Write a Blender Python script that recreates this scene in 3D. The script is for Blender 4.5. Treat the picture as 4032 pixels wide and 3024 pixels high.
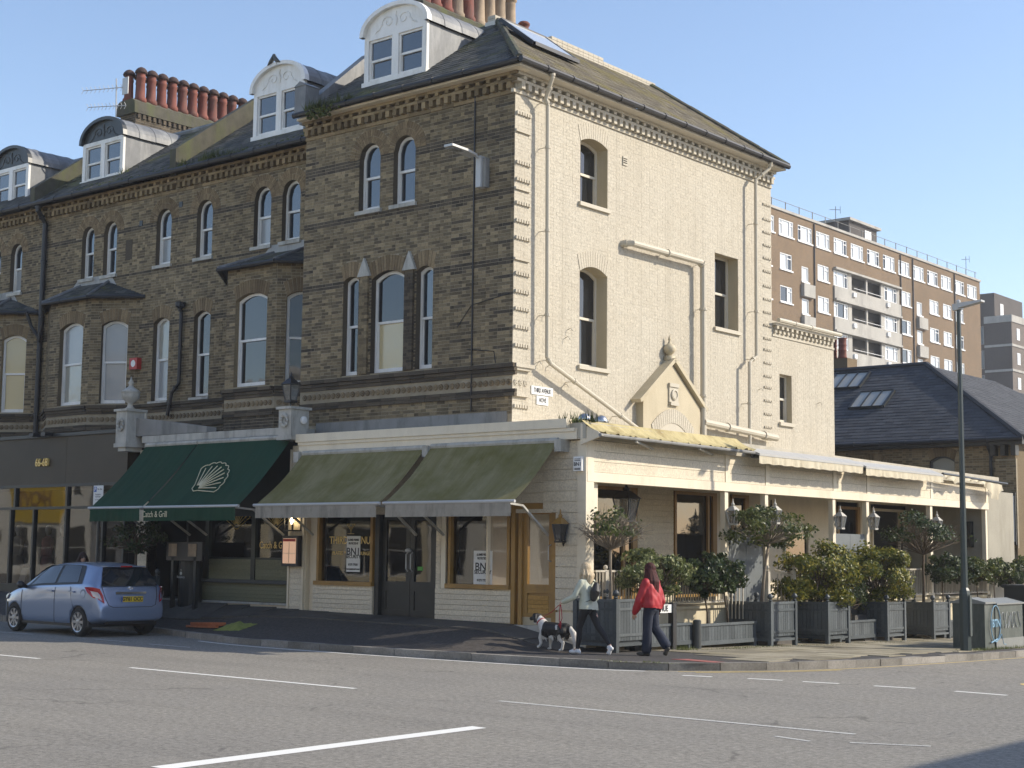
import bpy, bmesh, math, random
import numpy as np
from mathutils import Matrix, Vector
random.seed(7); RNG=np.random.default_rng(11)
D=bpy.data; SC=bpy.context.scene
for o in list(D.objects): D.objects.remove(o)
COL=SC.collection
# ------------------------------------------------------------------ camera
cam=D.cameras.new('camera'); co=D.objects.new('camera',cam); COL.objects.link(co)
cam.sensor_width=36; cam.lens=53.246; cam.clip_start=.1; cam.clip_end=3000
R_=np.array([0.7719547, 0.6355887, 0.0106296]); U_=np.array([0.0615066, -0.0913252, 0.9939198]); W_=np.array([-0.632695, 0.7666073, 0.1095918])
m=Matrix.Identity(4)
for i in range(3):
    m[i][0]=R_[i]; m[i][1]=U_[i]; m[i][2]=-W_[i]
m[0][3],m[1][3],m[2][3]=0,0,1.95
co.matrix_world=m; SC.camera=co
# ------------------------------------------------------------------ sky + sun + exposure
SUN_EL=math.radians(32); SUN_AZ=math.atan2(1,.85)      # clockwise from +Y
wd=D.worlds.new('World'); SC.world=wd; wd.use_nodes=True
nt=wd.node_tree; bg=nt.nodes['Background']; sky=nt.nodes.new('ShaderNodeTexSky')
sky.sky_type='NISHITA'; sky.sun_disc=False; sky.sun_elevation=SUN_EL; sky.sun_rotation=SUN_AZ
sky.air_density=1.0; sky.dust_density=.5; sky.ozone_density=5.0; sky.altitude=0
wb=nt.nodes.new('ShaderNodeMix'); wb.data_type='RGBA'; wb.blend_type='MULTIPLY'; wb.inputs[0].default_value=1; wb.inputs[7].default_value=(1.21,1.0,.87,1)  # white balance of the whole sky
nt.links.new(sky.outputs[0],wb.inputs[6]); nt.links.new(wb.outputs[2],bg.inputs[0]); bg.inputs[1].default_value=.135
sl=D.lights.new('sun','SUN'); so=D.objects.new('sun',sl); COL.objects.link(so)
sl.energy=3.0; sl.angle=math.radians(.53); sl.color=(1,.91,.76)
sd=Vector((math.sin(SUN_AZ)*math.cos(SUN_EL),math.cos(SUN_AZ)*math.cos(SUN_EL),math.sin(SUN_EL)))
so.rotation_euler=sd.to_track_quat('Z','Y').to_euler(); so.location=(20,40,40)
SC.view_settings.view_transform='Standard'; SC.view_settings.look='None'
SC.view_settings.exposure=.93; SC.view_settings.gamma=1; SC.view_settings.use_curve_mapping=False
SC.render.resolution_x=1024; SC.render.resolution_y=768

# ------------------------------------------------------------------ materials
MATS={}
def nodes(name):
    mt=D.materials.new(name); mt.use_nodes=True; t=mt.node_tree
    return mt,t,t.nodes['Principled BSDF'],t.nodes,t.links
def mix(t,fac,a,b,mode='MIX'):
    n=t.nodes.new('ShaderNodeMix'); n.data_type='RGBA'; n.blend_type=mode
    for s,v in ((0,fac),(6,a),(7,b)):
        if isinstance(v,bpy.types.NodeSocket): t.links.new(v,n.inputs[s])
        elif s==0: n.inputs[0].default_value=v
        else: n.inputs[s].default_value=(*v[:3],1)
    return n.outputs[2]
def pos(t):
    return t.nodes.new('ShaderNodeNewGeometry').outputs['Position']
def noise(t,scale,detail=4,rough=.6,vec=None,stretch=None):
    n=t.nodes.new('ShaderNodeTexNoise'); n.inputs['Scale'].default_value=scale
    n.inputs['Detail'].default_value=detail; n.inputs['Roughness'].default_value=rough
    v=vec or pos(t)
    if stretch:
        mp=t.nodes.new('ShaderNodeMapping'); mp.inputs['Scale'].default_value=stretch
        t.links.new(v,mp.inputs[0]); v=mp.outputs[0]
    t.links.new(v,n.inputs['Vector']); return n.outputs['Fac']
def ramp(t,fac,stops,interp='LINEAR'):
    r=t.nodes.new('ShaderNodeValToRGB'); r.color_ramp.interpolation=interp
    e=r.color_ramp.elements
    while len(e)>1: e.remove(e[-1])
    e[0].position=stops[0][0]; e[0].color=(*stops[0][1],1)
    for p,c in stops[1:]:
        k=e.new(p); k.color=(*c,1)
    t.links.new(fac,r.inputs[0]); return r.outputs[0]
def bump(t,b,h,strength=.3,dist=.01):
    n=t.nodes.new('ShaderNodeBump'); n.inputs['Strength'].default_value=strength; n.inputs['Distance'].default_value=dist
    t.links.new(h,n.inputs['Height']); t.links.new(n.outputs[0],b.inputs['Normal'])
def rnd(t):
    a=t.nodes.new('ShaderNodeAttribute'); a.attribute_name='rnd'
    o=t.nodes.new('ShaderNodeObjectInfo')
    s=t.nodes.new('ShaderNodeMath'); s.operation='ADD'; f=t.nodes.new('ShaderNodeMath'); f.operation='FRACT'
    t.links.new(a.outputs['Fac'],s.inputs[0]); t.links.new(o.outputs['Random'],s.inputs[1]); t.links.new(s.outputs[0],f.inputs[0])
    return f.outputs[0]
def g3(v): return (v,v,v)
def plain(name,col,rough=.6,var=.12,scale=6,metal=0,bmp=0,bscale=60,dirt=None,spec=.5,coat=0):
    """a painted or raw surface: base colour, soft tonal variation, optional grime of its own"""
    if name in MATS: return MATS[name]
    mt,t,b,_,_=nodes(name)
    n=noise(t,scale,5)
    c=ramp(t,n,[(.25,tuple(x*(1-var) for x in col)),(.75,tuple(min(1,x*(1+var)) for x in col))])
    if dirt:
        d=noise(t,dirt[1],6,.7,stretch=(1,1,.25))
        k=ramp(t,d,[(.48,(0,0,0)),(.72,(1,1,1))]); c=mix(t,k,c,dirt[0])
    t.links.new(c,b.inputs['Base Color'])
    b.inputs['Roughness'].default_value=rough; b.inputs['Metallic'].default_value=metal
    b.inputs['Specular IOR Level'].default_value=spec; b.inputs['Coat Weight'].default_value=coat
    if bmp: bump(t,b,noise(t,bscale,3),bmp)
    MATS[name]=mt; return mt
def pieces_mat(name,stops,rough=.85,stain=((.5,.5,.5),.4,.6),bmp=.35,bscale=45,spec=.3,moss=None,interp='LINEAR',streak=None):
    """material for bricks / slates / slabs: tone per piece, grain and stains in place"""
    mt,t,b,_,_=nodes(name)
    c=ramp(t,rnd(t),stops,interp)
    n=noise(t,30,4); c=mix(t,.5,c,ramp(t,n,[(.3,g3(.55)),(.7,g3(1.3))]),'MULTIPLY')
    if stain:
        s=noise(t,stain[1],5,.65); k=ramp(t,s,[(.42,(0,0,0)),(.68,g3(stain[2]))]); c=mix(t,k,c,mix(t,1,c,stain[0],'MULTIPLY'))
    if streak:
        s=noise(t,1.6,6,.7,stretch=(1.6,1.6,.12)); k=ramp(t,s,[(.5,(0,0,0)),(.72,g3(streak[1]))]); c=mix(t,k,c,streak[0])
    if moss:
        s=noise(t,moss[1],7,.7); k=ramp(t,s,[(moss[2],(0,0,0)),(moss[2]+.12,g3(.85))]); c=mix(t,k,c,moss[0])
    t.links.new(c,b.inputs['Base Color']); b.inputs['Roughness'].default_value=rough
    b.inputs['Specular IOR Level'].default_value=spec
    bump(t,b,noise(t,bscale,4),bmp,.008)
    MATS[name]=mt; return mt
pieces_mat('stock_brick',[(0,(.098,.076,.049)),(.2,(.15,.117,.072)),(.5,(.205,.16,.097)),(.8,(.262,.205,.122)),(1,(.335,.262,.155))],stain=((.50,.49,.47),.28,.85))
pieces_mat('dark_brick',[(0,(.050,.041,.031)),(1,(.115,.092,.064))],stain=None)
pieces_mat('arch_brick',[(0,(.17,.122,.07)),(.5,(.235,.172,.098)),(1,(.30,.225,.13))],stain=((.5,.47,.44),.4,.7))
pieces_mat('yellow_brick',[(0,(.15,.112,.065)),(.5,(.24,.18,.10)),(1,(.33,.25,.145))],stain=((.6,.56,.5),.3,.6))
pieces_mat('painted_brick',[(0,(.475,.43,.345)),(.5,(.49,.445,.357)),(1,(.505,.46,.37))],rough=.7,stain=((.93,.91,.88),.6,.7),streak=((.36,.32,.25),.55),bmp=.8,bscale=15)
pieces_mat('mossy_slate',[(0,(.045,.047,.045)),(.5,(.085,.085,.08)),(1,(.13,.125,.11))],moss=((.115,.115,.035),.55,.52),stain=((.7,.7,.7),.5,.5))
pieces_mat('lichen_slate',[(0,(.10,.085,.06)),(.5,(.15,.13,.092)),(1,(.20,.175,.125))],moss=((.17,.145,.055),.8,.5),stain=((.75,.73,.7),.5,.6))
pieces_mat('dark_slate',[(0,(.05,.052,.057)),(.5,(.066,.069,.075)),(1,(.082,.085,.092))],rough=.8,stain=None,bmp=.2)
pieces_mat('kerb_granite',[(0,(.19,.18,.16)),(1,(.34,.32,.29))],stain=((.55,.53,.5),1.2,.8),bscale=90)
pieces_mat('paving_slab',[(0,(.20,.18,.135)),(.5,(.285,.255,.19)),(1,(.37,.335,.25))],stain=((.62,.6,.5),.8,.9),bscale=70,moss=((.13,.135,.05),.9,.64))
pieces_mat('cream_board',[(0,(.65,.575,.445)),(1,(.73,.65,.50))],rough=.55,stain=((.85,.83,.8),1.5,.6),bmp=.12,bscale=20)
pieces_mat('olive_board',[(0,(.155,.155,.095)),(1,(.19,.19,.12))],rough=.55,stain=None,bmp=.1)
pieces_mat('grey_board',[(0,(.066,.077,.083)),(.5,(.088,.102,.108)),(1,(.11,.125,.132))],rough=.5,stain=((.7,.7,.7),2,.7),bmp=.15,bscale=30)
plain('mortar',(.30,.255,.18),.95,.25,3,bmp=.3)
plain('cream_mortar',(.485,.44,.353),.85,.06,2,bmp=.4,bscale=30)
plain('cream_paint',(.475,.43,.34),.6,.05,2,bmp=.15,bscale=30)
plain('tan_paint',(.46,.395,.27),.65,.08,1.5,bmp=.15,bscale=40,dirt=((.38,.32,.21),1.2))
plain('grey_cream_paint',(.60,.55,.45),.65,.06,2)
plain('white_gloss',(.74,.73,.70),.4,.05,3,dirt=((.58,.56,.5),2.5))
plain('white_upvc',(.80,.80,.79),.35,.03,3)
plain('shop_cream',(.74,.655,.50),.5,.06,2,bmp=.08,bscale=25,dirt=((.60,.52,.39),1.4))
plain('stone_white',(.44,.425,.38),.75,.14,4,bmp=.4,bscale=40,dirt=((.22,.21,.18),3))
plain('lead',(.15,.155,.16),.55,.25,2.5,bmp=.2,bscale=15,dirt=((.30,.30,.29),2))
plain('render_grey',(.25,.245,.23),.85,.15,2,dirt=((.13,.13,.12),2))
plain('dark_metal',(.018,.018,.02),.4,.15)
plain('gutter_black',(.022,.022,.024),.45,.15)
plain('terracotta',(.185,.06,.042),.85,.3,3,bmp=.3,dirt=((.09,.06,.05),3))
plain('pot_buff',(.33,.25,.17),.85,.25,3,bmp=.3,dirt=((.12,.1,.08),3))
plain('mossy_render',(.075,.07,.052),.95,.35,3,bmp=.6,bscale=12,dirt=((.09,.1,.04),2))
plain('white_coping',(.60,.575,.52),.85,.12,4,bmp=.5,bscale=20,dirt=((.3,.28,.22),2))
plain('ochre_paint',(.33,.185,.045),.45,.10,3,dirt=((.24,.135,.04),3))
plain('dark_green_paint',(.012,.02,.017),.35,.2,4)
plain('charcoal_paint',(.016,.019,.019),.4,.2,3)
plain('slate_grey_paint',(.05,.055,.055),.45,.15,3)
plain('black_interior',(.012,.011,.010),.9,.2)
plain('dim_interior',(.022,.02,.017),.9,.2,1.2)
plain('white_plastic',(.75,.75,.73),.4,.03)
plain('red_plastic',(.42,.035,.03),.45,.1)
plain('paper_white',(.72,.72,.70),.8,.04,10)
plain('ink',(.02,.02,.022),.7,.1)
plain('gold_leaf',(.72,.52,.18),.35,.1,20,metal=.25)
plain('cream_ink',(.62,.56,.38),.6,.05,20)
plain('bronze_panel',(.042,.031,.018),.5,.4,.5,metal=.3)
plain('moss_clump',(.06,.075,.02),1,.5,12)
plain('flashing',(.33,.33,.32),.6,.2,3,dirt=((.16,.16,.15),2))
plain('timber_orange',(.42,.13,.05),.7,.2,8)
plain('hi_vis_cloth',(.21,.23,.05),.8,.25,9)
plain('bark',(.10,.075,.05),.95,.3,14,bmp=.5)
plain('bark_pale',(.21,.175,.13),.95,.25,14,bmp=.5)
plain('soil',(.03,.023,.016),1,.3,20,bmp=.6)
plain('concrete',(.40,.385,.35),.85,.1,.5,dirt=((.25,.24,.22),.6))
plain('lamp_green',(.048,.066,.064),.45,.1)
plain('cabinet_green',(.07,.085,.075),.5,.2,5,dirt=((.15,.16,.14),4))
plain('cabinet_lid',(.22,.23,.22),.5,.1)
plain('chalk_blue',(.20,.36,.50),.8,.1,15)
plain('chalk_white',(.55,.56,.53),.8,.1,15)
plain('red_slab',(.33,.105,.085),.85,.15,8,bmp=.2)
plain('black_post',(.02,.02,.022),.4,.1)
plain('railing_cream',(.50,.46,.38),.55,.12,5,dirt=((.28,.24,.18),4))
plain('plinth_cream',(.60,.52,.36),.8,.08,2,bmp=.2,dirt=((.40,.34,.22),2))
plain('awning_cream',(.56,.50,.37),.85,.10,4,dirt=((.38,.32,.22),3))
plain('awning_yellow',(.46,.385,.19),.85,.12,4,dirt=((.24,.18,.07),3))
plain('valance_grey',(.30,.275,.23),.9,.10,6,dirt=((.17,.155,.13),5))
plain('alu',(.46,.46,.45),.45,.05,5,metal=.15)
plain('render_tan',(.33,.305,.245),.85,.1,1.5,dirt=((.24,.22,.17),1.5))
plain('cassette_grey',(.42,.41,.38),.5,.08,4)
plain('parapet_tan',(.43,.39,.31),.7,.1,2,dirt=((.32,.29,.22),2))
plain('grey_door',(.145,.16,.165),.5,.08,3)
# road asphalt
def asphalt(name,a,b_,tint,patch=.12):
    mt,t,b,_,_=nodes(name)
    n1=noise(t,55,3,.7); n2=noise(t,.35,5,.6); n3=noise(t,160,2,.6)
    c=ramp(t,n1,[(.3,a),(.5,tuple((x+y)/2 for x,y in zip(a,b_))),(.72,b_)])
    c=mix(t,.5,c,ramp(t,n3,[(.35,g3(.62)),(.65,g3(1.35))]),'MULTIPLY')
    c=mix(t,ramp(t,n2,[(.4,(0,0,0)),(.62,g3(.6))]),c,mix(t,1,c,tint,'MULTIPLY'))
    n5=noise(t,14,3,.75); c=mix(t,.8,c,ramp(t,n5,[(.34,g3(.62)),(.5,g3(1.0)),(.66,g3(1.4))]),'MULTIPLY')
    vo=t.nodes.new('ShaderNodeTexVoronoi'); vo.feature='DISTANCE_TO_EDGE'; vo.inputs['Scale'].default_value=.22; wv=t.nodes.new('ShaderNodeVectorMath'); wn=t.nodes.new('ShaderNodeTexNoise'); wn.inputs['Scale'].default_value=1.3; t.links.new(pos(t),wn.inputs['Vector']); t.links.new(pos(t),wv.inputs[0]); t.links.new(wn.outputs['Color'],wv.inputs[1]); t.links.new(wv.outputs[0],vo.inputs['Vector'])
    ck=ramp(t,vo.outputs[0],[(0,g3(.55)),(.004,g3(.6)),(.009,g3(1))]); c=mix(t,ramp(t,noise(t,.5,3),[(.5,(0,0,0)),(.6,g3(.7))]),c,mix(t,1,c,ck,'MULTIPLY'))
    n4=noise(t,.9,4,.6,stretch=(.12,1.6,1)); c=mix(t,ramp(t,n4,[(.5,(0,0,0)),(.66,g3(.45))]),c,mix(t,1,c,g3(.80),'MULTIPLY'))
    t.links.new(c,b.inputs['Base Color']); b.inputs['Roughness'].default_value=.86; b.inputs['Specular IOR Level'].default_value=.35
    bump(t,b,noise(t,90,4,.75),.65,.012); MATS[name]=mt
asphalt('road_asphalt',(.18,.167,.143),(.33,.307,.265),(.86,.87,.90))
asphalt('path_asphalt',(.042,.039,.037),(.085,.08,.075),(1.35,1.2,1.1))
def paint(name,col,wear=.5):
    mt,t,b,_,_=nodes(name)
    c=ramp(t,noise(t,70,4,.7),[(wear-.12,(.2,.195,.185)),(wear+.02,col)])
    t.links.new(c,b.inputs['Base Color']); b.inputs['Roughness'].default_value=.75; MATS[name]=mt
paint('road_white',(.78,.77,.72),.36); paint('road_white_worn',(.55,.54,.5),.49); paint('road_yellow',(.62,.46,.16),.42)
# awning fabrics: faded in long runs down the slope, algae blotches
def fabric(name,a,b_,algae,scale=1.0):
    mt,t,b,_,_=nodes(name)
    c=ramp(t,noise(t,1.6*scale,4,.6,stretch=(2.2,.35,.35)),[(.3,a),(.7,b_)])
    c=mix(t,ramp(t,noise(t,1.1*scale,5,.7),[(.42,(0,0,0)),(.68,g3(.8))]),c,algae)
    c=mix(t,.25,c,ramp(t,noise(t,9,3,.7,stretch=(3,.2,.2)),[(.3,g3(.6)),(.7,g3(1.3))]),'MULTIPLY')
    t.links.new(c,b.inputs['Base Color']); b.inputs['Roughness'].default_value=.9; b.inputs['Specular IOR Level'].default_value=.2
    bump(t,b,noise(t,3,3,.5,stretch=(1.5,.3,.3)),.25,.05); MATS[name]=mt
fabric('awning_olive',(.18,.158,.065),(.25,.222,.12),(.125,.112,.028))
fabric('awning_green',(.010,.042,.024),(.016,.058,.034),(.020,.05,.026))
# glass
def glass(name,base,rough=.03,wav=.03,wscale=1.6,spec=.5,alpha=1,metal=0):
    mt,t,b,N,L=nodes(name)
    b.inputs['Base Color'].default_value=(*base,1); b.inputs['Roughness'].default_value=rough
    b.inputs['Specular IOR Level'].default_value=spec; b.inputs['IOR'].default_value=1.6
    b.inputs['Coat Weight'].default_value=.4; b.inputs['Coat Roughness'].default_value=.02; b.inputs['Metallic'].default_value=metal
    if wav: bump(t,b,noise(t,wscale,2,.4),wav,.12)
    if alpha<1:
        b.inputs['Alpha'].default_value=alpha
    MATS[name]=mt; return mt
glass('window_dark',(.012,.014,.017)); glass('window_sky',(.02,.026,.034),wav=.02,metal=0,spec=.9)
glass('window_curtain',(.30,.31,.31),rough=.25,wav=.05,wscale=4)
glass('window_pale',(.34,.33,.28),rough=.15,wav=.1,wscale=3)
glass('window_cream',(.50,.42,.24),rough=.2,wav=.08,wscale=3)
def pane_glass(name,tint=.55,wav=.02):
    mt,t,b,N,L=nodes(name); N.remove(b); gl=N.new('ShaderNodeBsdfGlossy'); gl.inputs['Roughness'].default_value=.02; tr=N.new('ShaderNodeBsdfTransparent'); tr.inputs[0].default_value=(tint,tint,tint,1)
    fr=N.new('ShaderNodeFresnel'); fr.inputs[0].default_value=1.75; ms=N.new('ShaderNodeMixShader'); bp=N.new('ShaderNodeBump'); bp.inputs['Strength'].default_value=wav; bp.inputs['Distance'].default_value=.15
    L.new(noise(t,.8,2,.4),bp.inputs['Height']); L.new(bp.outputs[0],gl.inputs['Normal']); L.new(fr.outputs[0],ms.inputs[0]); L.new(tr.outputs[0],ms.inputs[1]); L.new(gl.outputs[0],ms.inputs[2]); L.new(ms.outputs[0],N['Material Output'].inputs[0]); MATS[name]=mt
pane_glass('shop_glass')
glass('flats_glass',(.55,.58,.60),rough=.12,wav=.02)
glass('car_glass',(.012,.016,.022),rough=.04,wav=0)
glass('lantern_glass',(.25,.25,.23),rough=.15,wav=0,alpha=.5)
def emit(name,col,s):
    mt,t,b,_,_=nodes(name); b.inputs['Base Color'].default_value=(*col,1)
    b.inputs['Emission Color'].default_value=(*col,1); b.inputs['Emission Strength'].default_value=s; MATS[name]=mt
emit('bulb',(1,.78,.45),9); emit('lit_menu',(.42,.26,.17),.55)
M=lambda n:MATS[n]

# ------------------------------------------------------------------ mesh helpers
class MB:
    def __init__(s): s.v=[]; s.f=[]
    def add(s,vs,fs):
        o=len(s.v); s.v+= [tuple(map(float,p)) for p in vs]; s.f+=[tuple(i+o for i in f) for f in fs]; return s
    def box(s,x0,x1,y0,y1,z0,z1):
        return s.add([(x0,y0,z0),(x1,y0,z0),(x1,y1,z0),(x0,y1,z0),(x0,y0,z1),(x1,y0,z1),(x1,y1,z1),(x0,y1,z1)],
                     [(0,3,2,1),(4,5,6,7),(0,1,5,4),(1,2,6,5),(2,3,7,6),(3,0,4,7)])
    def bar(s,a,b,w,h,up=(0,0,1)):
        a=Vector(a); b=Vector(b); d=(b-a).normalized(); r=d.cross(Vector(up))
        if r.length<1e-4: r=d.cross(Vector((0,1,0)))
        r.normalize(); u=r.cross(d); P=[]
        for c in (a,b):
            for x,y in ((-1,-1),(1,-1),(1,1),(-1,1)): P.append(c+r*x*w/2+u*y*h/2)
        return s.add(P,[(3,2,1,0),(4,5,6,7),(0,1,5,4),(1,2,6,5),(2,3,7,6),(3,0,4,7)])
    def prism(s,poly,vec):
        n=len(poly); vec=Vector(vec); P=[Vector(p) for p in poly]
        vs=P+[p+vec for p in P]
        nrm=Vector((0,0,0))
        for i in range(n): nrm+=P[i].cross(P[(i+1)%n])
        if nrm.dot(vec)>0: fs=[tuple(range(n-1,-1,-1)),tuple(range(n,2*n))]+[(i,(i+1)%n,n+(i+1)%n,n+i) for i in range(n)]
        else: fs=[tuple(range(n)),tuple(range(2*n-1,n-1,-1))]+[(i,n+i,n+(i+1)%n,(i+1)%n) for i in range(n)]
        return s.add(vs,fs)
    def tube(s,pts,r,n=8,cap=True):
        pts=[Vector(p) for p in pts]; rs=r if isinstance(r,(list,tuple)) else [r]*len(pts)
        rings=[]; prev=None
        for i,p in enumerate(pts):
            d=(pts[min(i+1,len(pts)-1)]-pts[max(i-1,0)]).normalized()
            if prev is None:
                a=d.cross(Vector((0,0,1)))
                if a.length<.05: a=d.cross(Vector((1,0,0)))
            else: a=prev-d*prev.dot(d)
            a.normalize(); prev=a; b=d.cross(a)
            rings.append([p+(a*math.cos(2*math.pi*k/n)+b*math.sin(2*math.pi*k/n))*rs[i] for k in range(n)])
        vs=[q for g in rings for q in g]; fs=[]
        for i in range(len(pts)-1):
            for k in range(n): fs.append((i*n+k,i*n+(k+1)%n,(i+1)*n+(k+1)%n,(i+1)*n+k))
        if cap: fs+= [tuple(range(n-1,-1,-1)),tuple((len(pts)-1)*n+k for k in range(n))]
        return s.add(vs,fs)
    def lathe(s,c,prof,n=12,ax='z',cap=True):
        c=Vector(c); vs=[]; fs=[]; k=len(prof)
        for r,h in prof:
            for i in range(n):
                a=2*math.pi*i/n; p=(r*math.cos(a),r*math.sin(a),h)
                if ax=='x': p=(h,p[0],p[1])
                if ax=='y': p=(p[0],h,p[1])
                vs.append(c+Vector(p))
        for j in range(k-1):
            for i in range(n):
                f=(j*n+i,j*n+(i+1)%n,(j+1)*n+(i+1)%n,(j+1)*n+i); fs.append(f[::-1] if ax=='y' else f)
        if cap: fs+=[tuple(range(n-1,-1,-1)),tuple((k-1)*n+i for i in range(n))]
        return s.add(vs,fs)
    def quad(s,*p): return s.add(p,[tuple(range(len(p)))])
    def build(s,name,mat,parent=None,smooth=False,recalc=False):
        me=D.meshes.new(name); me.from_pydata(s.v,[],s.f); me.update()
        if recalc:
            b=bmesh.new(); b.from_mesh(me); bmesh.ops.recalc_face_normals(b,faces=b.faces); b.to_mesh(me); b.free()
        if smooth: me.polygons.foreach_set('use_smooth',[True]*len(me.polygons))
        return link(name,me,mat,parent)
def link(name,me,mat,parent=None):
    if mat:
        for q in (mat if isinstance(mat,(list,tuple)) else [mat]): me.materials.append(M(q) if isinstance(q,str) else q)
    o=D.objects.new(name,me); COL.objects.link(o)
    if parent is not None:
        o.parent=parent
        if parent.type=='EMPTY' and parent.get('_world'): o.location=-Vector(parent['_world'])
    return o
def thing(name,label,cat,loc=(0,0,0),rz=0,group=None,world=True):
    """an Empty at the thing's base; world=True: its parts are given in world coordinates"""
    o=D.objects.new(name,None); COL.objects.link(o); o.location=loc; o.rotation_euler=(0,0,rz); o.empty_display_size=.2
    o['label']=label; o['category']=cat
    if group: o['group']=group
    if world: o['_world']=tuple(float(x) for x in loc) if any(loc) else (1e-9,0,0)
    return o
def tag(o,label=None,cat=None,group=None,kind=None):
    for k,v in (('label',label),('category',cat),('group',group),('kind',kind)):
        if v: o[k]=v
    return o
def copy_tree(o,parent=None):
    c=o.copy(); COL.objects.link(c)
    if parent is not None: c.parent=parent
    for ch in list(o.children): copy_tree(ch,c)
    return c
# unit cube shared by single pieces, one per material
_UC={}
def unit_cube(mat):
    if mat not in _UC:
        mb=MB().box(-.5,.5,-.5,.5,-.5,.5); me=D.meshes.new(mat+'_piece'); me.from_pydata(mb.v,[],mb.f); me.materials.append(M(mat)); _UC[mat]=me
    return _UC[mat]
CORN=np.array([(-1,-1,-1),(1,-1,-1),(1,1,-1),(-1,1,-1),(-1,-1,1),(1,-1,1),(1,1,1),(-1,1,1)],float)/2
FACE=np.array([(0,3,2,1),(4,5,6,7),(0,1,5,4),(1,2,6,5),(2,3,7,6),(3,0,4,7)])
def mesh_np(name,V,Fc,rn=None,mat=None,parent=None):
    me=D.meshes.new(name); nf=len(Fc); k=Fc.shape[1]
    me.vertices.add(len(V)); me.vertices.foreach_set('co',V.astype(np.float32).ravel())
    me.loops.add(nf*k); me.loops.foreach_set('vertex_index',Fc.astype(np.int32).ravel())
    me.polygons.add(nf); me.polygons.foreach_set('loop_start',np.arange(0,nf*k,k,dtype=np.int32))
    me.update(calc_edges=True); me.shade_flat()
    if rn is not None:
        at=me.attributes.new('rnd','FLOAT','FACE'); at.data.foreach_set('value',rn.astype(np.float32))
    return link(name,me,mat,parent)
def pieces(name,items,mat,parent,singles=300):
    """items: list of (centre, size, axes[3x3 rows]); the largest in view become single objects, the rest one mesh"""
    if not items: return
    C=np.array([i[0] for i in items]); S=np.array([i[1] for i in items]); A=np.array([i[2] for i in items])
    if singles>=len(items): order=np.arange(len(items)); one=order; rest=[]
    else:
        dist=np.linalg.norm(C-np.array([0,0,1.95]),axis=1); sc=np.sort(S,axis=1); score=-(sc[:,2]*sc[:,1])/dist**2
        dv=C-np.array([0,0,1.95]); zz=dv@W_; u=(dv@R_)/zz; v=(dv@U_)/zz
        out=(np.abs(u)>.338)|(np.abs(v)>.254); score=score+out*1e6
        order=np.argsort(score,kind='stable'); one=order[:singles]; rest=order[singles:]
    me=unit_cube(mat)
    for i in one:
        o=D.objects.new(name,me); COL.objects.link(o)
        ax=A[i]; sz=S[i]
        mm=Matrix([[ax[0][r]*sz[0],ax[1][r]*sz[1],ax[2][r]*sz[2],C[i][r]] for r in range(3)]+[[0,0,0,1]])
        o.parent=parent; o.matrix_basis=(Matrix.Translation(-Vector(parent['_world'])) if parent.get('_world') else Matrix.Identity(4))@mm
    if len(rest):
        V=(CORN[None,:,:]*S[rest][:,None,:])@A[rest]+C[rest][:,None,:]
        n=len(rest); Fc=(FACE[None]+8*np.arange(n)[:,None,None]).reshape(-1,4)
        o=mesh_np(name+'work' if not name.endswith('s') else name,V.reshape(-1,3),Fc,np.repeat(RNG.random(n),6),mat,parent); o['kind']='stuff'
class Fr:
    """a wall frame: origin, u along the wall, n outwards, z up"""
    def __init__(s,o,u): s.o=Vector(o); s.u=Vector(u).normalized(); s.n=s.u.cross(Vector((0,0,1))); s.ax=np.array([s.u,-s.n,(0,0,1)])
    def __call__(s,u,z,d=0): return s.o+s.u*u+s.n*d+Vector((0,0,z-s.o.z))
    def box(s,mb,u0,u1,z0,z1,d0,d1):
        P=[s(u,z,d) for z in (z0,z1) for u,d in ((u0,d1),(u1,d1),(u1,d0),(u0,d0))]
        return mb.add(P,[(0,3,2,1),(4,5,6,7),(0,1,5,4),(1,2,6,5),(2,3,7,6),(3,0,4,7)])
    def item(s,u,z,d,su,sz,sd): return (tuple(s(u,z,d)),(su,sd,sz),s.ax)
def text(name,body,size,mtx,mat,parent,ext=.004,align='CENTER',sx=1,bold=0):
    cu=D.curves.new('t','FONT'); cu.body=body; cu.size=size; cu.align_x=align; cu.align_y='CENTER'; cu.extrude=ext; cu.offset=bold; cu.resolution_u=3
    ob=D.objects.new('t',cu); COL.objects.link(ob); dg=bpy.context.evaluated_depsgraph_get(); dg.update()
    me=D.meshes.new_from_object(ob.evaluated_get(dg)); D.objects.remove(ob); D.curves.remove(cu)
    me.transform(mtx@Matrix.Diagonal((sx,1,1,1))); me.materials.clear(); me.name=name
    return link(name,me,mat,parent)
def facing(fr,u,z,d):
    """matrix that lays text on a wall frame"""
    p=fr(u,z,d); mm=Matrix.Identity(4)
    for i in range(3): mm[i][0]=fr.u[i]; mm[i][1]=(0,0,1)[i]; mm[i][2]=fr.n[i]; mm[i][3]=p[i]
    return mm
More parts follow.
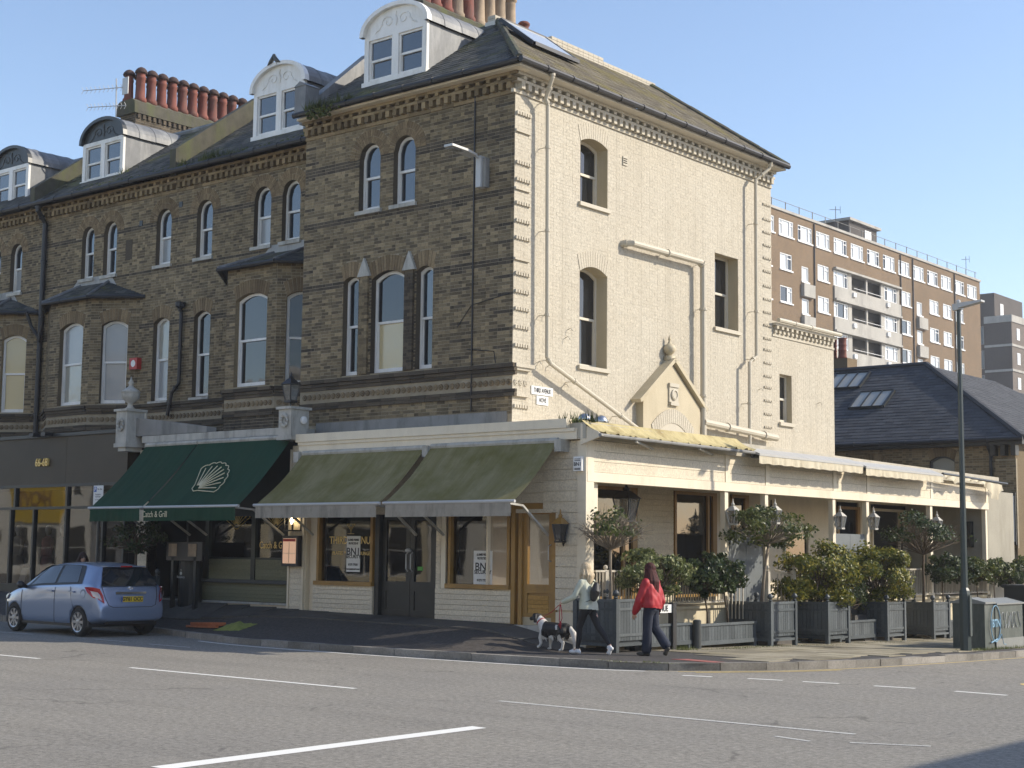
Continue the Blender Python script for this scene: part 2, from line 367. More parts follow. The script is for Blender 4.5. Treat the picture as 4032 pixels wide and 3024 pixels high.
# ------------------------------------------------------------------ ground
def ss(a,b,x):
    t=min(1,max(0,(x-a)/(b-a))); return t*t*(3-2*t)
def road_z(x,y): return -.02*min(max(0,y-22),60)
def zp(x,y):
    """pavement level: falls along the avenue, banks up to the shop fronts"""
    base=.12-.02*min(max(0,y-22),60)
    B=.40*(1-ss(-19.6,-17.0,x))+.012*max(0,min(-19.6-x,25))
    k=20.6+1.5*ss(-24,-28.6,x) if x<-24 else 20.6
    return base+B*ss(k,23.4,y)
ys=[-400,-60,-20,-6,0,6,12,16,20,22,26,30,36,44,52,60,70,82,100,200,900]; xs=[-900,-300,-120,-60,-40,-28,-20,-12,-6,0,10,30,80,300,900]
mb=MB()
for y in ys:
    for x in xs: mb.v.append((x,y,road_z(x,y)))
n=len(xs)
for j in range(len(ys)-1):
    for i in range(n-1): mb.f.append((j*n+i,j*n+i+1,(j+1)*n+i+1,(j+1)*n+i))
rd=mb.build('road','road_asphalt'); tag(rd,kind='structure')
# kerb line, sampled
KP=[(-75,22.5),(-40,22.4),(-31,22.2),(-28.6,21.9),(-26.4,21.2),(-24.6,20.72),(-23,20.55),(-20,20.55),(-17.5,20.72),(-15.8,20.86),(-14.8,21.05),(-14.05,21.5),(-13.5,22.2),(-13.1,23.2),(-12.85,24.6),(-12.7,27),(-12.65,33),(-12.65,70)]
def resample(P,step):
    out=[Vector((*P[0],0))]; acc=0
    for a,b in zip(P[:-1],P[1:]):
        a=Vector((*a,0)); b=Vector((*b,0)); L=(b-a).length; t=step-acc
        while t<=L: out.append(a.lerp(b,t/L)); t+=step
        acc=(acc+L)%step if L+acc>=step else acc+L
    return out
# smooth polyline (Chaikin)
def chaikin(P,k=2):
    for _ in range(k):
        Q=[P[0]]
        for a,b in zip(P[:-1],P[1:]): Q+= [(a[0]*.75+b[0]*.25,a[1]*.75+b[1]*.25),(a[0]*.25+b[0]*.75,a[1]*.25+b[1]*.75)]
        P=Q+[P[-1]]
    return P
KS=chaikin(KP,2)
fine=resample(KS,.3)
def inner(p):
    if p.x<-17.6: return Vector((p.x,24.2,0))
    if p.y>24.2: return Vector((-18.2,p.y,0))
    return Vector((-18.0,24.0,0))
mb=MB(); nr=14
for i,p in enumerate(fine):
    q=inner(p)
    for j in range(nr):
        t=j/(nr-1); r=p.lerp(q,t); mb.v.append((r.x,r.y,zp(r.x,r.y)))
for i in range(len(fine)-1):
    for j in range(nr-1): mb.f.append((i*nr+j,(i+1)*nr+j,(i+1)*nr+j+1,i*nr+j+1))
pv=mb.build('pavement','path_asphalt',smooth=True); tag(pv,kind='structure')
# kerb stones
kb=D.objects.new('kerb',None); COL.objects.link(kb); tag(kb,kind='structure')
items=[]; kp=resample(KS,.02); i=0
while i<len(kp)-60:
    L=random.randint(38,52); a=kp[i]; b=kp[min(i+L,len(kp)-1)]; c=(a+b)/2; d=(b-a).normalized(); nn=Vector((-d.y,d.x,0))
    z=zp(c.x,c.y); slope=(road_z(b.x,b.y)-road_z(a.x,a.y))/(b-a).length; d3=Vector((d.x,d.y,slope)).normalized(); up=nn.cross(d3)*-1
    up=d3.cross(nn)
    up=up if up.z>0 else -up
    items.append((tuple(c+nn*(.055+random.uniform(-.006,.006))+Vector((0,0,z-.12+random.uniform(-.006,.01)))),((b-a).length-.009,.16,.25),np.array([d3,nn,d3.cross(nn)])))
    i+=L
pieces('kerb_stone',items,'kerb_granite',kb)
# paving slabs on the avenue side
sl=D.objects.new('slab_paving',None); COL.objects.link(sl); tag(sl,kind='structure')
items=[]; y=22.6; r=0
ux=Vector((1,0,0))
while y<46:
    h=random.choice((.6,.6,.75)); x=-17.35-random.uniform(0,.6)
    while x<-13.0:
        w=random.uniform(.6,1.0); xc=x+w/2; yc=y+h/2
        lim=-13.0 if yc>24 else -13.35+ (yc-22.6)*.2
        if x+w<lim and not(xc<-16.2 and yc<23.9) and (yc>24.4 or xc>-15.1 or True):
            # slanting joint against the tarmac corner
            if yc>23.1+(-xc-13.0)*.42:
                v=Vector((0,1,-.02)).normalized(); u=Vector((1,random.uniform(-.004,.004),random.uniform(-.004,.004))).normalized(); nn=u.cross(v).normalized()
                items.append(((xc,yc,zp(xc,yc)+.012-.03+random.uniform(-.003,.004)),(w-.014,h-.014,.06),np.array([u,nn.cross(u),nn])))
        x+=w
    y+=h
pieces('slab',items,'paving_slab',sl)
# strip on the tarmac in front of the shops: band of old slabs beside the wall
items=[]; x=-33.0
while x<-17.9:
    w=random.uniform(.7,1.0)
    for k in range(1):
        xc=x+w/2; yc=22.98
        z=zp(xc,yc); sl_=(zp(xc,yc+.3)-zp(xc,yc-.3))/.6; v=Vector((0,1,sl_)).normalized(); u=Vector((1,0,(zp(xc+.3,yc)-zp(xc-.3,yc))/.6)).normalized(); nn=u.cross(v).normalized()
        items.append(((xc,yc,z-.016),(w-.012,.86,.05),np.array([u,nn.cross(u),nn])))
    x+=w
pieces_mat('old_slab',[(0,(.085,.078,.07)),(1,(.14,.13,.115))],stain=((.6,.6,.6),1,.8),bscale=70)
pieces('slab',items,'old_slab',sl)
# red tactile slab panel at the corner
P=[(-14.75,22.28),(-13.62,22.05),(-13.52,22.32),(-14.6,22.58)]
mb=MB(); mb.prism([(x,y,zp(x,y)-.02) for x,y in P],(0,0,.028)); o=mb.build('red_paving',"red_slab"); tag(o,kind='structure')
# ------------------------------------------------------------------ painted markings
def mark(pts,mat,lift=.004):
    mb=MB(); mb.quad(*[(x,y,road_z(x,y)+lift) for x,y in pts]); o=mb.build('road_marking',mat); tag(o,kind='structure'); return o
def strip(a,b,w,mat):
    a=Vector((*a,0)); b=Vector((*b,0)); d=(b-a).normalized(); n=Vector((-d.y,d.x,0))*w/2
    return mark([(p.x,p.y) for p in (a-n,b-n,b+n,a+n)],mat)
strip((-26.2,15.4),(-23.3,15.4),.1,'road_white'); strip((-20.63,15.33),(-15.45,15.33),.1,'road_white')
strip((-12.9,15.43),(-7.8,15.40),.1,'road_white_worn')
mark([(-11.25,8.62),(-11.0,8.62),(-11.04,13.0),(-11.27,13.02)],'road_white')
strip((-8.35,14.62),(-7.85,14.48),.07,'road_white_worn'); strip((-7.5,14.68),(-6.75,15.0),.07,'road_white_worn')
for a,b in (((-13.5,20.72),(-13.02,20.83)),((-12.45,20.97),(-11.89,21.07)),((-11.56,21.10),(-10.99,21.19)),((-10.43,21.22),(-9.8,21.28)),((-9.19,21.27),(-8.39,21.2))): strip(a,b,.1,'road_white')
strip((-25.4,19.3),(-24.0,19.25),.07,'road_white_worn'); strip((-27.4,19.45),(-26.2,19.4),.07,'road_white_worn'); strip((-32,19.45),(-29.8,19.5),.07,'road_white_worn')
# edge lines following the kerb
def follow(off,w,mat,x0=None,keep=None):
    P=[]
    for i in range(0,len(kp)-1,12):
        p=kp[i]; d=(kp[i+1]-p).normalized(); n=Vector((d.y,-d.x,0)); q=p+n*off
        if keep(p): P.append((q,n))
    mb=MB()
    for (a,na),(b,nb) in zip(P[:-1],P[1:]):
        mb.quad(*[(v.x,v.y,road_z(v.x,v.y)+.004) for v in (a,a+na*w,b+nb*w,b)])
    o=mb.build('road_marking',mat,recalc=True); tag(o,kind='structure')
follow(.22,.09,'road_white',keep=lambda p:-25.5<p.x<-13.9 and p.y<21.6)
follow(.2,.07,'road_yellow',keep=lambda p:p.x>-14.6)
follow(.36,.07,'road_yellow',keep=lambda p:p.x>-14.0 and p.y<24.5)
# yellow lines curling round an inspection cover in the avenue
for r in (1.25,1.02):
    mb=MB(); c=Vector((-7.9,23.75,0)); prev=None
    for k in range(25):
        a=math.pi*(.5+k/24); p=c+Vector((math.cos(a)*r,math.sin(a)*r*.62,0)); q=c+Vector((math.cos(a)*(r-.09),math.sin(a)*(r-.14)*.62,0))
        if prev: mb.quad(*[(v.x,v.y,road_z(v.x,v.y)+.004) for v in (prev[0],p,q,prev[1])])
        prev=(p,q)
    o=mb.build('road_marking','road_yellow',recalc=True); tag(o,kind='structure')
mb=MB(); mb.lathe((-7.9,23.75,-.05),[(.55,0),(.55,.028)],20); o=mb.build('inspection_cover','black_post'); tag(o,'round black inspection cover ringed by yellow lines','cover')
o.location=(0,0,.005)
# ------------------------------------------------------------------ wall, window, roof builders
def op(u0,u1,z0,top,kind='flat',rise=None,ring=.33):
    hw=(u1-u0)/2
    if kind=='round': rise=hw
    elif kind=='seg': rise=rise or .14
    else: rise=0
    return dict(u0=u0,u1=u1,uc=(u0+u1)/2,hw=hw,z0=z0,zs=top-rise,rise=rise,kind=kind,ring=ring if kind!='flat' else 0)
def topz(o,u):
    k=(u-o['uc'])/o['hw']; k=max(-1,min(1,k))
    if o['kind']=='round': return o['zs']+o['rise']*math.sqrt(max(0,1-k*k))
    return o['zs']+o['rise']*(1-k*k)
def blocked(o,z):
    """interval of u that the opening and its arch ring take at height z"""
    if o['z0']<=z<=o['zs']: return (o['u0'],o['u1'])
    dz=z-o['zs']
    if dz<=0: return None
    if o['kind']=='round':
        R=o['hw']+o['ring']
        if dz<R:
            w=math.sqrt(R*R-dz*dz); return (o['uc']-w,o['uc']+w)
    elif o['kind']=='seg':
        if dz<o['rise']+o['ring']:
            w=o['hw']+.10*min(1,dz/o['ring'])
            if dz>o['ring']: w*=math.sqrt(max(0,1-(dz-o['ring'])/o['rise']))
            return (o['uc']-w,o['uc']+w)
    return None
def brickfield(fr,u0,u1,z0,z1,ops=(),tone=None,CH=.075,proud=.006,jit=.003,skip=None,depth=.05,gap=.011):
    out={}; ST,HD=.225,.1125
    nz=int(round((z1-z0)/CH))
    for r in range(nz):
        z=z0+(r+.5)*CH
        bl=[b for b in (blocked(o,z) for o in ops) if b]
        u=u0-(ST+HD)*((r%2)*.5)-ST*.25*(r%2); k=0
        while u<u1:
            L=ST if k%2==0 else HD; a,b=max(u,u0),min(u+L,u1); u+=L; k+=1
            segs=[(a+gap*.46,b-gap*.46)]
            for lo,hi in bl:
                ns=[]
                for s,e in segs:
                    if e<=lo or s>=hi: ns.append((s,e))
                    else:
                        if s<lo: ns.append((s,lo-.003))
                        if e>hi: ns.append((hi+.003,e))
                segs=ns
            for s,e in segs:
                if e-s<.014: continue
                uc=(s+e)/2
                if skip and skip(uc,z): continue
                t=tone(uc,z) if tone else 'stock_brick'
                d=proud+random.uniform(-jit,jit)
                out.setdefault(t,[]).append(fr.item(uc,z,d-depth/2,e-s,CH-gap,depth))
    return out
def voussoirs(fr,ops,mat,parent,proud=.010):
    mb=MB(); rn=[]; base_proud=proud
    for io,o in enumerate(ops):
        proud=base_proud+.0025*(io%2)
        if o['kind']=='flat': continue
        if o['kind']=='round':
            N=int(math.pi*(o['hw']+o['ring'])/.085); r0=o['hw']+.004; r1=o['hw']+o['ring']-.006
            for i in range(N):
                a0=math.pi*(i+.06)/N; a1=math.pi*(i+.94)/N
                for ra,rb in ((r0,(r0+r1)/2-.006),((r0+r1)/2+.004,r1)) if o['ring']>.25 else ((r0,r1),):
                    q=[(ra,a0),(rb,a0),(rb,a1),(ra,a1)]
                    mb.prism([fr(o['uc']-r*math.cos(a),o['zs']+r*math.sin(a),-.04) for r,a in q],fr.n*(.04+proud)); rn+= [random.random()]*6
        else:
            N=max(3,int(2*o['hw']/.078)); fl=.10
            for i in range(N):
                q=[]
                for t,h in ((i+.06,0),(i+.94,0),(i+.94,1),(i+.06,1)):
                    k=2*t/N-1; u=o['uc']+k*(o['hw']+fl*h); zz=o['zs']+o['rise']*(1-k*k)+(o['ring']-.006)*h+.003
                    q.append(fr(u,zz,-.04))
                mb.prism(q,fr.n*(.04+proud)); rn+=[random.random()]*6
    if not mb.f: return
    o=mb.build('arch_brickwork',mat,parent); o['kind']='stuff'
    at=o.data.attributes.new('rnd','FLOAT','FACE'); at.data.foreach_set('value',np.array(rn,np.float32))
def backing(fr,u0,u1,z0,z1,ops,mat,parent,name='wall',recess=.12,rmat=None):
    us={u0,u1}
    for o in ops:
        n=10 if o['kind']!='flat' else 1
        for i in range(n+1): us.add(o['u0']+(o['u1']-o['u0'])*i/n)
    us=sorted(u for u in us if u0-1e-6<=u<=u1+1e-6); mb=MB(); rv=MB()
    for a,b in zip(us[:-1],us[1:]):
        if b-a<1e-5: continue
        col=sorted([o for o in ops if o['u0']-1e-5<=(a+b)/2<=o['u1']+1e-5],key=lambda o:o['z0'])
        lo=(z0,z0)
        for o in col:
            mb.quad(fr(a,lo[0]),fr(b,lo[1]),fr(b,o['z0']),fr(a,o['z0'])); lo=(topz(o,a),topz(o,b))
        mb.quad(fr(a,lo[0]),fr(b,lo[1]),fr(b,z1),fr(a,z1))
    w=mb.build(name,mat,parent)
    for o in ops:
        rv=MB()
        n=10 if o['kind']!='flat' else 1
        P=[(o['u0'],o['z0']),(o['u1'],o['z0'])]+[(o['u1']-(o['u1']-o['u0'])*i/n,topz(o,o['u1']-(o['u1']-o['u0'])*i/n)) for i in range(n+1)]
        for (ua,za),(ub,zb) in zip(P,P[1:]+P[:1]): rv.quad(fr(ua,za,.004),fr(ua,za,-recess-.12),fr(ub,zb,-recess-.12),fr(ub,zb,.004))
        rv.build('reveal',rmat or mat,parent)
    return w
def outline(o,w,wb=None,wt=None,n=12,z0=None,z1=None):
    """inset outline of an opening as (u,z) points, counter-clockwise from outside"""
    wb=w if wb is None else wb; u0,u1=o['u0']+w,o['u1']-w; z0=o['z0']+wb if z0 is None else z0
    P=[(u0,z0),(u1,z0)]
    if z1 is not None: return P+[(u1,z1),(u0,z1)]
    o2=dict(o,u0=u0,u1=u1,hw=(u1-u0)/2,rise=o['rise'] if o['kind']!='round' else (u1-u0)/2); 
    if o['kind']!='round': o2['zs']=o['zs']-w
    if o['kind']=='flat': return P+[(u1,o['zs']-w),(u0,o['zs']-w)]
    return P+[(u1-(u1-u0)*i/n,topz(o2,u1-(u1-u0)*i/n)) for i in range(n+1)]
def window(fr,o,parent,recess=.12,fmat='white_gloss',glass='window_dark',glass2=None,sill='stone_white',mid=.5,fw=.065,sash=True,name='window'):
    A=outline(o,0); B=outline(o,fw,fw*1.6); mb=MB(); n=len(A)
    for d0,d1 in ((-recess,-recess-.07),):
        F0=[fr(u,z,d0) for u,z in A]; F1=[fr(u,z,d0) for u,z in B]; G1=[fr(u,z,d1) for u,z in B]; n=len(A)
        for i in range(n):
            j=(i+1)%n; mb.quad(F0[i],F0[j],F1[j],F1[i]); mb.quad(F1[i],F1[j],G1[j],G1[i])
    zt=max(z for u,z in A); zm=o['z0']+(zt-o['z0'])*mid
    if sash:
        fr.box(mb,o['u0']+fw*.5,o['u1']-fw*.5,zm-.028,zm+.028,-recess-.06,-recess-.012)
        fr.box(mb,o['u0']+fw,o['u0']+fw+.022,o['z0']+fw,zm,-recess-.068,-recess-.03); fr.box(mb,o['u1']-fw-.022,o['u1']-fw,o['z0']+fw,zm,-recess-.068,-recess-.03)
    w=mb.build(name,fmat,parent)
    if sash:
        o2=dict(o,z0=zm); pu=outline(o2,fw-.004,-.004); mb=MB(); mb.quad(*[fr(u,z,-recess-.035) for u,z in pu]); mb.build('pane',glass,w)
        pl=outline(o,fw-.004,fw,z1=zm); mb=MB(); mb.quad(*[fr(u,z,-recess-.062) for u,z in pl]); mb.build('pane',glass2 or glass,w)
    else:
        mb=MB(); mb.quad(*[fr(u,z,-recess-.05) for u,z in outline(o,fw-.004,fw)]); mb.build('pane',glass,w)
    if sill:
        mb=MB(); fr.box(mb,o['u0']-.07,o['u1']+.07,o['z0']-.09,o['z0']-.002,-recess,.07); mb.build('sill',sill,w)
    return w
def slate_plane(O,U,S,poly,mat,parent,w=.28,ex=.19,base='mossy_render',th=.012,singles=None):
    """slates laid on a plane: O origin on the eave, U along it, S up the slope; poly in (u,s)"""
    O=Vector(O); U=Vector(U).normalized(); S=Vector(S).normalized(); N=U.cross(S)
    if N.z<0: N=-N
    mb=MB(); mb.quad(*[O+U*u+S*s-N*.02 for u,s in poly]); rf=mb.build('roof_slope','dark_slate',parent)
    def inside(u,s):
        c=False; n=len(poly)
        for i in range(n):
            (x0,y0),(x1,y1)=poly[i],poly[(i+1)%n]
            if (y0>s)!=(y1>s) and u<(x1-x0)*(s-y0)/(y1-y0)+x0: c=not c
        return c
    umin=min(p[0] for p in poly); umax=max(p[0] for p in poly); smax=max(p[1] for p in poly); smin=min(p[1] for p in poly)
    tl=.045; S2=(S-N*tl).normalized(); N2=U.cross(S2); N2=N2 if N2.z>0 else -N2
    ax=np.array([U,S2,U.cross(S2)]); items=[]; r=0; s=smin
    while s<smax:
        u=umin-(w/2 if r%2 else 0)
        while u<umax:
            if inside(u+w/2,s+ex*.5) and inside(u+w*.1,s+ex*.4) and inside(u+w*.9,s+ex*.4):
                c=O+U*(u+w/2)+S*(s+ex*.62)+N*(.008+random.uniform(-.002,.004))
                items.append((tuple(c),(w-.006,ex*1.35,th),ax))
            u+=w
        s+=ex; r+=1
    return rf,items
def dentils(fr,u0,u1,z0,z1,d,pitch,w,out):
    n=int((u1-u0)/pitch)
    for i in range(n+1):
        u=u0+i*pitch+pitch/2
        if u>u1-.02: break
        out.append(fr.item(u,(z0+z1)/2,d/2,w,z1-z0,d))
def gutter(pts,r,mat,parent,name='gutter'):
    mb=MB(); mb.tube(pts,r,8)
    a,b=Vector(pts[0]),Vector(pts[-1]); L=(b-a).length
    for i in range(1,int(L/.9)): p=a.lerp(b,i*.9/L); mb.tube([p-(b-a).normalized()*.02,p+(b-a).normalized()*.02],r*1.22,8)
    return mb.build(name,mat,parent)
def pipe(pts,r,mat,parent,name='downpipe',brackets=None,fr=None):
    mb=MB(); mb.tube(pts,r,10)
    for i,(a,b) in enumerate(zip(pts[:-1],pts[1:])):
        a,b=Vector(a),Vector(b); L=(b-a).length
        for k in range(1,max(1,int(L/1.8))+1):
            p=a.lerp(b,(k-.5)/max(1,int(L/1.8))); d=(b-a).normalized(); mb.tube([p-d*.03,p+d*.03],r*1.3,10)
            if brackets: mb.tube([p,p+Vector(brackets)],.010,5)
    return mb.build(name,mat,parent,smooth=False)
def rosettes(fr,u0,u1,z,parent,pitch=.16,mat='arch_brick'):
    ring=MB(); n=8
    for k in range(n):
        a0,a1=2*math.pi*k/n,2*math.pi*(k+1)/n
        for r0,r1,d0,d1 in ((.042,.062,.02,.02),(.062,.070,.02,0),(0,.024,.024,.016)):
            ring.quad(*[fr(r*math.cos(a),z+r*math.sin(a),d)-fr(0,z,0) for r,a,d in ((r0,a0,d0),(r1,a0,d1),(r1,a1,d1),(r0,a1,d0))])
    me=D.meshes.new('rosette'); me.from_pydata(ring.v,[],ring.f); me.materials.append(M(mat))
    u=u0+pitch/2
    while u<u1:
        o=D.objects.new('rosette',me); COL.objects.link(o); o.parent=parent; o.location=fr(u,z,.012); u+=pitch
def string_course(fr,u0,u1,parent,mats=('dark_brick','mortar')):
    it=[]
    for z0,z1,d in ((5.78,5.87,.10),(5.70,5.775,.06),(5.62,5.695,.03),(5.17,5.25,.05),(5.255,5.33,.025)):
        u=u0
        while u<u1-1e-4:
            L=min(.45,u1-u); it.append(fr.item(u+L/2,(z0+z1)/2,d/2-.02,L-.006,z1-z0-.006,d+.04)); u+=L
    return it
# ================================================================== corner building
YF=24.3; XS=-20.05; XL=-26.55; YE=35.12
cb=thing('corner_building','three storey corner house, grey-brown brick front and cream painted brick side wall','building',(-23.3,29.5,0))
FF=Fr((0,YF,0),(1,0,0)); FS=Fr((XS,0,0),(0,1,0))
fo=[op(-24.72,-24.04,9.72,11.30,'round'),op(-23.62,-22.94,9.72,11.30,'round'),
    op(-25.16,-24.66,5.92,8.22,'seg',.10,.36),op(-24.24,-23.22,5.92,8.24,'seg',.16,.36),op(-22.84,-22.34,5.92,8.22,'seg',.10,.36)]
def dark_tone(u,z):
    for a,b in ((10.80,10.97),(9.52,9.68),(7.98,8.15)):
        if a<z<b: return 'dark_brick'
    k=(z-6.26)/.375; k2=(z-6.26+.19)/.375
    if abs(k-round(k))<.1 and (u>-20.62 or -26.55<u<-26.1): return 'dark_brick'
    if abs(k2-round(k2))<.1 and -21.78<u<-21.28: return 'dark_brick'
    if 5.88<z<7.95 and (-24.66<u<-24.24 or -23.22<u<-22.84) and random.random()<.45: return 'dark_brick'
    return 'stock_brick'
fw=backing(FF,XL,XS,4.45,12.14,fo,'mortar',cb,rmat='dark_brick',recess=.14)
br=brickfield(FF,XL,XS-.003,5.895,11.745,fo,dark_tone,jit=.005)
b2=brickfield(FF,XL,XS-.003,4.80,5.175,(),None,jit=.004)
for k,v in b2.items(): br.setdefault(k,[]).extend(v)
pieces('brick',br['stock_brick'],'stock_brick',fw,140); pieces('brick',br['dark_brick'],'dark_brick',fw,30)
voussoirs(FF,fo,'arch_brick',fw)
mb=MB(); FF.box(mb,XL+.6,XS-.12,4.3,4.86,0,.03); mb.build('flashing','render_grey',fw)
pieces('string_brick',string_course(FF,XL,XS+.1,fw),'dark_brick',fw,60)
rosettes(FF,XL+.1,XS,5.475,fw)
for o,g,g2 in zip(fo,('window_sky','window_sky','window_dark','window_dark','window_sky'),('window_sky','window_sky','window_dark','window_cream','window_dark')):
    window(FF,o,cb,.14,glass=g,glass2=g2,sill='stone_white' if o['z0']>9 else None)
# triangular stone caps over the piers between the first floor windows
for uc in (-24.45,-23.03):
    mb=MB(); mb.prism([FF(uc-.2,8.17,-.02),FF(uc+.2,8.17,-.02),FF(uc,8.60,-.02)],FF.n*.10); mb.build('pier_cap','stone_white',cb)
    mb=MB(); FF.box(mb,uc-.12,uc+.12,5.92,8.17,-.02,.055); mb.build('pier','stock_brick',cb)
    it=[]; 
    for r in range(29):
        z=5.96+r*.075
        for k,(a,b) in enumerate((((-.13,.03),(.04,.13)) if r%2 else ((-.13,-.04),(-.03,.13)))): it.append(FF.item(uc+(a+b)/2,z,.03,b-a,.064,.07))
    pieces('brick',it,'dark_brick' if uc>-24 else 'stock_brick',fw,0)
# cable and pipe line on the front
mb=MB(); mb.tube([FF(-21.16,11.9,.03),FF(-21.16,4.9,.03)],.018,6); mb.build('cable','dark_metal',cb)
mb=MB(); mb.tube([FF(-21.6,6.75,.02),FF(-21.2,7.2,.015),FF(-20.15,7.35,.03)],.009,5); mb.tube([FF(-21.3,6.25,.02),FF(-20.55,6.15,.02),FF(-20.5,5.9,.02)],.01,5); mb.build('cable','dark_metal',cb)
# front cornice
it=[]; dentils(FF,XL,XS,11.78,11.92,.13,.225,.115,it)
it2=[]; dentils(FF,XL,XS,11.99,12.06,.15,.30,.10,it2)
pieces('dentil',it+it2,'yellow_brick',fw,70)
lay=[]
for z0,z1,d in ((11.92,11.985,.13),(12.06,12.13,.16),(11.69,11.775,.035)):
    u=XL
    while u<XS+d-.01:
        L=min(.34,XS+d-u); lay.append(FF.item(u+L/2,(z0+z1)/2,d/2-.02,L-.006,z1-z0-.004,d+.04)); u+=L
pieces('cornice_brick',lay,'yellow_brick',fw,40)
mb=MB(); FF.box(mb,XL,XS+.34,12.13,12.18,-.1,.34); mb.build('soffit','shop_cream',cb)
gutter([(XL,23.86,12.23),(-19.60,23.86,12.23)],.07,'gutter_black',cb)
# ---- side wall
so_=[op(26.62,27.66,9.75,11.28,'seg',.13,.36),op(26.62,27.66,6.06,8.33,'seg',.15,.36),op(32.28,33.40,7.60,9.52,'flat'),op(35.50,36.15,5.43,6.74,'flat')]
sw=backing(FS,YF,YE,3.9,12.14,so_[:3],'cream_mortar',cb,recess=.3,rmat='tan_paint')
ww=backing(FS,YE,38.58,3.9,8.12,so_[3:],'cream_mortar',cb,recess=.16,rmat='tan_paint',name='wing_wall')
br=brickfield(FS,YF+.003,YE-.003,4.4,11.75,so_[:3],lambda u,z:'painted_brick',proud=.0028,jit=.0018,gap=.005)
b2=brickfield(FS,YE+.003,38.575,4.4,7.775,so_[3:],lambda u,z:'painted_brick',proud=.0028,jit=.0018,gap=.005)
pieces('brick',br['painted_brick'],'painted_brick',sw,100); pieces('brick',b2['painted_brick'],'painted_brick',ww,20)
voussoirs(FS,so_,'painted_brick',sw,proud=.012)
for o in so_:
    w=window(FS,o,cb,.3 if o['u0']<35 else .16,fmat='grey_cream_paint',glass='window_dark',glass2='window_dark',sill='cream_paint',fw=.06)
it=[]; dentils(FS,YF,YE,11.78,11.92,.14,.225,.12,it); dentils(FS,YF,YE,11.99,12.06,.16,.30,.11,it)
dentils(FS,YE,38.58,7.80,7.88,.07,.225,.11,it); dentils(FS,YE,38.58,7.90,7.98,.12,.26,.11,it)
for z0,z1,d in ((11.92,11.985,.14),(12.06,12.13,.18),(11.69,11.775,.04)):
    u=YF-.1
    while u<YE: L=min(.45,YE-u); it.append(FS.item(u+L/2,(z0+z1)/2,d/2-.02,L-.003,z1-z0-.003,d+.04)); u+=L
for z0,z1,d in ((7.985,8.06,.13),(7.70,7.76,.03)):
    u=YE
    while u<38.58: L=min(.45,38.58-u); it.append(FS.item(u+L/2,(z0+z1)/2,d/2-.02,L-.003,z1-z0-.003,d+.04)); u+=L
pieces('dentil',it,'grey_cream_dentil' if 'grey_cream_dentil' in MATS else 'painted_brick',sw,110)
mb=MB(); FS.box(mb,YF-.35,YE+.05,12.132,12.182,-.1,.44); mb.build('soffit','grey_cream_paint',cb)
gutter([(-19.54,23.84,12.23),(-19.54,35.2,12.23)],.07,'gutter_black',cb)
gutter([(-19.86,YE+.02,8.12),(-19.86,38.66,8.12)],.06,'cream_paint',cb)
# toothed quoins: rows of projecting brick ends
it=[]
for z in (11.27,10.19,9.82,9.31,8.93,8.56,7.79,7.41,7.04,6.65,6.26,4.97):
    for k in range(6): it.append(FS.item(YF+.06+k*.085,z,.02,.055,.07,.06))
for z in (11.2,10.8,10.45,10.1,9.75,9.4,9.0,8.65,8.3,7.95,7.6,7.3,6.95,6.6,6.3,5.95,5.6,5.25,4.95):
    for k in range(5): it.append(FS.item(YE-.42+k*.085,z,.014,.05,.05,.05))
pieces('quoin_brick',it,'painted_brick',sw,60)
it=[]
for z in (10.88,9.62,8.1): it.append(FS.item(YF+.25,z,.02,.5,.05,.06))
it.append(FS.item(YF+.3,5.83,.05,.62,.08,.14)); it.append(FS.item(YF+.27,5.76,.03,.55,.06,.10)); it.append(FS.item(YF+.24,5.21,.03,.5,.07,.09))
pieces('band_end',it,'painted_brick',sw)
rosettes(FS,YF+.02,YF+.5,5.475,sw,mat='painted_brick')
# vent, hooks, street plate
mb=MB(); FS.box(mb,28.25,28.42,10.93,11.14,0,.03); mb.build('air_vent','cream_paint',cb)
it=[FS.item(28.33,10.985+k*.05,.034,.13,.018,.012) for k in range(3)]; pieces('vent_slot',it,'dark_brick',cb)
sp=thing('street_name_plate','flush street name plates reading THIRD AVENUE HOVE on the cream wall','sign',(XS,25.3,5.15))
mb=MB(); FS.box(mb,24.92,25.66,5.27,5.45,.012,.022); pl1=mb.build('upper_plate','white_plastic',sp)
mb=MB(); FS.box(mb,25.10,25.50,5.06,5.25,.012,.022); mb.build('lower_plate','white_plastic',sp)
text('lettering','THIRD AVENUE',.135,facing(FS,25.29,5.36,.024),'ink',sp,.002,sx=.62,bold=.003); text('lettering','HOVE',.135,facing(FS,25.30,5.155,.024),'ink',sp,.002,sx=.72,bold=.003)
# pipes on the side wall
X1=XS+.24
pipe([(-19.55,24.95,12.2),(-19.55,24.95,12.1),(X1,25.05,11.7),(X1,25.12,11.55),(X1,25.17,6.06),(X1+.02,25.25,5.94),(X1,28.75,4.70)],.048,'cream_paint',cb,brackets=(-.26,0,0))
pipe([(XS-.05,28.2,9.06),(X1-.02,28.35,9.06),(X1-.02,31.3,9.07),(X1-.02,31.38,8.98),(X1-.02,31.38,4.7)],.075,'cream_paint',cb,'soil_pipe',brackets=(-.2,0,0))
pipe([(-19.55,34.3,12.2),(-19.62,34.28,12.0),(X1,33.92,11.66),(X1,33.9,7.02),(X1,33.55,6.82),(X1,33.53,4.7)],.048,'cream_paint',cb,brackets=(-.26,0,0))
pipe([(X1,31.35,5.12),(X1,33.6,5.02),(X1,34.9,4.96)],.09,'cream_paint',cb,'waste_pipe')
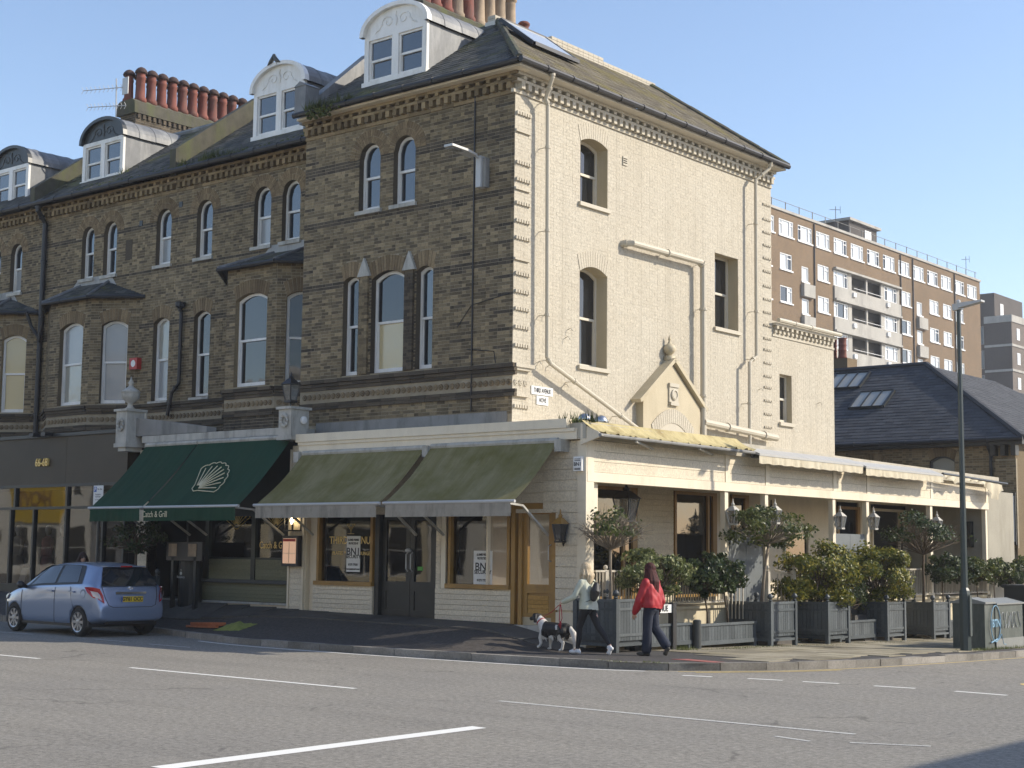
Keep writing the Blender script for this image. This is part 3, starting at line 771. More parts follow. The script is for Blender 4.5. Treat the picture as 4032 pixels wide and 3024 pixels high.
for y,z in ((25.35,7.0),(26.2,6.8),(25.1,5.95),(25.5,5.92),(26.05,5.55),(34.4,6.2),(37.6,6.1),(26.1,6.6)):
    mb=MB(); mb.tube([FS(y,z,0),FS(y,z+.03,.09),FS(y+.02,z-.04,.13)],.009,5); mb.build('wall_hook','cream_paint',cb)
# ---- gabled niche on the side wall
gx=XS+.20; FG=Fr((gx,0,0),(0,1,0)); gl,gr,gc=28.83,31.25,30.06
gw=MB(); gw.prism([FG(gl,4.2,-.21),FG(gr,4.2,-.21),FG(gr,5.45,-.21),FG(gc,6.38,-.21),FG(gl,5.45,-.21)],FG.n*.21); gb=gw.build('gable_porch','tan_paint',cb)
o=op(gl+.42,gr-.38,4.2,5.0,'seg',.42,.34); voussoirs(FG,[o],'painted_brick',gb,.02)
mb=MB(); mb.prism([FG(u,z,.003) for u,z in outline(o,.0)],FG.n*.004); mb.build('blind_arch','cream_paint',gb)
for a,b in (((gl-.22,5.42),(gc,6.52)),((gc,6.52),(gr+.22,5.42))):
    pa,pb=FG(a[0],a[1],-.06),FG(b[0],b[1],-.06); mb=MB(); mb.bar(pa,pb,.30,.09,up=(0,0,1)); mb.build('coping','tan_paint',gb)
mb=MB(); FG.box(mb,gc-.10,gc+.10,6.45,6.62,-.19,.01); mb.lathe(FG(gc,6.62,-.09),[(.05,0),(.07,.04),(.13,.09),(.155,.17),(.12,.25),(.05,.30),(.028,.36),(.04,.39),(.012,.5)],12); mb.build('finial','tan_paint',gb,smooth=True)
mb=MB(); FG.box(mb,gc-.17,gc+.17,5.42,5.50,0,.07); FG.box(mb,gc-.2,gc+.2,5.86,5.95,0,.06); FG.box(mb,gc-.19,gc+.19,5.50,5.86,0,.035)
mb.lathe(FG(gc,5.68,.03),[(.13,0),(.13,.04),(.10,.05),(.09,.03),(.02,.03)],14,ax='x'); mb.build('plaque','cream_paint',gb)
# ---- closed core behind windows, added so no sun leaks through the building
mb=MB(); mb.box(XL+.02,XS-.55,YF+.5,YE,0,12.1); mb.box(XL+2,XS-.5,YE,38.57,0,8.05); mb.box(XL,XL+.3,YF+.02,YE,4.5,12.14); mb.build('core','black_interior',cb)
mb=MB(); mb.box(XS-.5,XS-.002,YE-.02,YE,8.0,12.14); mb.box(XS-3,XS-.002,38.56,38.575,0,8.1); mb.build('end_wall','cream_mortar',cb)
# ---- roof
ZE=12.24; RX,RY0,RY1,RZ=-23.25,27.5,34.1,14.85; ex,ey=-19.60,23.88; sl_=math.hypot(3.62,RZ-ZE)
mb0=MB(); mb0.box(XL,-22,YF+.3,YE,12.10,12.12); rt=mb0.build('roof','dark_slate',cb)
rf,it=slate_plane((0,ey,ZE),(1,0,0),(0,3.6,RZ-ZE),[(-26.35,0),(ex,0),(RX,sl_),(-26.35,sl_)],'mossy_slate',rt)
pieces('slate',it,'mossy_slate',rt,150)
rf,it=slate_plane((ex,0,ZE),(0,1,0),(-3.6,0,RZ-ZE),[(ey,0),(35.28,0),(RY1,sl_),(RY0,sl_)],'lichen_slate',rt)
it2=[(c,s,np.array([-a[0],-a[1],a[2]])) if False else (c,s,a) for c,s,a in it]
pieces('slate',it2,'lichen_slate',rt,150)
mb=MB(); mb.quad((ex,35.28,ZE),(XL,35.28,ZE),(RX,RY1,RZ)); mb.quad((RX,RY0,RZ),(RX,RY1,RZ),(XL,35.28,12.7),(XL,27.5,12.7)); mb.quad((RX,RY0,RZ),(XL,RY0,RZ),(XL,RY0,12.7)); mb.build('rear_slope','dark_slate',rt)
# hip and ridge
for a,b in (((ex,ey,ZE+.03),(RX,RY0,RZ+.03)),((ex,35.28,ZE+.03),(RX,RY1,RZ+.03))):
    mb=MB(); A,B=Vector(a),Vector(b); n=14
    for i in range(n): mb.tube([A.lerp(B,i/n),A.lerp(B,(i+.97)/n)],.085+.012*random.random(),7)
    mb.build('hip_tiles','mossy_render',rt)
it=[]; y=27.35
while y<34.2:
    for r in range(2 if not 29.6<y<31.8 else 3): it.append(((RX-.1,y+.11,14.88+r*.085),(.24,.215,.075),np.eye(3)))
    y+=.225
pieces('coping_brick',it,'white_coping_brick' if False else 'painted_brick',rt,60)
mb=MB(); mb.box(RX-.26,RX+.06,27.3,34.2,14.5,14.84); mb.build('ridge_parapet','white_coping',rt)
# open rooflight on the side slope
def on_side(y,s,h=0):
    S=Vector((-3.6,0,RZ-ZE)).normalized(); N=Vector((RZ-ZE,0,3.6)).normalized(); return Vector((ex,y,ZE))+S*s+N*h
mb=MB()
c=[on_side(26.6,2.3,.12),on_side(28.3,2.3,.12),on_side(28.3,3.6,.16),on_side(26.6,3.6,.16)]
for a,b in zip(c,c[1:]+c[:1]): mb.bar(a,b,.09,.09)
rl=mb.build('rooflight','dark_metal',rt); mb=MB(); mb.quad(*[p+Vector((.02,0,.03)) for p in c]); mb.build('pane','flats_glass',rl)
# party parapet on the left with lead coping and end pier
mb=MB(); P=[(24.15,12.1),(24.15,12.55),(26.2,14.35),(28.4,15.5),(30,15.5),(30,12.3)]
mb.prism([(XL-.12,y,z) for y,z in P],(.28,0,0)); pp=mb.build('party_parapet','lead',cb)
mb=MB(); mb.box(XL-.16,XL+.22,24.02,24.46,12.3,13.0); mb.prism([(XL-.18,24.0,13.0),(XL+.24,24.0,13.0),(XL+.03,24.0,13.12)],(0,.48,0)); mb.build('end_pier','lead',pp)
# ---- dormers (shared by the terrace)
def dormer(parent,x0,x1,yf,z0,zs,ztop,yb,white=True,fm='white_gloss',slope=.68,cheek='lead'):
    F=Fr((0,yf,0),(1,0,0)); xc=(x0+x1)/2; hw=(x1-x0)/2
    def arc(r_,n=16,dz=0): return [(xc+ (hw+r_)*math.cos(math.pi*i/n), zs+dz+(ztop-zs+r_*.8)*math.sin(math.pi*i/n)**.9) for i in range(n+1)]
    mb=MB(); t=.14
    F.box(mb,x0,x0+t,z0,zs+.02,-.08,0); F.box(mb,x1-t,x1,z0,zs+.02,-.08,0); F.box(mb,xc-.10,xc+.10,z0+.10,zs-.02,-.08,-.004)
    F.box(mb,x0-.03,x1+.03,z0-.06,z0+.10,-.08,.05); F.box(mb,x0+t,x1-t,zs-.10,zs+.02,-.08,-.003)
    d=mb.build('dormer',fm,parent)
    mb=MB(); mb.prism([F(u,z,-.06) for u,z in arc(-.02)],F.n*.04); mb.build('tympanum',fm if white else 'charcoal_paint',d)
    mb=MB(); A=arc(.10); B=arc(-.02); dd=.09
    for i in range(len(A)-1): mb.quad(F(*A[i],dd),F(*A[i+1],dd),F(*B[i+1],dd),F(*B[i],dd)); mb.quad(F(*B[i],dd),F(*B[i+1],dd),F(*B[i+1],-.06),F(*B[i],-.06)); mb.quad(F(*A[i+1],dd),F(*A[i],dd),F(*A[i],-.06),F(*A[i+1],-.06))
    mb.build('arch_moulding',fm if white else 'charcoal_paint',d)
    # scroll relief
    mb=MB(); h=(ztop-zs)
    for s in (-1,1):
        P=[F(xc+s*(.08+.20*math.cos(a)*(1-a/9)+.18),zs+h*.42+.16*math.sin(a)*(1-a/9),-.015) for a in [k*.5 for k in range(15)]]; mb.tube(P,.016,5)
        mb.tube([F(xc+s*(.42+.06*k),zs+h*(.40-.08*k+.05*math.sin(k*2.2)),-.015) for k in range(6)],.014,5)
    mb.tube([F(xc,zs+h*.2,-.015),F(xc+.03,zs+h*.45,-.01),F(xc-.02,zs+h*.62,-.01),F(xc,zs+h*.8,-.015)],.022,5); mb.build('scroll_relief',fm if white else 'slate_grey_paint',d)
    for a,b in ((x0+t,xc-.10),(xc+.10,x1-t)):
        o=op(a,b,z0+.10,zs-.10,'flat'); w=window(F,o,d,.045,fmat=fm,glass='window_sky',sill=None,fw=.05,name='sash')
    # cheeks and barrel roof
    for x in (x0+.02,x1-.02): mb=MB(); mb.prism([(x-.015,yf+.01,z0),(x-.015,yf+.01,zs),(x-.015,yb,zs),(x-.015,yb,zs-.01),(x-.015,yf+.02,z0-.05)],(.03,0,0)); mb.build('cheek',cheek,d,recalc=True)
    mb=MB(); A=arc(.07); B=arc(.0); L=yb+1.2-yf; seg=5
    for s in range(seg):
        ya=yf-.06+ (L)*s/seg; yc=yf-.06+L*(s+1)/seg-.006; lift=.0 if s%2 else .008
        for i in range(len(A)-1): mb.quad((A[i+1][0],ya,A[i+1][1]+lift),(A[i][0],ya,A[i][1]+lift),(A[i][0],yc,A[i][1]+lift),(A[i+1][0],yc,A[i+1][1]+lift))
        mb.tube([(x,yc,z+lift) for x,z in A],.014,5)
    mb.build('barrel_roof',cheek,d)
    return d
dormer(cb,-25.10,-23.08,24.75,12.86,14.08,14.66,26.6)
# moss clump and weeds in the gutter
def tuft(c,r,n,parent,mat='moss_clump',h=1.0):
    mb=MB()
    for i in range(n):
        a=random.uniform(0,6.28); q=random.random()**.5*r; p=Vector(c)+Vector((math.cos(a)*q*1.8,math.sin(a)*q*.6,0)); t=p+Vector((random.uniform(-.1,.1),random.uniform(-.1,.06),random.uniform(.06,.28)*h)); s=Vector((math.cos(a),math.sin(a),0))*.014
        mb.quad(p-s,p+s,t)
    o=mb.build('weeds',mat,parent); o['kind']='stuff'; return o
tuft((-25.6,23.85,12.24),.3,260,cb); tuft((-24.9,23.9,12.26),.2,120,cb)
mb=MB()
for k in range(60):
    p=Vector((-25.6+random.gauss(0,.25),23.8+random.uniform(-.06,.1),12.26-random.random()*.25)); mb.lathe(p,[(.02,0),(.05,.03),(.03,.07)],5)
o=mb.build('moss',"moss_clump",cb); o['kind']='stuff'
# ---- chimney stack with pots
plain('cowl_soot',(.06,.035,.03),.9,.3,6)
def chimney(parent,x,y0,y1,zb,zt,pots,rows,wd=.7,body='mossy_render',brick='stock_brick'):
    mb=MB(); mb.box(x-wd/2+.08,x+wd/2-.08,y0+.1,y1-.1,zb,zt-.45); st=mb.build('chimney_stack','mortar',parent)
    F=Fr((x+wd/2-.08,0,0),(0,1,0)); F2=Fr((0,y0+.1,0),(1,0,0)); b=brickfield(F,y0+.1,y1-.1,zb,zt-.45,(),lambda u,z:'dark_brick'); b2=brickfield(F2,x-wd/2+.08,x+wd/2-.08,zb,zt-.45,(),lambda u,z:'dark_brick')
    pieces('brick',b['dark_brick']+b2['dark_brick'],'dark_brick',st,10)
    it=[]; dentils(F,y0+.1,y1-.1,zt-.62,zt-.48,.06,.2,.1,it); pieces('dentil',it,'dark_brick',st)
    mb=MB(); n=10
    for i in range(n):
        a=y0+(y1-y0)*i/n; c=y0+(y1-y0)*(i+1)/n
        mb.prism([(x-wd/2,a,zt-.47),(x+wd/2,a,zt-.47),(x+wd/2-.02,a,zt-.10),(x+wd/2-.16,a,zt+random.uniform(-.01,.03)),(x-wd/2+.16,a,zt),(x-wd/2,a,zt-.10)],(0,c-a,0))
    mb.build('coping','mossy_render',st)
    for dx,y,h,r,mt,cowl in pots:
        mb=MB(); pr=[(r*1.15,-.05),(r*1.12,.08),(r*.92,.14),(r*.80,h-.26),(r*.84,h-.22),(r*.80,h-.18),(r*.82,h-.12),(r*1.0,h-.10),(r*1.02,h-.04),(r*.8,h-.03),(r*.8,h)]
        if cowl: pr=[(r*1.2,-.05),(r*1.12,.1),(r*.88,.16),(r*.78,h-.3),(r*.86,h-.28),(r*.86,h-.22),(r*.8,h-.2),(r*.8,h-.02)]
        mb.lathe((x+dx,y,zt),pr,12); p=mb.build('chimney_pot',mt,st,smooth=True)
        if cowl:
            mb=MB(); mb.lathe((x+dx,y,zt+h-.10),[(r*1.12,0),(r*1.22,.03),(r*1.1,.10),(r*.7,.18),(r*.2,.22)],12); mb.build('cowl','cowl_soot',p,smooth=True)
            mb=MB(); mb.lathe((x+dx,y,zt+h-.15),[(r*.70,0),(r*.70,.06)],10); mb.build('cowl_opening','white_coping',p)
    return st
pots=[(.0,28.25+.45*k,1.05 if k<6 else 1.2,.19,'terracotta' if k in (0,1,2,4) else 'pot_buff',False) for k in range(9)]
pots+=[(-.28,28.4+.5*k,.95,.17,'terracotta',False) for k in range(6)]+[(.1,32.35,.62,.17,'terracotta',False)]
chimney(cb,XL+.05,27.9,32.7,13.5,16.30,pots,1)
# ================================================================== terrace houses to the left
YT=25.7; FT=Fr((0,YT,0),(1,0,0)); ZTE=12.20; yte=25.32; ridge_y,ridge_z=28.6,14.58
def tone_t(u,z):
    for a,b in ((10.82,10.97),(9.54,9.68),(8.00,8.13)):
        if a<z<b: return 'dark_brick'
    return 'stock_brick'
def bay(parent,xa,xb,yb,xw0,xw1,fo,co,label):
    """canted bay: front from xa to xb at yb, returns to the wall at xw0 / xw1"""
    bw=D.objects.new('bay_window',None); COL.objects.link(bw); bw.parent=parent; bw.location=-Vector(parent['_world'])
    faces=[(Fr((xa,yb,0),(1,0,0)),xb-xa,fo),(Fr((xb,yb,0),(xw1-xb,YT-yb,0)),math.hypot(xw1-xb,YT-yb),co),(Fr((xw0,YT,0),(xa-xw0,yb-YT,0)),math.hypot(xa-xw0,YT-yb),[])]
    for i,(F,L,ops) in enumerate(faces):
        w=backing(F,0,L,4.3,8.9,ops,'mortar',bw,rmat='stock_brick')
        b=brickfield(F,0,L,5.895,8.895,ops,None); b2=brickfield(F,0,L,4.5,5.17,(),lambda u,z:'dark_brick')
        for k,v in b2.items(): b.setdefault(k,[]).extend(v)
        for k,v in b.items(): pieces('brick',v,k,w,25 if i==0 else 8)
        voussoirs(F,ops,'arch_brick',w); pieces('string_brick',string_course(F,0,L,w),'dark_brick',w,12)
        rosettes(F,.05,L,5.475,w)
        for o in ops: window(F,o,bw,.12,glass=o['g'],glass2=o['g2'],sill=None)
    # hipped slate roof with gutter
    e=.22; z0,z1=8.93,9.50; A=Vector((xa-e*.6,yb-e,z0)); B=Vector((xb+e*.6,yb-e,z0)); C_=Vector((xw1+e,YT,z0)); Dd=Vector((xw0-e,YT,z0)); T0=Vector((xa+.35,YT,z1)); T1=Vector((xb-.25,YT,z1))
    mb=MB(); mb.quad(A,B,T1,T0); mb.quad(B,C_,T1); mb.quad(Dd,A,T0); mb.quad(Dd,C_,B,A); rf=mb.build('bay_roof','dark_slate',bw)
    S=(T0+T1)/2-(A+B)/2; s=S.length; U=(B-A).normalized(); ub=(B-A).length
    _,it=slate_plane(A,U,S,[(0,0),(ub,0),((T1-A).dot(U),s),((T0-A).dot(U),s)],'mossy_slate',rf)
    U2=(C_-B).normalized(); S2=T1-(B+U2*((T1-B).dot(U2))); L2=(C_-B).length
    _,it2=slate_plane(B,U2,S2,[(0,0),(L2,0),((T1-B).dot(U2)+.02,S2.length)],'mossy_slate',rf)
    pieces('slate',it+it2,'mossy_slate',rf,30)
    for P in ((A,B),(B,C_),(Dd,A)): gutter([p+Vector((0,0,-.02)) for p in P],.055,'gutter_black',rf)
    for P in ((B,T1),(A,T0)): mb=MB(); mb.tube([p+Vector((0,0,.02)) for p in P],.05,7); mb.build('hip_tiles','lead',rf)
    mb=MB(); mb.quad(T0+Vector((-.5,-.02,-.1)),T1+Vector((.5,-.02,-.25)),T1+Vector((.1,-.02,.22)),T0+Vector((-.1,-.02,.22))); mb.build('lead_flashing','flashing',rf)
def tagop(o,g,g2=None): o['g']=g; o['g2']=g2 or g; return o
def house(x0,x1,label,ops,dorm,skips=(),glass=None,vis=160):
    h=thing('terrace_house',label,'house',((x0+x1)/2,29,0))
    w=backing(FT,x0,x1,4.2,12.14,ops,'mortar',h,rmat='dark_brick',recess=.13)
    b=brickfield(FT,x0+.002,x1-.002,5.895,11.745,ops,tone_t,jit=.005); b2=brickfield(FT,x0+.002,x1-.002,4.6,5.17,(),lambda u,z:'dark_brick' if random.random()<.6 else 'stock_brick')
    for k,v in b2.items(): b.setdefault(k,[]).extend(v)
    pieces('brick',b['stock_brick'],'stock_brick',w,vis); pieces('brick',b['dark_brick'],'dark_brick',w,20)
    voussoirs(FT,ops,'arch_brick',w); pieces('string_brick',string_course(FT,x0,x1,w),'dark_brick',w,30); rosettes(FT,x0,x1,5.475,w)
    for o in ops: window(FT,o,h,.13,glass=o.get('g','window_sky'),glass2=o.get('g2',o.get('g','window_sky')),sill='stone_white')
    it=[]; dentils(FT,x0,x1,11.78,11.92,.13,.225,.115,it); dentils(FT,x0,x1,11.99,12.06,.15,.30,.10,it)
    pieces('dentil',it,'yellow_brick',w,60); lay=[]
    for z0,z1,d in ((11.92,11.985,.13),(12.06,12.13,.16),(11.69,11.775,.03)):
        u=x0
        while u<x1-.01: L=min(.34,x1-u); lay.append(FT.item(u+L/2,(z0+z1)/2,d/2-.02,L-.006,z1-z0-.004,d+.04)); u+=L
    pieces('cornice_brick',lay,'yellow_brick',w,30)
    gutter([(x0,yte-.05,12.17),(x1,yte-.05,12.17)],.075,'gutter_black',h)
    mb=MB(); mb.box(x0,x1,YT+.45,34,0,12.1); mb.build('core','black_interior',h)  # unseen block added inside the house to stop sunlight leaking through
    sl=math.hypot(ridge_y-yte,ridge_z-ZTE); mb=MB(); mb.quad((x0,ridge_y,ridge_z),(x1,ridge_y,ridge_z),(x1,34,12.2),(x0,34,12.2)); rt=mb.build('roof','dark_slate',h,recalc=True)
    _,it=slate_plane((0,yte,ZTE),(1,0,0),(0,ridge_y-yte,ridge_z-ZTE),[(x0,0),(x1,0),(x1,sl),(x0,sl)],'mossy_slate',rt); pieces('slate',it,'mossy_slate',rt,120)
    mb=MB(); mb.tube([(x0,ridge_y,ridge_z+.03),(x1,ridge_y,ridge_z+.03)],.09,7); mb.build('ridge_tiles','lead',rt)
    for d in dorm: dormer(h,d[0],d[1],26.15,d[2],d[3],d[4],27.9,white=d[5])
    return h
R='round'
opsA=[tagop(op(-37.63,-37.03,9.70,11.25,R),'window_sky'),tagop(op(-36.56,-35.94,9.70,11.27,R),'window_sky'),tagop(op(-34.12,-33.46,9.72,11.30,R),'window_sky','window_curtain'),
      tagop(op(-34.10,-33.40,5.93,8.24,'seg',.14,.36),'window_pale','window_curtain')]
hA=house(-39.35,-33.18,'brown brick terrace house with a dark arched dormer and canted bay beside the square drainpipe',opsA,[(-38.45,-36.45,12.72,13.96,14.58,False)])
bay(hA,-37.95,-36.0,24.97,-39.2,-34.75,[tagop(op(.5,1.62,5.92,8.28,'seg',.16,.34),'window_curtain','window_pale')],[tagop(op(.34,1.12,5.92,8.26,'seg',.14,.34),'window_curtain','window_curtain')],'')
opsB=[tagop(op(-32.36,-31.70,9.73,11.31,R),'window_sky'),tagop(op(-30.02,-29.36,9.75,11.33,R),'window_sky','window_curtain'),tagop(op(-28.93,-28.25,9.76,11.34,R),'window_sky'),
      tagop(op(-32.34,-31.66,5.94,8.27,'seg',.14,.36),'window_dark','window_dark')]
hB=house(-33.18,-26.56,'brown brick terrace house with a white arched dormer, joined to the corner house',opsB,[(-30.7,-28.7,12.80,14.10,14.72,True)])
bay(hB,-29.55,-27.7,24.5,-30.8,-26.45,[tagop(op(.34,1.52,5.92,8.25,'seg',.16,.34),'window_dark','window_dark')],[tagop(op(.25,1.0,5.92,8.22,'seg',.14,.34),'window_dark')],'')
opsC=[tagop(op(-41.35,-40.73,9.66,11.2,R),'window_sky','window_curtain'),tagop(op(-42.5,-41.9,9.66,11.2,R),'window_sky'),tagop(op(-45.1,-44.4,5.93,8.24,'seg',.14,.36),'window_dark')]
hC=house(-52,-39.35,'brown brick terrace house beyond the square drainpipe, its dark arched dormer highest over the edge',opsC,[(-43.3,-41.32,12.66,13.88,14.5,False)],vis=80)
bay(hC,-42.9,-41.0,24.97,-44.1,-39.75,[tagop(op(.5,1.62,5.92,8.28,'seg',.16,.34),'window_cream','window_cream')],[tagop(op(.34,1.12,5.92,8.26,'seg',.14,.34),'window_cream','window_cream')],'')
# blind slit in house A, vents
mb=MB(); FT.box(mb,-35.5,-35.2,10.05,10.62,-.02,.012); mb.build('blocked_opening','dark_brick',hA)
mb=MB(); FT.box(mb,-34.9,-34.76,10.95,11.1,0,.02); mb.build('air_vent','charcoal_paint',hA)
mb=MB(); FT.box(mb,-33.15,-33.0,11.25,11.4,0,.02); mb.build('air_vent','charcoal_paint',hB)
# party wall upstand between the two
mb=MB(); P=[(25.45,12.1),(25.45,12.85),(28.3,14.98),(28.9,15.0),(28.9,12.3)]; mb.prism([(-33.32,y,z) for y,z in P],(.26,0,0)); mb.build('party_parapet','mossy_render',hB)
mb=MB(); P=[(25.45,12.1),(25.45,12.75),(28.3,14.88),(28.9,14.9),(28.9,12.3)]; mb.prism([(-40.05,y,z) for y,z in P],(.22,0,0)); mb.build('party_parapet','mossy_render',hC)
# skylight on house A
S=Vector((0,ridge_y-yte,ridge_z-ZTE)).normalized(); N=Vector((0,-(ridge_z-ZTE),ridge_y-yte)).normalized()
def onT(x,s,h=0): return Vector((x,yte,ZTE))+S*s+N*h
c=[onT(-34.55,2.4,.06),onT(-33.9,2.4,.06),onT(-33.9,3.5,.06),onT(-34.55,3.5,.06)]; mb=MB()
for a,b in zip(c,c[1:]+c[:1]): mb.bar(a,b,.07,.07)
rl=mb.build('rooflight','dark_metal',hA); mb=MB(); mb.quad(*[p+N*.02 for p in c]); mb.build('pane','flats_glass',rl)
tuft((-31.0,25.35,12.22),.5,260,hB); tuft((-32.3,25.4,12.22),.3,120,hB); tuft((-36.2,26.2,12.75),.3,80,hA); tuft((-27.2,25.2,12.25),.25,150,hB)
mb=MB()
for k in range(160):
    x=random.uniform(-38,-27.5); p=Vector((x,25.4+random.random()**2*1.2,0)); p.z=ZTE+(p.y-yte)*.67; mb.lathe(p,[(.03,0),(.05,.02),(.02,.05)],5)
o=mb.build('moss','moss_clump',hB); o['kind']='stuff'
# chimney between A and C
pots=[(.20,28.85+.42*k,1.02,.17,'terracotta',True) for k in range(11)]+[(-.22,28.7+.42*k,.98,.17,'terracotta',True) for k in range(11)]
chimney(hA,-39.6,28.45,33.4,13.4,16.15,pots,2,wd=.95)
# square drainpipe and downpipes
pipe([(-39.4,YT-.38,12.15),(-39.4,YT-.38,11.95),(-39.42,YT-.1,11.6),(-39.45,YT-.1,4.7)],.075,'gutter_black',hA,brackets=(0,.1,0))
pipe([(-39.75,25.3,8.9),(-39.7,25.45,8.5),(-39.45,YT-.12,8.1),(-39.45,YT-.12,7.4)],.05,'gutter_black',hC)
pipe([(-38.9,25.3,8.9),(-39.1,25.45,8.5),(-39.42,YT-.14,8.0)],.05,'gutter_black',hA)
pipe([(-32.78,YT-.1,8.35),(-32.78,YT-.1,6.35),(-33.05,YT-.12,6.1),(-33.2,YT-.12,5.5)],.05,'gutter_black',hB,brackets=(0,.1,0))
mb=MB(); mb.lathe((-32.78,YT-.14,8.3),[(.05,0),(.06,.08),(.13,.14),(.13,.26)],8); mb.build('hopper','gutter_black',hB)
pipe([(-32.85,24.6,5.5),(-32.85,24.6,4.6)],.04,'grey_cream_paint',hB)
mb=MB(); mb.box(-34.92,-34.58,YT-.16,YT,6.86,7.18); o=mb.build('alarm_box','red_plastic',None); tag(o,'red alarm box fixed to the brick wall beside a bay','alarm box')
mb=MB(); mb.lathe((-34.75,YT-.165,7.02),[(.10,0),(.10,.01)],10,ax='y'); mb.build('shield','white_plastic',o)
# tv aerial on the chimney
ta=thing('tv_aerial','grey tv aerial with many short prongs beside the long chimney stack','aerial',(-39.6,28.2,15.2))
mb=MB(); mb.tube([(-39.6,28.4,14.9),(-39.6,28.1,15.2),(-39.6,28.05,16.75)],.02,6); mb.build('mast','alu',ta)
for z,L in ((16.45,1.1),(15.85,.8)):
    mb=MB(); mb.tube([(-39.6-L,27.6,z),(-39.6+.35,28.2,z)],.014,5); bm_=mb.build('boom','alu',ta); mb=MB()
    for k in range(11):
        t=k/10; p=Vector((-39.6-L,27.6,z)).lerp(Vector((-39.6+.35,28.2,z)),t); mb.tube([p+Vector((-.05,-.03,.11)),p,p+Vector((-.05,-.03,-.11))],.008,4)
    mb.build('prongs','alu',bm_)
mb=MB(); mb.bar((-39.25,28.15,16.2),(-39.25,28.15,16.75),.3,.02,up=(0,1,0)); mb.build('reflector','alu',ta)
# two pigeons on the white dormer
for x,s in ((-29.95,1),(-29.70,-1)):
    pg=MB(); z=14.72; c=Vector((x,26.05,z))
    pg.tube([c+Vector((-.12*s,0,.03)),c+Vector((-.06*s,0,.07)),c+Vector((.02*s,0,.11)),c+Vector((.07*s,0,.17)),c+Vector((.09*s,0,.23)),c+Vector((.11*s,0,.27)),c+Vector((.135*s,0,.28)),c+Vector((.16*s,0,.272))],[.012,.035,.062,.058,.038,.034,.026,.006],8)
    pg.tube([c+Vector((0,-.02,.08)),c+Vector((0,-.02,-.02))],.006,4); pg.tube([c+Vector((0,.02,.08)),c+Vector((0,.02,-.02))],.006,4)
    o=pg.build('pigeon','slate_grey_paint',smooth=True); tag(o,'grey pigeon perched on the white arched dormer','pigeon','pigeons on the white dormer')
# ================================================================== shop fascia 66-68
hs=thing('shop_front','dark bronze shop front numbered 66-68 with glazed display windows','shop',(-38,23.5,.5))
F6=Fr((0,23.5,0),(1,0,0)); zb=.88
for a,b in ((-52,-45.2),(-45.2,-40.0),(-40.0,-34.72),(-34.72,-32.05)):
    mb=MB(); F6.box(mb,a+.004,b-.004,3.60,4.86,-.5,0); mb.build('fascia_panel','bronze_panel',hs)
mb=MB(); F6.box(mb,-52,-32.0,4.862,4.95,-1.8,.06); mb.build('flat_roof','charcoal_paint',hs)
mb=MB(); F6.box(mb,-52,-31.8,.2,zb,-.3,0); mb.build('stall_riser','charcoal_paint',hs)
mb=MB(); F6.box(mb,-52,-32.0,2.93,3.0,-.1,.02); F6.box(mb,-52,-32.0,3.52,3.598,-.1,.02); F6.box(mb,-52,-32.0,zb,zb+.05,-.12,.03)
for u in (-48.5,-46,-43.5,-41,-39.2,-37.05,-34.62,-32.1): F6.box(mb,u-.045,u+.045,3.0,3.52,-.1,.015)
for u in (-48,-45,-42,-40,-38.9,-37.22,-36.12,-34.63,-33.0,-32.1): F6.box(mb,u-.04,u+.04,zb+.05,2.93,-.1,.015)
mb.build('glazing_bars','charcoal_paint',hs)
for a,b in zip((-52,-48,-45,-42,-40,-38.9,-37.22,-36.12,-34.63,-33.0),(-48,-45,-42,-40,-38.9,-37.22,-36.12,-34.63,-33.0,-32.1)):
    mb=MB(); mb.quad(F6(a,zb,-.05),F6(b,zb,-.05),F6(b,2.95,-.05),F6(a,2.95,-.05)); mb.build('pane','shop_glass',hs)
for a,b in ((-52,-43.5),(-43.5,-39.2),(-39.2,-37.05),(-37.05,-34.62),(-34.62,-32.1)):
    mb=MB(); mb.quad(F6(a,2.98,-.05),F6(b,2.98,-.05),F6(b,3.55,-.05),F6(a,3.55,-.05)); mb.build('pane','shop_glass',hs)
text('lettering','66-68',.30,facing(F6,-35.78,4.18,.03),'gold_leaf',hs,.03,sx=.85,bold=.004)
for x in (-35.95,-35.4):
    mb=MB(); mb.box(x-.10,x+.10,23.2,23.5,4.88,4.97); mb.build('floodlight','dark_metal',hs)
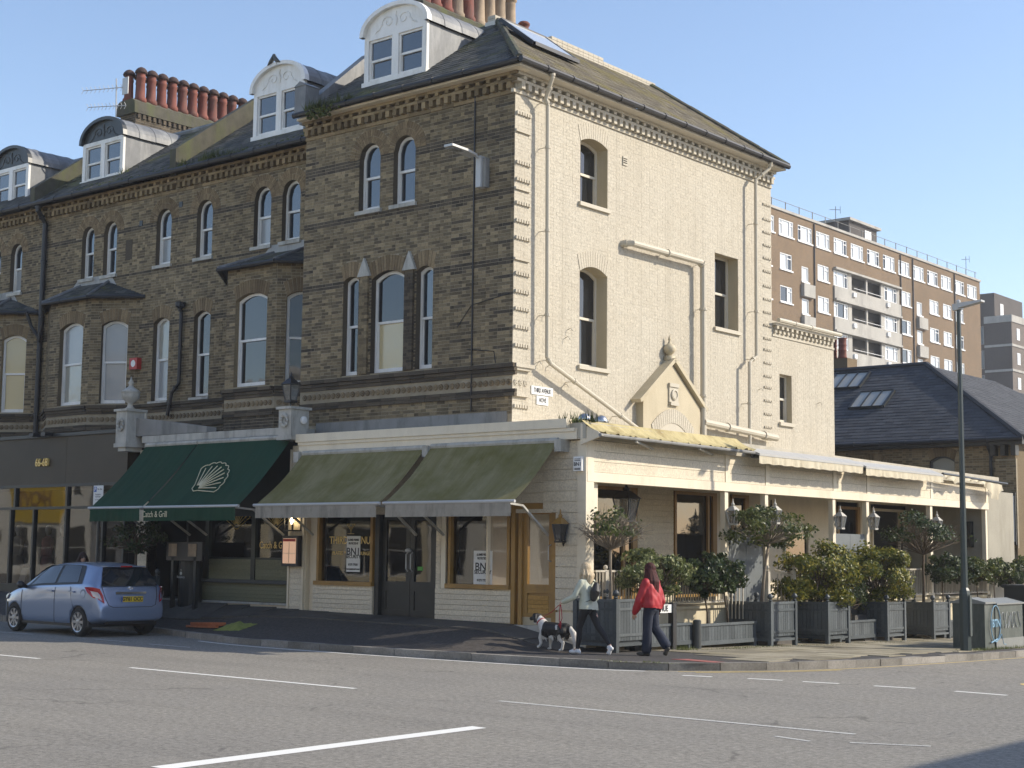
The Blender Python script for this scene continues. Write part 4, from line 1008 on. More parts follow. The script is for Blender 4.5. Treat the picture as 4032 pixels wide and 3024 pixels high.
# interior with floor, back wall, rails of clothes
mb=MB(); mb.quad((-52,27.5,.9),(-32,27.5,.9),(-32,27.5,3.6),(-52,27.5,3.6)); mb.quad((-52,23.6,.86),(-32,23.6,.86),(-32,27.5,.86),(-52,27.5,.86)); mb.quad((-52,23.6,3.58),(-52,27.5,3.58),(-32,27.5,3.58),(-32,23.6,3.58)); mb.quad((-32,23.6,.8),(-32,27.5,.8),(-32,27.5,3.6),(-32,23.6,3.6)); mb.build('interior','dim_interior',hs)
plain('cloth_white',(.62,.58,.50),.9,.1,8); plain('cloth_navy',(.03,.04,.07),.9,.2,8); plain('cloth_pink',(.36,.12,.12),.9,.2,8)
def mannequin(x,y,m1,m2,lab):
    t=thing('mannequin',lab,'mannequin',(x,y,.87),world=False)
    mb=MB(); mb.tube([(0,0,.0),(0,0,.2),(0,0,.55),(0,0,.82)],[.14,.17,.18,.13],12); mb.build('skirt',m2,t,smooth=True)
    mb=MB(); mb.tube([(0,0,.80),(0,0,.95),(0,0,1.15),(0,0,1.28),(0,0,1.36)],[.12,.13,.17,.15,.06],12)
    for s in (-1,1): mb.tube([(s*.15,0,1.27),(s*.21,0,1.05),(s*.2,-.06,.8)],[.05,.045,.03],8)
    mb.build('top',m1,t,smooth=True)
    mb=MB(); mb.lathe((0,0,1.36),[(.045,0),(.05,.05),(.085,.12),(.09,.2),(.06,.27),(.01,.3)],10); mb.build('head','paper_white',t,smooth=True)
mannequin(-37.75,24.1,'cloth_white','cloth_white','display figure in a long white dress behind the shop glass')
mannequin(-36.45,24.2,'cloth_pink','cloth_pink','display figure in a pink dress behind the shop glass')
mannequin(-35.9,24.3,'cloth_navy','cloth_navy','display figure in a navy dress behind the shop glass')
o=MB().prism([(-36.95,23.62,.9),(-36.65,23.62,.9),(-36.62,23.75,1.35),(-36.92,23.75,1.35)],(0,.02,0)).build('display_card','paper_white'); tag(o,'small white card propped at the foot of the shop window','card')
# woman in dark coat is only a head behind the parked car: built with the people
# ================================================================== grill shop with dark green awnings
gs=thing('grill_shop','shop front with olive boards and dark windows under green awnings','shop',(-28.8,23.6,.5))
G=Fr((0,23.62,0),(1,0,0))
mb=MB(); G.box(mb,-31.4,-26.0,4.55,4.72,-1.9,.18); G.box(mb,-31.4,-26.0,4.44,4.548,-.3,.10); mb.build('cornice','stone_white',gs)
mb=MB(); G.box(mb,-31.4,-26.0,2.7,4.438,-.3,-.02); mb.build('fascia','charcoal_paint',gs)
# pier on the left with cream boards
it=[G.item(-31.5,.62+k*.15,-.02,.44,.142,.06) for k in range(17)]; mb=MB(); G.box(mb,-31.75,-31.28,.3,4.4,-.3,-.04); w=mb.build('pier','shop_cream',gs); pieces('board',it,'cream_board',w)
# boarded stall riser, ledge, windows
mb=MB(); G.box(mb,-29.1,-25.92,.72,1.14,-.25,0); w=mb.build('lower_panel','olive_board',gs)
it=[G.item(-27.51,.765+k*.085,.012,3.17,.079,.03) for k in range(5)]; pieces('board',it,'olive_board',w)
mb=MB(); G.box(mb,-29.2,-25.92,1.14,1.22,-.3,.14); mb.build('ledge','slate_grey_paint',gs)
for a,b in ((-28.88,-27.33),(-27.19,-25.95)):
    mb=MB(); G.box(mb,a,b,1.22,1.70,-.25,-.03); w=mb.build('upper_panel','olive_board',gs); it=[G.item((a+b)/2,1.262+k*.081,-.018,b-a-.004,.075,.03) for k in range(6)]; pieces('board',it,'olive_board',w)
    mb=MB(); mb.quad(G(a,1.70,-.06),G(b,1.70,-.06),G(b,2.75,-.06),G(a,2.75,-.06)); mb.build('pane','shop_glass',gs)
mb=MB(); G.box(mb,-28.98,-28.86,1.22,2.75,-.1,.03); G.box(mb,-27.33,-27.19,1.22,2.75,-.1,.02); G.box(mb,-28.9,-25.95,1.69,1.735,-.1,0); mb.build('mullions','dark_green_paint',gs)
mb=MB(); G.box(mb,-31.28,-25.9,.2,.66,-.3,.02); mb.build('plinth','shop_cream',gs)
mb=MB(); G.box(mb,-31.28,-25.9,.66,.71,-.3,.07); mb.build('plinth_step','stone_white',gs)
mb=MB(); G.box(mb,-31.28,-29.05,.71,.715,-1.2,-.02); mb.quad(G(-31.28,.7,-1.2),G(-29.05,.7,-1.2),G(-29.05,4.4,-1.2),G(-31.28,4.4,-1.2)); mb.quad(G(-31.28,.7,0),G(-31.28,.7,-1.2),G(-31.28,4.4,-1.2),G(-31.28,4.4,0)); mb.quad(G(-29.0,.7,-1.2),G(-29.0,.7,0),G(-29.0,4.4,0),G(-29.0,4.4,-1.2)); mb.build('recessed_entrance','charcoal_paint',gs)
# rails of the lobby
mb=MB(); mb.tube([G(-29.62,1.62,.05),G(-29.62,2.9,.05)],.02,6); mb.tube([G(-29.3,1.7,-.4),G(-30.4,1.7,-.4)],.02,6); mb.build('rail','slate_grey_paint',gs)
# interior
mb=MB(); x0,x1=-29.0,-25.5; mb.quad((x0,27,.7),(x1,27,.7),(x1,27,4.4),(x0,27,4.4)); mb.quad((x0,23.9,.72),(x1,23.9,.72),(x1,27,.72),(x0,27,.72)); mb.quad((x1,23.9,.7),(x1,23.9,4.4),(x1,27,4.4),(x1,27,.7)); mb.quad((x0,23.9,3.4),(x1,23.9,3.4),(x1,27,3.4),(x0,27,3.4)); mb.build('interior','black_interior',gs)
# window lettering and shells in gold
text('lettering','Catch & Grill',.23,facing(G,-26.62,2.02,-.045),'gold_leaf',gs,.002,sx=.80)
def shell(frame,uc,zc,r,parent,mat,flip=1,d=.0,rot=0,n=9,wob=True,M_=None,th=.007):
    mb=MB(); pts=[]
    def q(x,y):
        x,y=x*math.cos(rot)-y*math.sin(rot),x*math.sin(rot)+y*math.cos(rot)
        return M_(x,y) if M_ else frame(uc+x,zc+y*flip,d)
    N=36
    for i in range(N+1):
        a=math.pi*(.12+.76*i/N); k=1+.05*abs(math.sin(i*math.pi*n/N)); pts.append(q(math.cos(a)*r*k*.92,math.sin(a)*r*k))
    ear=[q(-.22*r,.02*r),q(-.10*r,-.10*r),q(.10*r,-.10*r),q(.22*r,.02*r)]
    P=[ear[3]]+pts+[ear[0],ear[1],ear[2],ear[3]]
    mb.tube(P,th,4,cap=False)
    for i in range(n):
        a=math.pi*(.18+.64*i/(n-1)); mb.tube([q(math.cos(a)*.12*r,math.sin(a)*.12*r),q(math.cos(a)*.9*r*.92,math.sin(a)*.9*r)],th*1.15,4)
    return mb.build('shell_emblem',mat,parent)
shell(G,-27.95,2.46,.55,gs,'gold_leaf',1,-.045,th=.009); shell(G,-26.55,2.46,.5,gs,'gold_leaf',1,-.045,th=.009)
# ---- awnings
def awning(name_label,x0,x1,yt,zt,yb,zb,fab,valmat,val,group=None,bar='alu'):
    t=thing('awning',name_label,'awning',((x0+x1)/2,yb,zb),group=group)
    mb=MB(); nx,ny=24,8; V=[]
    for j in range(ny+1):
        for i in range(nx+1):
            s=j/ny; x=x0+(x1-x0)*i/nx; sag=.085*math.sin(math.pi*s)+.012*math.sin(math.pi*s)*math.sin(i*2.1)+.010*math.sin(i*.9+s*5)*s*(1-s)*4
            V.append((x,yt+(yb-yt)*s,zt+(zb-zt)*s-sag))
    k=nx+1; F_=[(j*k+i,(j+1)*k+i,(j+1)*k+i+1,j*k+i+1) for j in range(ny) for i in range(nx)]
    mb.add(V,F_); mb.build('canvas',fab,t,smooth=True)
    mb=MB(); mb.tube([(x0-.03,yb-.02,zb),(x1+.06,yb-.02,zb)],.032,8); mb.build('front_bar',bar,t)
    mb=MB(); V=[]; nx=30
    for j in range(3):
        for i in range(nx+1): x=x0+.04+(x1-x0-.08)*i/nx; V.append((x,yb-.03+.008*math.sin(i*1.7)*j,zb-.02-val*j/2))
    k=nx+1; mb.add(V,[(j*k+i,(j+1)*k+i,(j+1)*k+i+1,j*k+i+1) for j in range(2) for i in range(nx)]); mb.build('valance',valmat,t,smooth=True)
    for x,s in ((x0+.25,1),(x1-.25,-1)):
        mb=MB(); e=Vector((x+s*.55,(yt+yb)/2-.05,zb-.35)); mb.bar((x,yb+.02,zb-.02),(x+s*.02,(yt*.45+yb*.55),zb-.06),.05,.04); mb.bar((x+s*.02,(yt*.45+yb*.55),zb-.06),(x+s*.05,yt+.1,zb-.62),.05,.04); mb.build('folding_arm','stone_white' if bar=='alu' else 'alu',t)
    mb=MB(); mb.tube([(x0,yt+.02,zt+.02),(x1,yt+.02,zt+.02)],.06,8); mb.build('roller','stone_white',t)
    return t
YB=21.95
a1=awning('dark green awning panel without emblem, next to the bronze fascia',-31.14,-29.13,23.38,4.46,21.80,2.87,'awning_green','awning_green',.30)
a2=awning('dark green awning panel printed with a cream scallop shell',-29.10,-25.78,23.38,4.46,21.84,2.87,'awning_green','awning_green',.30)
a3=awning('faded olive awning panel over the bar window, next to the green one',-25.32,-21.58,23.30,4.06,YB,2.88,'awning_olive','valance_grey',.26)
a4=awning('faded olive awning panel reaching over the ochre door end',-21.40,-18.06,23.30,4.08,YB,2.88,'awning_olive','valance_grey',.26)
text('lettering','Catch & Grill',.20,facing(Fr((0,21.80,0),(1,0,0)),-28.62,2.70,.012),'cream_ink',a2,.001,sx=.86)
# shell printed on the sloping canvas
cA=Vector((-27.55,22.70,0)); 
def onA(x,y,lift=.045):
    s=.50+(-y)/2.22; u=-27.45+x
    return Vector((u,23.38+(21.84-23.38)*s,4.46+(2.87-4.46)*s-.085*math.sin(math.pi*s)+lift*.45))+Vector((0,-.016,.012))
shell(None,0,0,.86,a2,'cream_ink',M_=lambda x,y:onA(x-.33,y-.45,.06),rot=-.62,n=9,th=.011)
# ---- pilasters with urn, box, lantern
def pil_box(x0,x1,z0,z1,y=23.5):
    mb=MB(); mb.box(x0,x1,y-.34,y+.2,z0,z1); mb.box(x0-.05,x1+.05,y-.39,y+.25,z1,z1+.06); mb.box(x0-.03,x1+.03,y-.37,y+.23,z0-.10,z0); return mb
ul=thing('urn_pilaster','carved white stone pilaster head topped by a lidded urn','pilaster',(-31.85,23.4,.5))
mb=pil_box(-32.12,-31.68,4.55,5.36); mb.box(-32.06,-31.74,23.2,23.7,4.35,4.45); mb.build('shaft','stone_white',ul); mb=MB(); mb.prism([(-31.68,23.45,4.73),(-28.9,23.45,4.73),(-28.9,23.45,4.86),(-30.6,23.45,5.08),(-31.68,23.45,5.20)],(0,.3,0)); mb.build('side_wall','render_grey',ul)
mb=MB(); mb.lathe((-31.75,23.3,5.42),[(.14,0),(.08,.05),(.06,.13),(.12,.18),(.21,.26),(.24,.36),(.23,.40),(.26,.42),(.16,.50),(.07,.56),(.05,.62),(.08,.66),(.03,.74),(.01,.82)],14); mb.build('urn','stone_white',ul,smooth=True)
P6=Fr((0,23.16,0),(1,0,0)); mb=MB()
for k in range(10): a=k*.7; mb.lathe((-31.9+.10*math.cos(a),23.16,5.02+.14*math.sin(a)),[(.045,-.02),(.05,-.04),(.02,-.06)],7,ax='y')
mb.build('carving','stone_white',ul)
ur=thing('lantern_pilaster','white stone pilaster head carrying a wall lantern between the green and olive awnings','pilaster',(-25.8,23.4,.5))
mb=pil_box(-26.0,-25.58,4.50,5.10); mb.build('shaft','stone_white',ur); mb=MB()
for k in range(10): a=k*.7; mb.lathe((-25.79+.10*math.cos(a),23.16,4.84+.13*math.sin(a)),[(.045,-.02),(.05,-.04),(.02,-.06)],7,ax='y')
mb.build('carving','stone_white',ur)
mb=MB(); mb.lathe((-25.56,23.5,4.86),[(.0,0),(.09,.0),(.09,.05),(.05,.07)],12,ax='x'); mb.build('floodlight','white_plastic',ur)
def lantern(x,y,z,label,h=.62,w=.30,mat='gutter_black',gl='lantern_glass',world=True,group=None,back=None):
    t=thing('lantern',label,'lantern',(x,y,z),world=False,group=group); a,b=w*.30,w*.5
    mb=MB()
    for sx,sy in ((1,1),(1,-1),(-1,-1),(-1,1)): mb.bar((sx*a,sy*a,0),(sx*b,sy*b,h*.62),.025,.025)
    mb.box(-a-.02,a+.02,-a-.02,a+.02,-.04,.0); mb.build('cage',mat,t)
    mb=MB(); c=b*1.18
    mb.add([(-c,-c,h*.62),(c,-c,h*.62),(c,c,h*.62),(-c,c,h*.62),(-a*.6,-a*.6,h*.85),(a*.6,-a*.6,h*.85),(a*.6,a*.6,h*.85),(-a*.6,a*.6,h*.85)],[(3,2,1,0),(4,5,6,7),(0,1,5,4),(1,2,6,5),(2,3,7,6),(3,0,4,7)])
    mb.lathe((0,0,h*.85),[(a*.5,0),(a*.7,.04),(a*.3,.08),(.01,.16)],8); mb.build('roof',mat,t)
    mb=MB(); mb.add([(-a*.9,-a*.9,.01),(a*.9,-a*.9,.01),(a*.9,a*.9,.01),(-a*.9,a*.9,.01),(-b*.95,-b*.95,h*.61),(b*.95,-b*.95,h*.61),(b*.95,b*.95,h*.61),(-b*.95,b*.95,h*.61)],[(0,1,5,4),(1,2,6,5),(2,3,7,6),(3,0,4,7)]); mb.build('glazing',gl,t)
    if back:
        mb=MB(); bx,by,bz=back; mb.tube([(0,0,h*.3 if bz>0 else -.02),(bx*.5,by*.5,-.10),(bx,by,bz)],.016,6); mb.build('bracket',mat,t)
    return t
lantern(-25.9,23.42,5.32,'black lantern standing on the carved pilaster head',.60,.29,back=(0,0,-.18))
# ================================================================== bar shop under the olive awnings, with the side terrace
bs=thing('bar_shop','cream weatherboarded bar front with ochre window frames under olive awnings','shop',(-21.7,23.5,.5))
B=Fr((0,23.5,0),(1,0,0)); BT=4.52
mb=MB(); B.box(mb,-25.55,-17.84,4.34,BT,-2.4,.22); mb.build('parapet','shop_cream',bs)
mb=MB(); B.box(mb,-25.5,-17.62,4.12,4.338,-.6,.16); B.box(mb,-25.5,-17.66,4.27,4.337,-.5,.19); w=mb.build('fascia','shop_cream',bs)
for x in (-25.45,-21.5,-18.0):
    mb=MB(); B.box(mb,x-.07,x+.09,3.88,4.118,-.1,.30); mb.build('awning_bracket','stone_white',bs)
mb=MB(); B.box(mb,-25.5,-17.6,2.72,4.118,-.5,-.03); w=mb.build('upper_wall','shop_cream',bs)
it=[B.item(-21.55,2.80+k*.2,-.012,7.85,.192,.03) for k in range(7)]; pieces('board',it,'cream_board',w)
# left pilaster and its boards
mb=MB(); B.box(mb,-25.92,-25.36,.35,4.2,-.3,-.02); w=mb.build('pilaster','shop_cream',bs)
it=[B.item(-25.63,.60+k*.125,.0,.42,.118,.05) for k in range(30)]; pieces('board',it,'cream_board',w)
mb=MB(); B.box(mb,-25.90,-25.85,.35,4.2,-.2,.05); B.box(mb,-25.43,-25.38,.35,4.2,-.2,.05); mb.build('corner_strip','shop_cream',w)
mb=MB(); B.box(mb,-25.36,-25.08,.35,2.72,-.4,-.14); w=mb.build('return_wall','shop_cream',bs)
# window 1, stall riser
def stall(u0,u1,z0,z1,n):
    mb=MB(); B.box(mb,u0,u1,z0-.25,z1,-.4,-.02); w=mb.build('stall_riser','shop_cream',bs); h=(z1-z0)/n
    pieces('board',[B.item((u0+u1)/2,z0+(k+.5)*h,.0,u1-u0-.006,h-.008,.05) for k in range(n)],'cream_board',w)
stall(-25.07,-23.22,.56,1.17,6); stall(-21.39,-19.36,.52,1.17,6)
def shopwin(u0,u1,z0,z1,mat='ochre_paint'):
    mb=MB(); t=.07
    B.box(mb,u0,u0+t,z0,z1,-.16,.02); B.box(mb,u1-t,u1,z0,z1,-.16,.02); B.box(mb,u0,u1,z1-t,z1-.002,-.16,.018); B.box(mb,u0-.03,u1+.03,z0-.06,z0+.03,-.2,.08)
    w=mb.build('window',mat,bs); mb=MB(); mb.quad(B(u0,z0,-.08),B(u1,z0,-.08),B(u1,z1,-.08),B(u0,z1,-.08)); mb.build('pane','shop_glass',w); return w
w1=shopwin(-24.98,-23.24,1.22,2.76); w2=shopwin(-21.05,-19.4,1.24,2.76)
mb=MB(); B.box(mb,-21.39,-21.12,1.17,2.72,-.4,-.03); w=mb.build('pier','shop_cream',bs); pieces('board',[B.item(-21.32,1.2+k*.11,-.01,.13,.104,.05) for k in range(14)],'cream_board',w)
mb=MB(); B.box(mb,-21.24,-21.12,1.17,2.72,-.2,.02); mb.build('trim','shop_cream',w)
text('lettering','THIRD AVENUE',.23,facing(B,-23.98,2.14,-.072),'gold_leaf',w1,.001,sx=.86); text('lettering','PLATES  *  BAR + LOUNGE',.11,facing(B,-23.98,1.86,-.072),'gold_leaf',w1,.001,sx=.9)
mb=MB()
for s in (-1,1): mb.tube([B(-24.0+s*.12,2.50,-.07),B(-24.0,2.36,-.07),B(-24.0,2.30,-.07)],.006,4); mb.tube([B(-24.0+s*.07,2.50,-.07),B(-24.0+s*.0,2.40,-.07)],.006,4)
mb.tube([B(-24.13,2.50,-.07),B(-23.87,2.50,-.07)],.006,4); mb.tube([B(-24.1,2.29,-.07),B(-23.9,2.29,-.07)],.006,4); mb.build('glass_emblem','gold_leaf',w1)
def poster(x0,x1,z0,z1,label):
    t=thing('poster',label,'poster',((x0+x1)/2,23.6,z0)); F=Fr((0,23.57,0),(1,0,0)); c=(x0+x1)/2; H=z1-z0
    mb=MB(); F.box(mb,x0,x1,z0,z1,-.004,0); mb.build('sheet','paper_white',t)
    for s,z,sz,k in (('ALARMED PREMISES',.89,.062,.62),('PROTECTED BY',.79,.060,.7),('BN1',.56,.22,1.05),('SECURITY',.42,.105,.98),('01273 775201',.20,.062,.85),('WWW.BN1SECURITY.CO.UK',.07,.042,.75)):
        text('lettering',s,sz,facing(F,c,z0+H*z,.002),'ink',t,.0008,sx=k,bold=.003)
poster(-24.12,-23.70,1.46,2.24,'white BN1 SECURITY notice hung over the gold window lettering'); poster(-20.42,-19.92,1.20,1.95,'white BN1 SECURITY notice low in the window beside the ochre door')
# dark double door
DD=Fr((0,23.62,0),(1,0,0))
mb=MB(); DD.box(mb,-23.2,-23.08,.4,2.74,-.1,.1); DD.box(mb,-21.52,-21.40,.4,2.74,-.1,.06); DD.box(mb,-23.2,-21.4,2.70,2.78,-.1,.08); mb.build('door_frame','charcoal_paint',bs)
for a,b in ((-23.07,-22.25),(-22.24,-21.53)):
    mb=MB()
    DD.box(mb,a,a+.12,.5,2.7,-.05,0); DD.box(mb,b-.12,b,.5,2.7,-.05,0); DD.box(mb,a+.12,b-.12,.5,.68,-.05,0); DD.box(mb,a+.12,b-.12,1.08,1.28,-.05,0); DD.box(mb,a+.12,b-.12,2.58,2.7,-.05,0); DD.box(mb,a+.12,b-.12,.68,1.08,-.05,-.02)
    d=mb.build('door','charcoal_paint',bs); mb=MB(); mb.quad(DD(a+.11,1.27,-.03),DD(b-.11,1.27,-.03),DD(b-.11,2.59,-.03),DD(a+.11,2.59,-.03)); mb.build('pane','shop_glass',d)
    mb=MB(); mb.tube([DD(a+.06 if a>-22.5 else b-.06,1.5,.0),DD(a+.06 if a>-22.5 else b-.06,1.55,.06),DD(a+.06 if a>-22.5 else b-.06,1.85,.06),DD(a+.06 if a>-22.5 else b-.06,1.9,0)],.014,6); mb.build('handle','alu',d)
# padlock chain, green sticker
mb=MB(); mb.lathe(DD(-22.25,1.93,.06),[(.05,-.03),(.07,-.01),(.06,.03),(.03,.05)],8); mb.build('lock','alu',bs)
mb=MB(); DD.box(mb,-22.05,-21.90,1.52,1.60,-.028,-.024); plain('sticker_green',(.10,.35,.06),.6); mb.build('sticker','sticker_green',bs)
# ochre door
OD=Fr((0,23.52,0),(1,0,0))
mb=MB(); OD.box(mb,-19.36,-19.26,.48,2.9,-.2,.04); OD.box(mb,-19.19,-19.10,.48,2.9,-.2,.02); OD.box(mb,-18.34,-18.22,.5,2.9,-.2,.03); OD.box(mb,-19.36,-18.22,2.78,2.9,-.2,.025); mb.build('door_frame','ochre_paint',bs)
mb=MB(); a,b=-19.10,-18.34
OD.box(mb,a,a+.11,.66,2.78,-.1,-.03); OD.box(mb,b-.11,b,.66,2.78,-.1,-.03); OD.box(mb,a+.11,b-.11,2.68,2.78,-.1,-.03); OD.box(mb,a+.11,b-.11,1.13,1.30,-.1,-.03); OD.box(mb,a+.11,b-.11,.66,.74,-.1,-.03); od=mb.build('door','ochre_paint',bs)
pieces_mat('ochre_board',[(0,(.40,.22,.05)),(1,(.47,.27,.07))],rough=.5,stain=None,bmp=.1)
pieces('louvre',[OD.item((a+b)/2,.78+k*.087,-.05,b-a-.24,.078,.03) for k in range(4)],'ochre_board',od)
mb=MB(); mb.quad(OD(a+.1,1.29,-.07),OD(b-.1,1.29,-.07),OD(b-.1,2.69,-.07),OD(a+.1,2.69,-.07)); mb.build('pane','shop_glass',od)
mb=MB(); OD.box(mb,a+.1,b-.1,.7,1.14,-.095,-.07); mb.build('louvre_back','ochre_paint',od)
mb=MB(); OD.box(mb,a,b,.50,.655,-.1,-.035); mb.build('kick_board','timber_pale' if 'timber_pale' in MATS else 'tan_paint',od)
mb=MB(); mb.tube([OD(-18.40,1.75,-.03),OD(-18.40,1.78,.05),OD(-18.40,2.05,.05),OD(-18.40,2.08,-.03)],.012,6); mb.build('handle','alu',od)
mb=MB(); OD.box(mb,-19.36,-18.2,.3,.5,-.4,.12); mb.build('doorstep','stone_white',bs)
# boards right of the door, corner post, plinth
mb=MB(); B.box(mb,-18.22,-17.62,.78,4.1,-.3,-.03); w=mb.build('end_wall','shop_cream',bs)
pieces('board',[B.item(-17.95,.92+k*.21,.0,.56,.2,.05) for k in range(9)],'cream_board',w); pieces('board',[B.item(-18.1,2.81+k*.21,.0,.9,.2,.045) for k in range(6)],'cream_board',w)
mb=MB(); B.box(mb,-18.22,-17.48,-.1,.78,-.3,.02); mb.build('plinth','shop_cream',bs)
mb=MB(); B.box(mb,-17.68,-17.47,.5,4.1,-.2,.06); mb.build('corner_post','shop_cream',bs)
lo=lantern(-17.98,23.30,2.16,'ochre-topped square lantern on the boards beside the ochre door',.52,.22,mat='dark_metal',gl='window_dark',back=(0,.2,.1))
for ch in lo.children:
    if ch.name.startswith('roof'): ch.data.materials[0]=M('ochre_paint')
o=MB().box(-17.72,-17.52,23.36,23.44,3.5,3.78).build('alarm_box','white_plastic'); tag(o,'white alarm box marked BN1 on the corner post','alarm box')
text('lettering','BN1',.10,facing(Fr((0,23.36,0),(1,0,0)),-17.62,3.63,.002),'ink',o,.001,bold=.002); mb=MB()
for z in (3.73,3.70,3.55,3.53): mb.box(-17.69,-17.55,23.356,23.36,z-.006,z+.006)
mb.build('small_print','ink',o)
# wall lamp and menu case on the left pilaster
wl=thing('wall_lamp','lit box lamp in a black frame on the cream pilaster','lamp',(-25.62,23.4,2.45))
mb=MB()
for x in (-25.78,-25.5):
    for y in (23.22,23.46): mb.bar((x,y,2.36),(x,y,2.72),.022,.022)
mb.box(-25.80,-25.48,23.2,23.48,2.34,2.37); mb.box(-25.80,-25.48,23.2,23.48,2.70,2.73); mb.build('frame','dark_metal',wl)
mb=MB(); mb.lathe((-25.66,23.34,2.50),[(.02,0),(.042,.05),(.042,.10),(.015,.15)],10); mb.build('bulb','bulb',wl)
mc=thing('menu_case','lit menu case with dark frame fixed to the cream pilaster','menu',(-25.66,23.4,1.55))
mb=MB(); mb.box(-25.93,-25.40,23.30,23.42,1.56,2.24); mb.build('frame','dark_metal',mc)
mb=MB(); mb.box(-25.88,-25.46,23.285,23.298,1.62,2.18); sh=mb.build('sheet','lit_menu',mc); mb=MB(); mb.box(-25.875,-25.465,23.280,23.284,2.11,2.17); mb.build('heading','red_plastic',sh)
mb=MB(); mb.box(-25.68,-25.665,23.280,23.284,1.63,2.1); mb.box(-25.87,-25.47,23.2795,23.2835,1.84,1.85); mb.build('rules','tan_paint',sh)
# interior of the bar
mb=MB(); x0,x1=-25.4,-20.06; y1=28.5
mb.quad((x0,y1,.5),(x1,y1,.5),(x1,y1,4),(x0,y1,4)); mb.quad((x0,23.9,.56),(x1,23.9,.56),(x1,y1,.56),(x0,y1,.56)); mb.quad((x0,23.9,3.6),(x0,y1,3.6),(x1,y1,3.6),(x1,23.9,3.6)); mb.quad((x0,23.9,.5),(x0,y1,.5),(x0,y1,4),(x0,23.9,4)); mb.build('interior','dim_interior',bs)
mb=MB(); mb.box(-25.0,-23.3,24.3,24.9,.56,1.35); mb.build('counter','charcoal_paint',bs)
plain('steel',(.5,.5,.5),.25,.05,4,metal=.9)
o=MB().lathe((-24.35,24.4,1.35),[(.07,0),(.07,.55),(.06,.56),(.06,.60)],12).build('steel_urn','steel'); tag(o,'steel cylinder standing in the bar window','urn')
for k,x in enumerate((-24.85,-24.7,-24.56)):
    o=MB().lathe((x,24.15,1.35),[(.05,0),(.055,.12),(.05,.13)],10).build('tumbler','lantern_glass'); tag(o,'small glass tumbler on the bar window counter','glass','tumblers in the bar window')
for k,x in enumerate((-23.55,-23.42)):
    o=MB().lathe((x,24.15,1.35),[(.05,0),(.06,.10),(.03,.16)],10).build('cup','white_plastic'); tag(o,'white cup on the bar window counter','cup','cups in the bar window')
# ================================================================== side terrace (verandah) along the avenue
vr=thing('verandah','long cream painted verandah with posts, boarded fascia and railings beside the corner house','verandah',(-18.7,33.3,.1))
XT=-17.5; V=Fr((XT,0,0),(0,1,0)); YA,YZ=23.5,43.1
PY=[23.56,28.62,30.35,33.6,35.4,39.2,43.0]
mb=MB(); mb.add([(-20.04,23.9,4.12),(XT+.12,23.3,4.12),(XT+.12,43.7,4.0),(-20.04,43.7,4.0),(-20.04,23.9,4.46),(XT+.12,23.3,4.43),(XT+.12,43.7,4.26),(-20.04,43.7,4.35)],[(0,3,2,1),(4,5,6,7),(0,1,5,4),(1,2,6,5),(2,3,7,6),(3,0,4,7)]); mb.build('roof','parapet_tan',vr)
mb=MB(); V.box(mb,YA-.02,YZ,3.30,3.49,-.14,.037); mb.build('beam','shop_cream',vr)
for y in PY:
    mb=MB(); V.box(mb,y-.07,y+.07,.8,3.298,-.12,.0); V.box(mb,y-.085,y+.085,3.492,4.1,-.1,.034); V.box(mb,y-.09,y+.09,.8,.95,-.14,.02); mb.build('post','shop_cream',vr)
for a,b in zip(PY[:-1],PY[1:]):
    mb=MB(); V.box(mb,a+.09,b-.09,3.492,4.1,-.1,-.02); w=mb.build('fascia_panel','shop_cream',vr)
    pieces('board',[V.item((a+b)/2,3.595+k*.205,.0,b-a-.20,.198,.045) for k in range(3)],'cream_board',w)
# plinth and floor
mb=MB(); V.box(mb,YA,YZ,-.6,.78,-.3,-.04); V.box(mb,YA,YZ,.782,.84,-.35,.02); mb.build('plinth','plinth_cream',vr)
mb=MB(); mb.box(-20.05,XT-.35,YA+.36,YZ,.70,.80); mb.build('floor','paving_slab',vr)
# inner wall: panels, windows with ochre frames
I=Fr((-20.03,0,0),(0,1,0))
mb=MB(); mb.quad(I(YA,.5),I(YZ,.5),I(YZ,4.2),I(YA,4.2)); mb.build('inner_wall','black_interior',vr)
def ipanel(a,b,z0=.8,z1=4.1,mat='shop_cream',d=.05): mb=MB(); I.box(mb,a,b,z0,z1,0,d); return mb.build('wall_panel',mat,vr)
w=ipanel(28.75,30.25); pieces('board',[I.item(29.5,.9+k*.13,.06,1.48,.124,.04) for k in range(25)],'cream_board',w)
ipanel(23.5,26.2); ipanel(32.15,32.85); ipanel(33.7,38.5,3.2,4.1); ipanel(33.7,35.5,.8,3.2); ipanel(35.5,36.95,2.62,3.2); ipanel(35.5,36.95,.8,1.55); ipanel(36.95,38.5,.8,3.2); ipanel(39.85,40.6); ipanel(23.5,43,3.42,4.11,d=.07)
for a,b,z0,z1 in ((26.2,28.72,.9,3.42),(30.28,32.15,.9,3.42),(32.86,33.68,.9,3.42),(35.5,36.95,1.56,2.62),(38.5,39.85,.9,3.3),(40.6,42.9,.9,3.3)):
    mb=MB(); t=.11
    I.box(mb,a,a+t*.7,z0,z1,0,.10); I.box(mb,b-t*1.6,b,z0,z1,0,.10); I.box(mb,a,b,z1-.08,z1-.002,0,.098); I.box(mb,a,b,z0,z0+.07,0,.098)
    if b-a>1.6: I.box(mb,a+(b-a)*.78,a+(b-a)*.78+.09,z0,z1,0,.09)
    w=mb.build('window','ochre_paint' if a<34 or 38<a<40 else 'shop_cream',vr); mb=MB(); mb.quad(I(a,z0,.04),I(b,z0,.04),I(b,z1,.04),I(a,z1,.04)); mb.build('pane','window_dark',w)
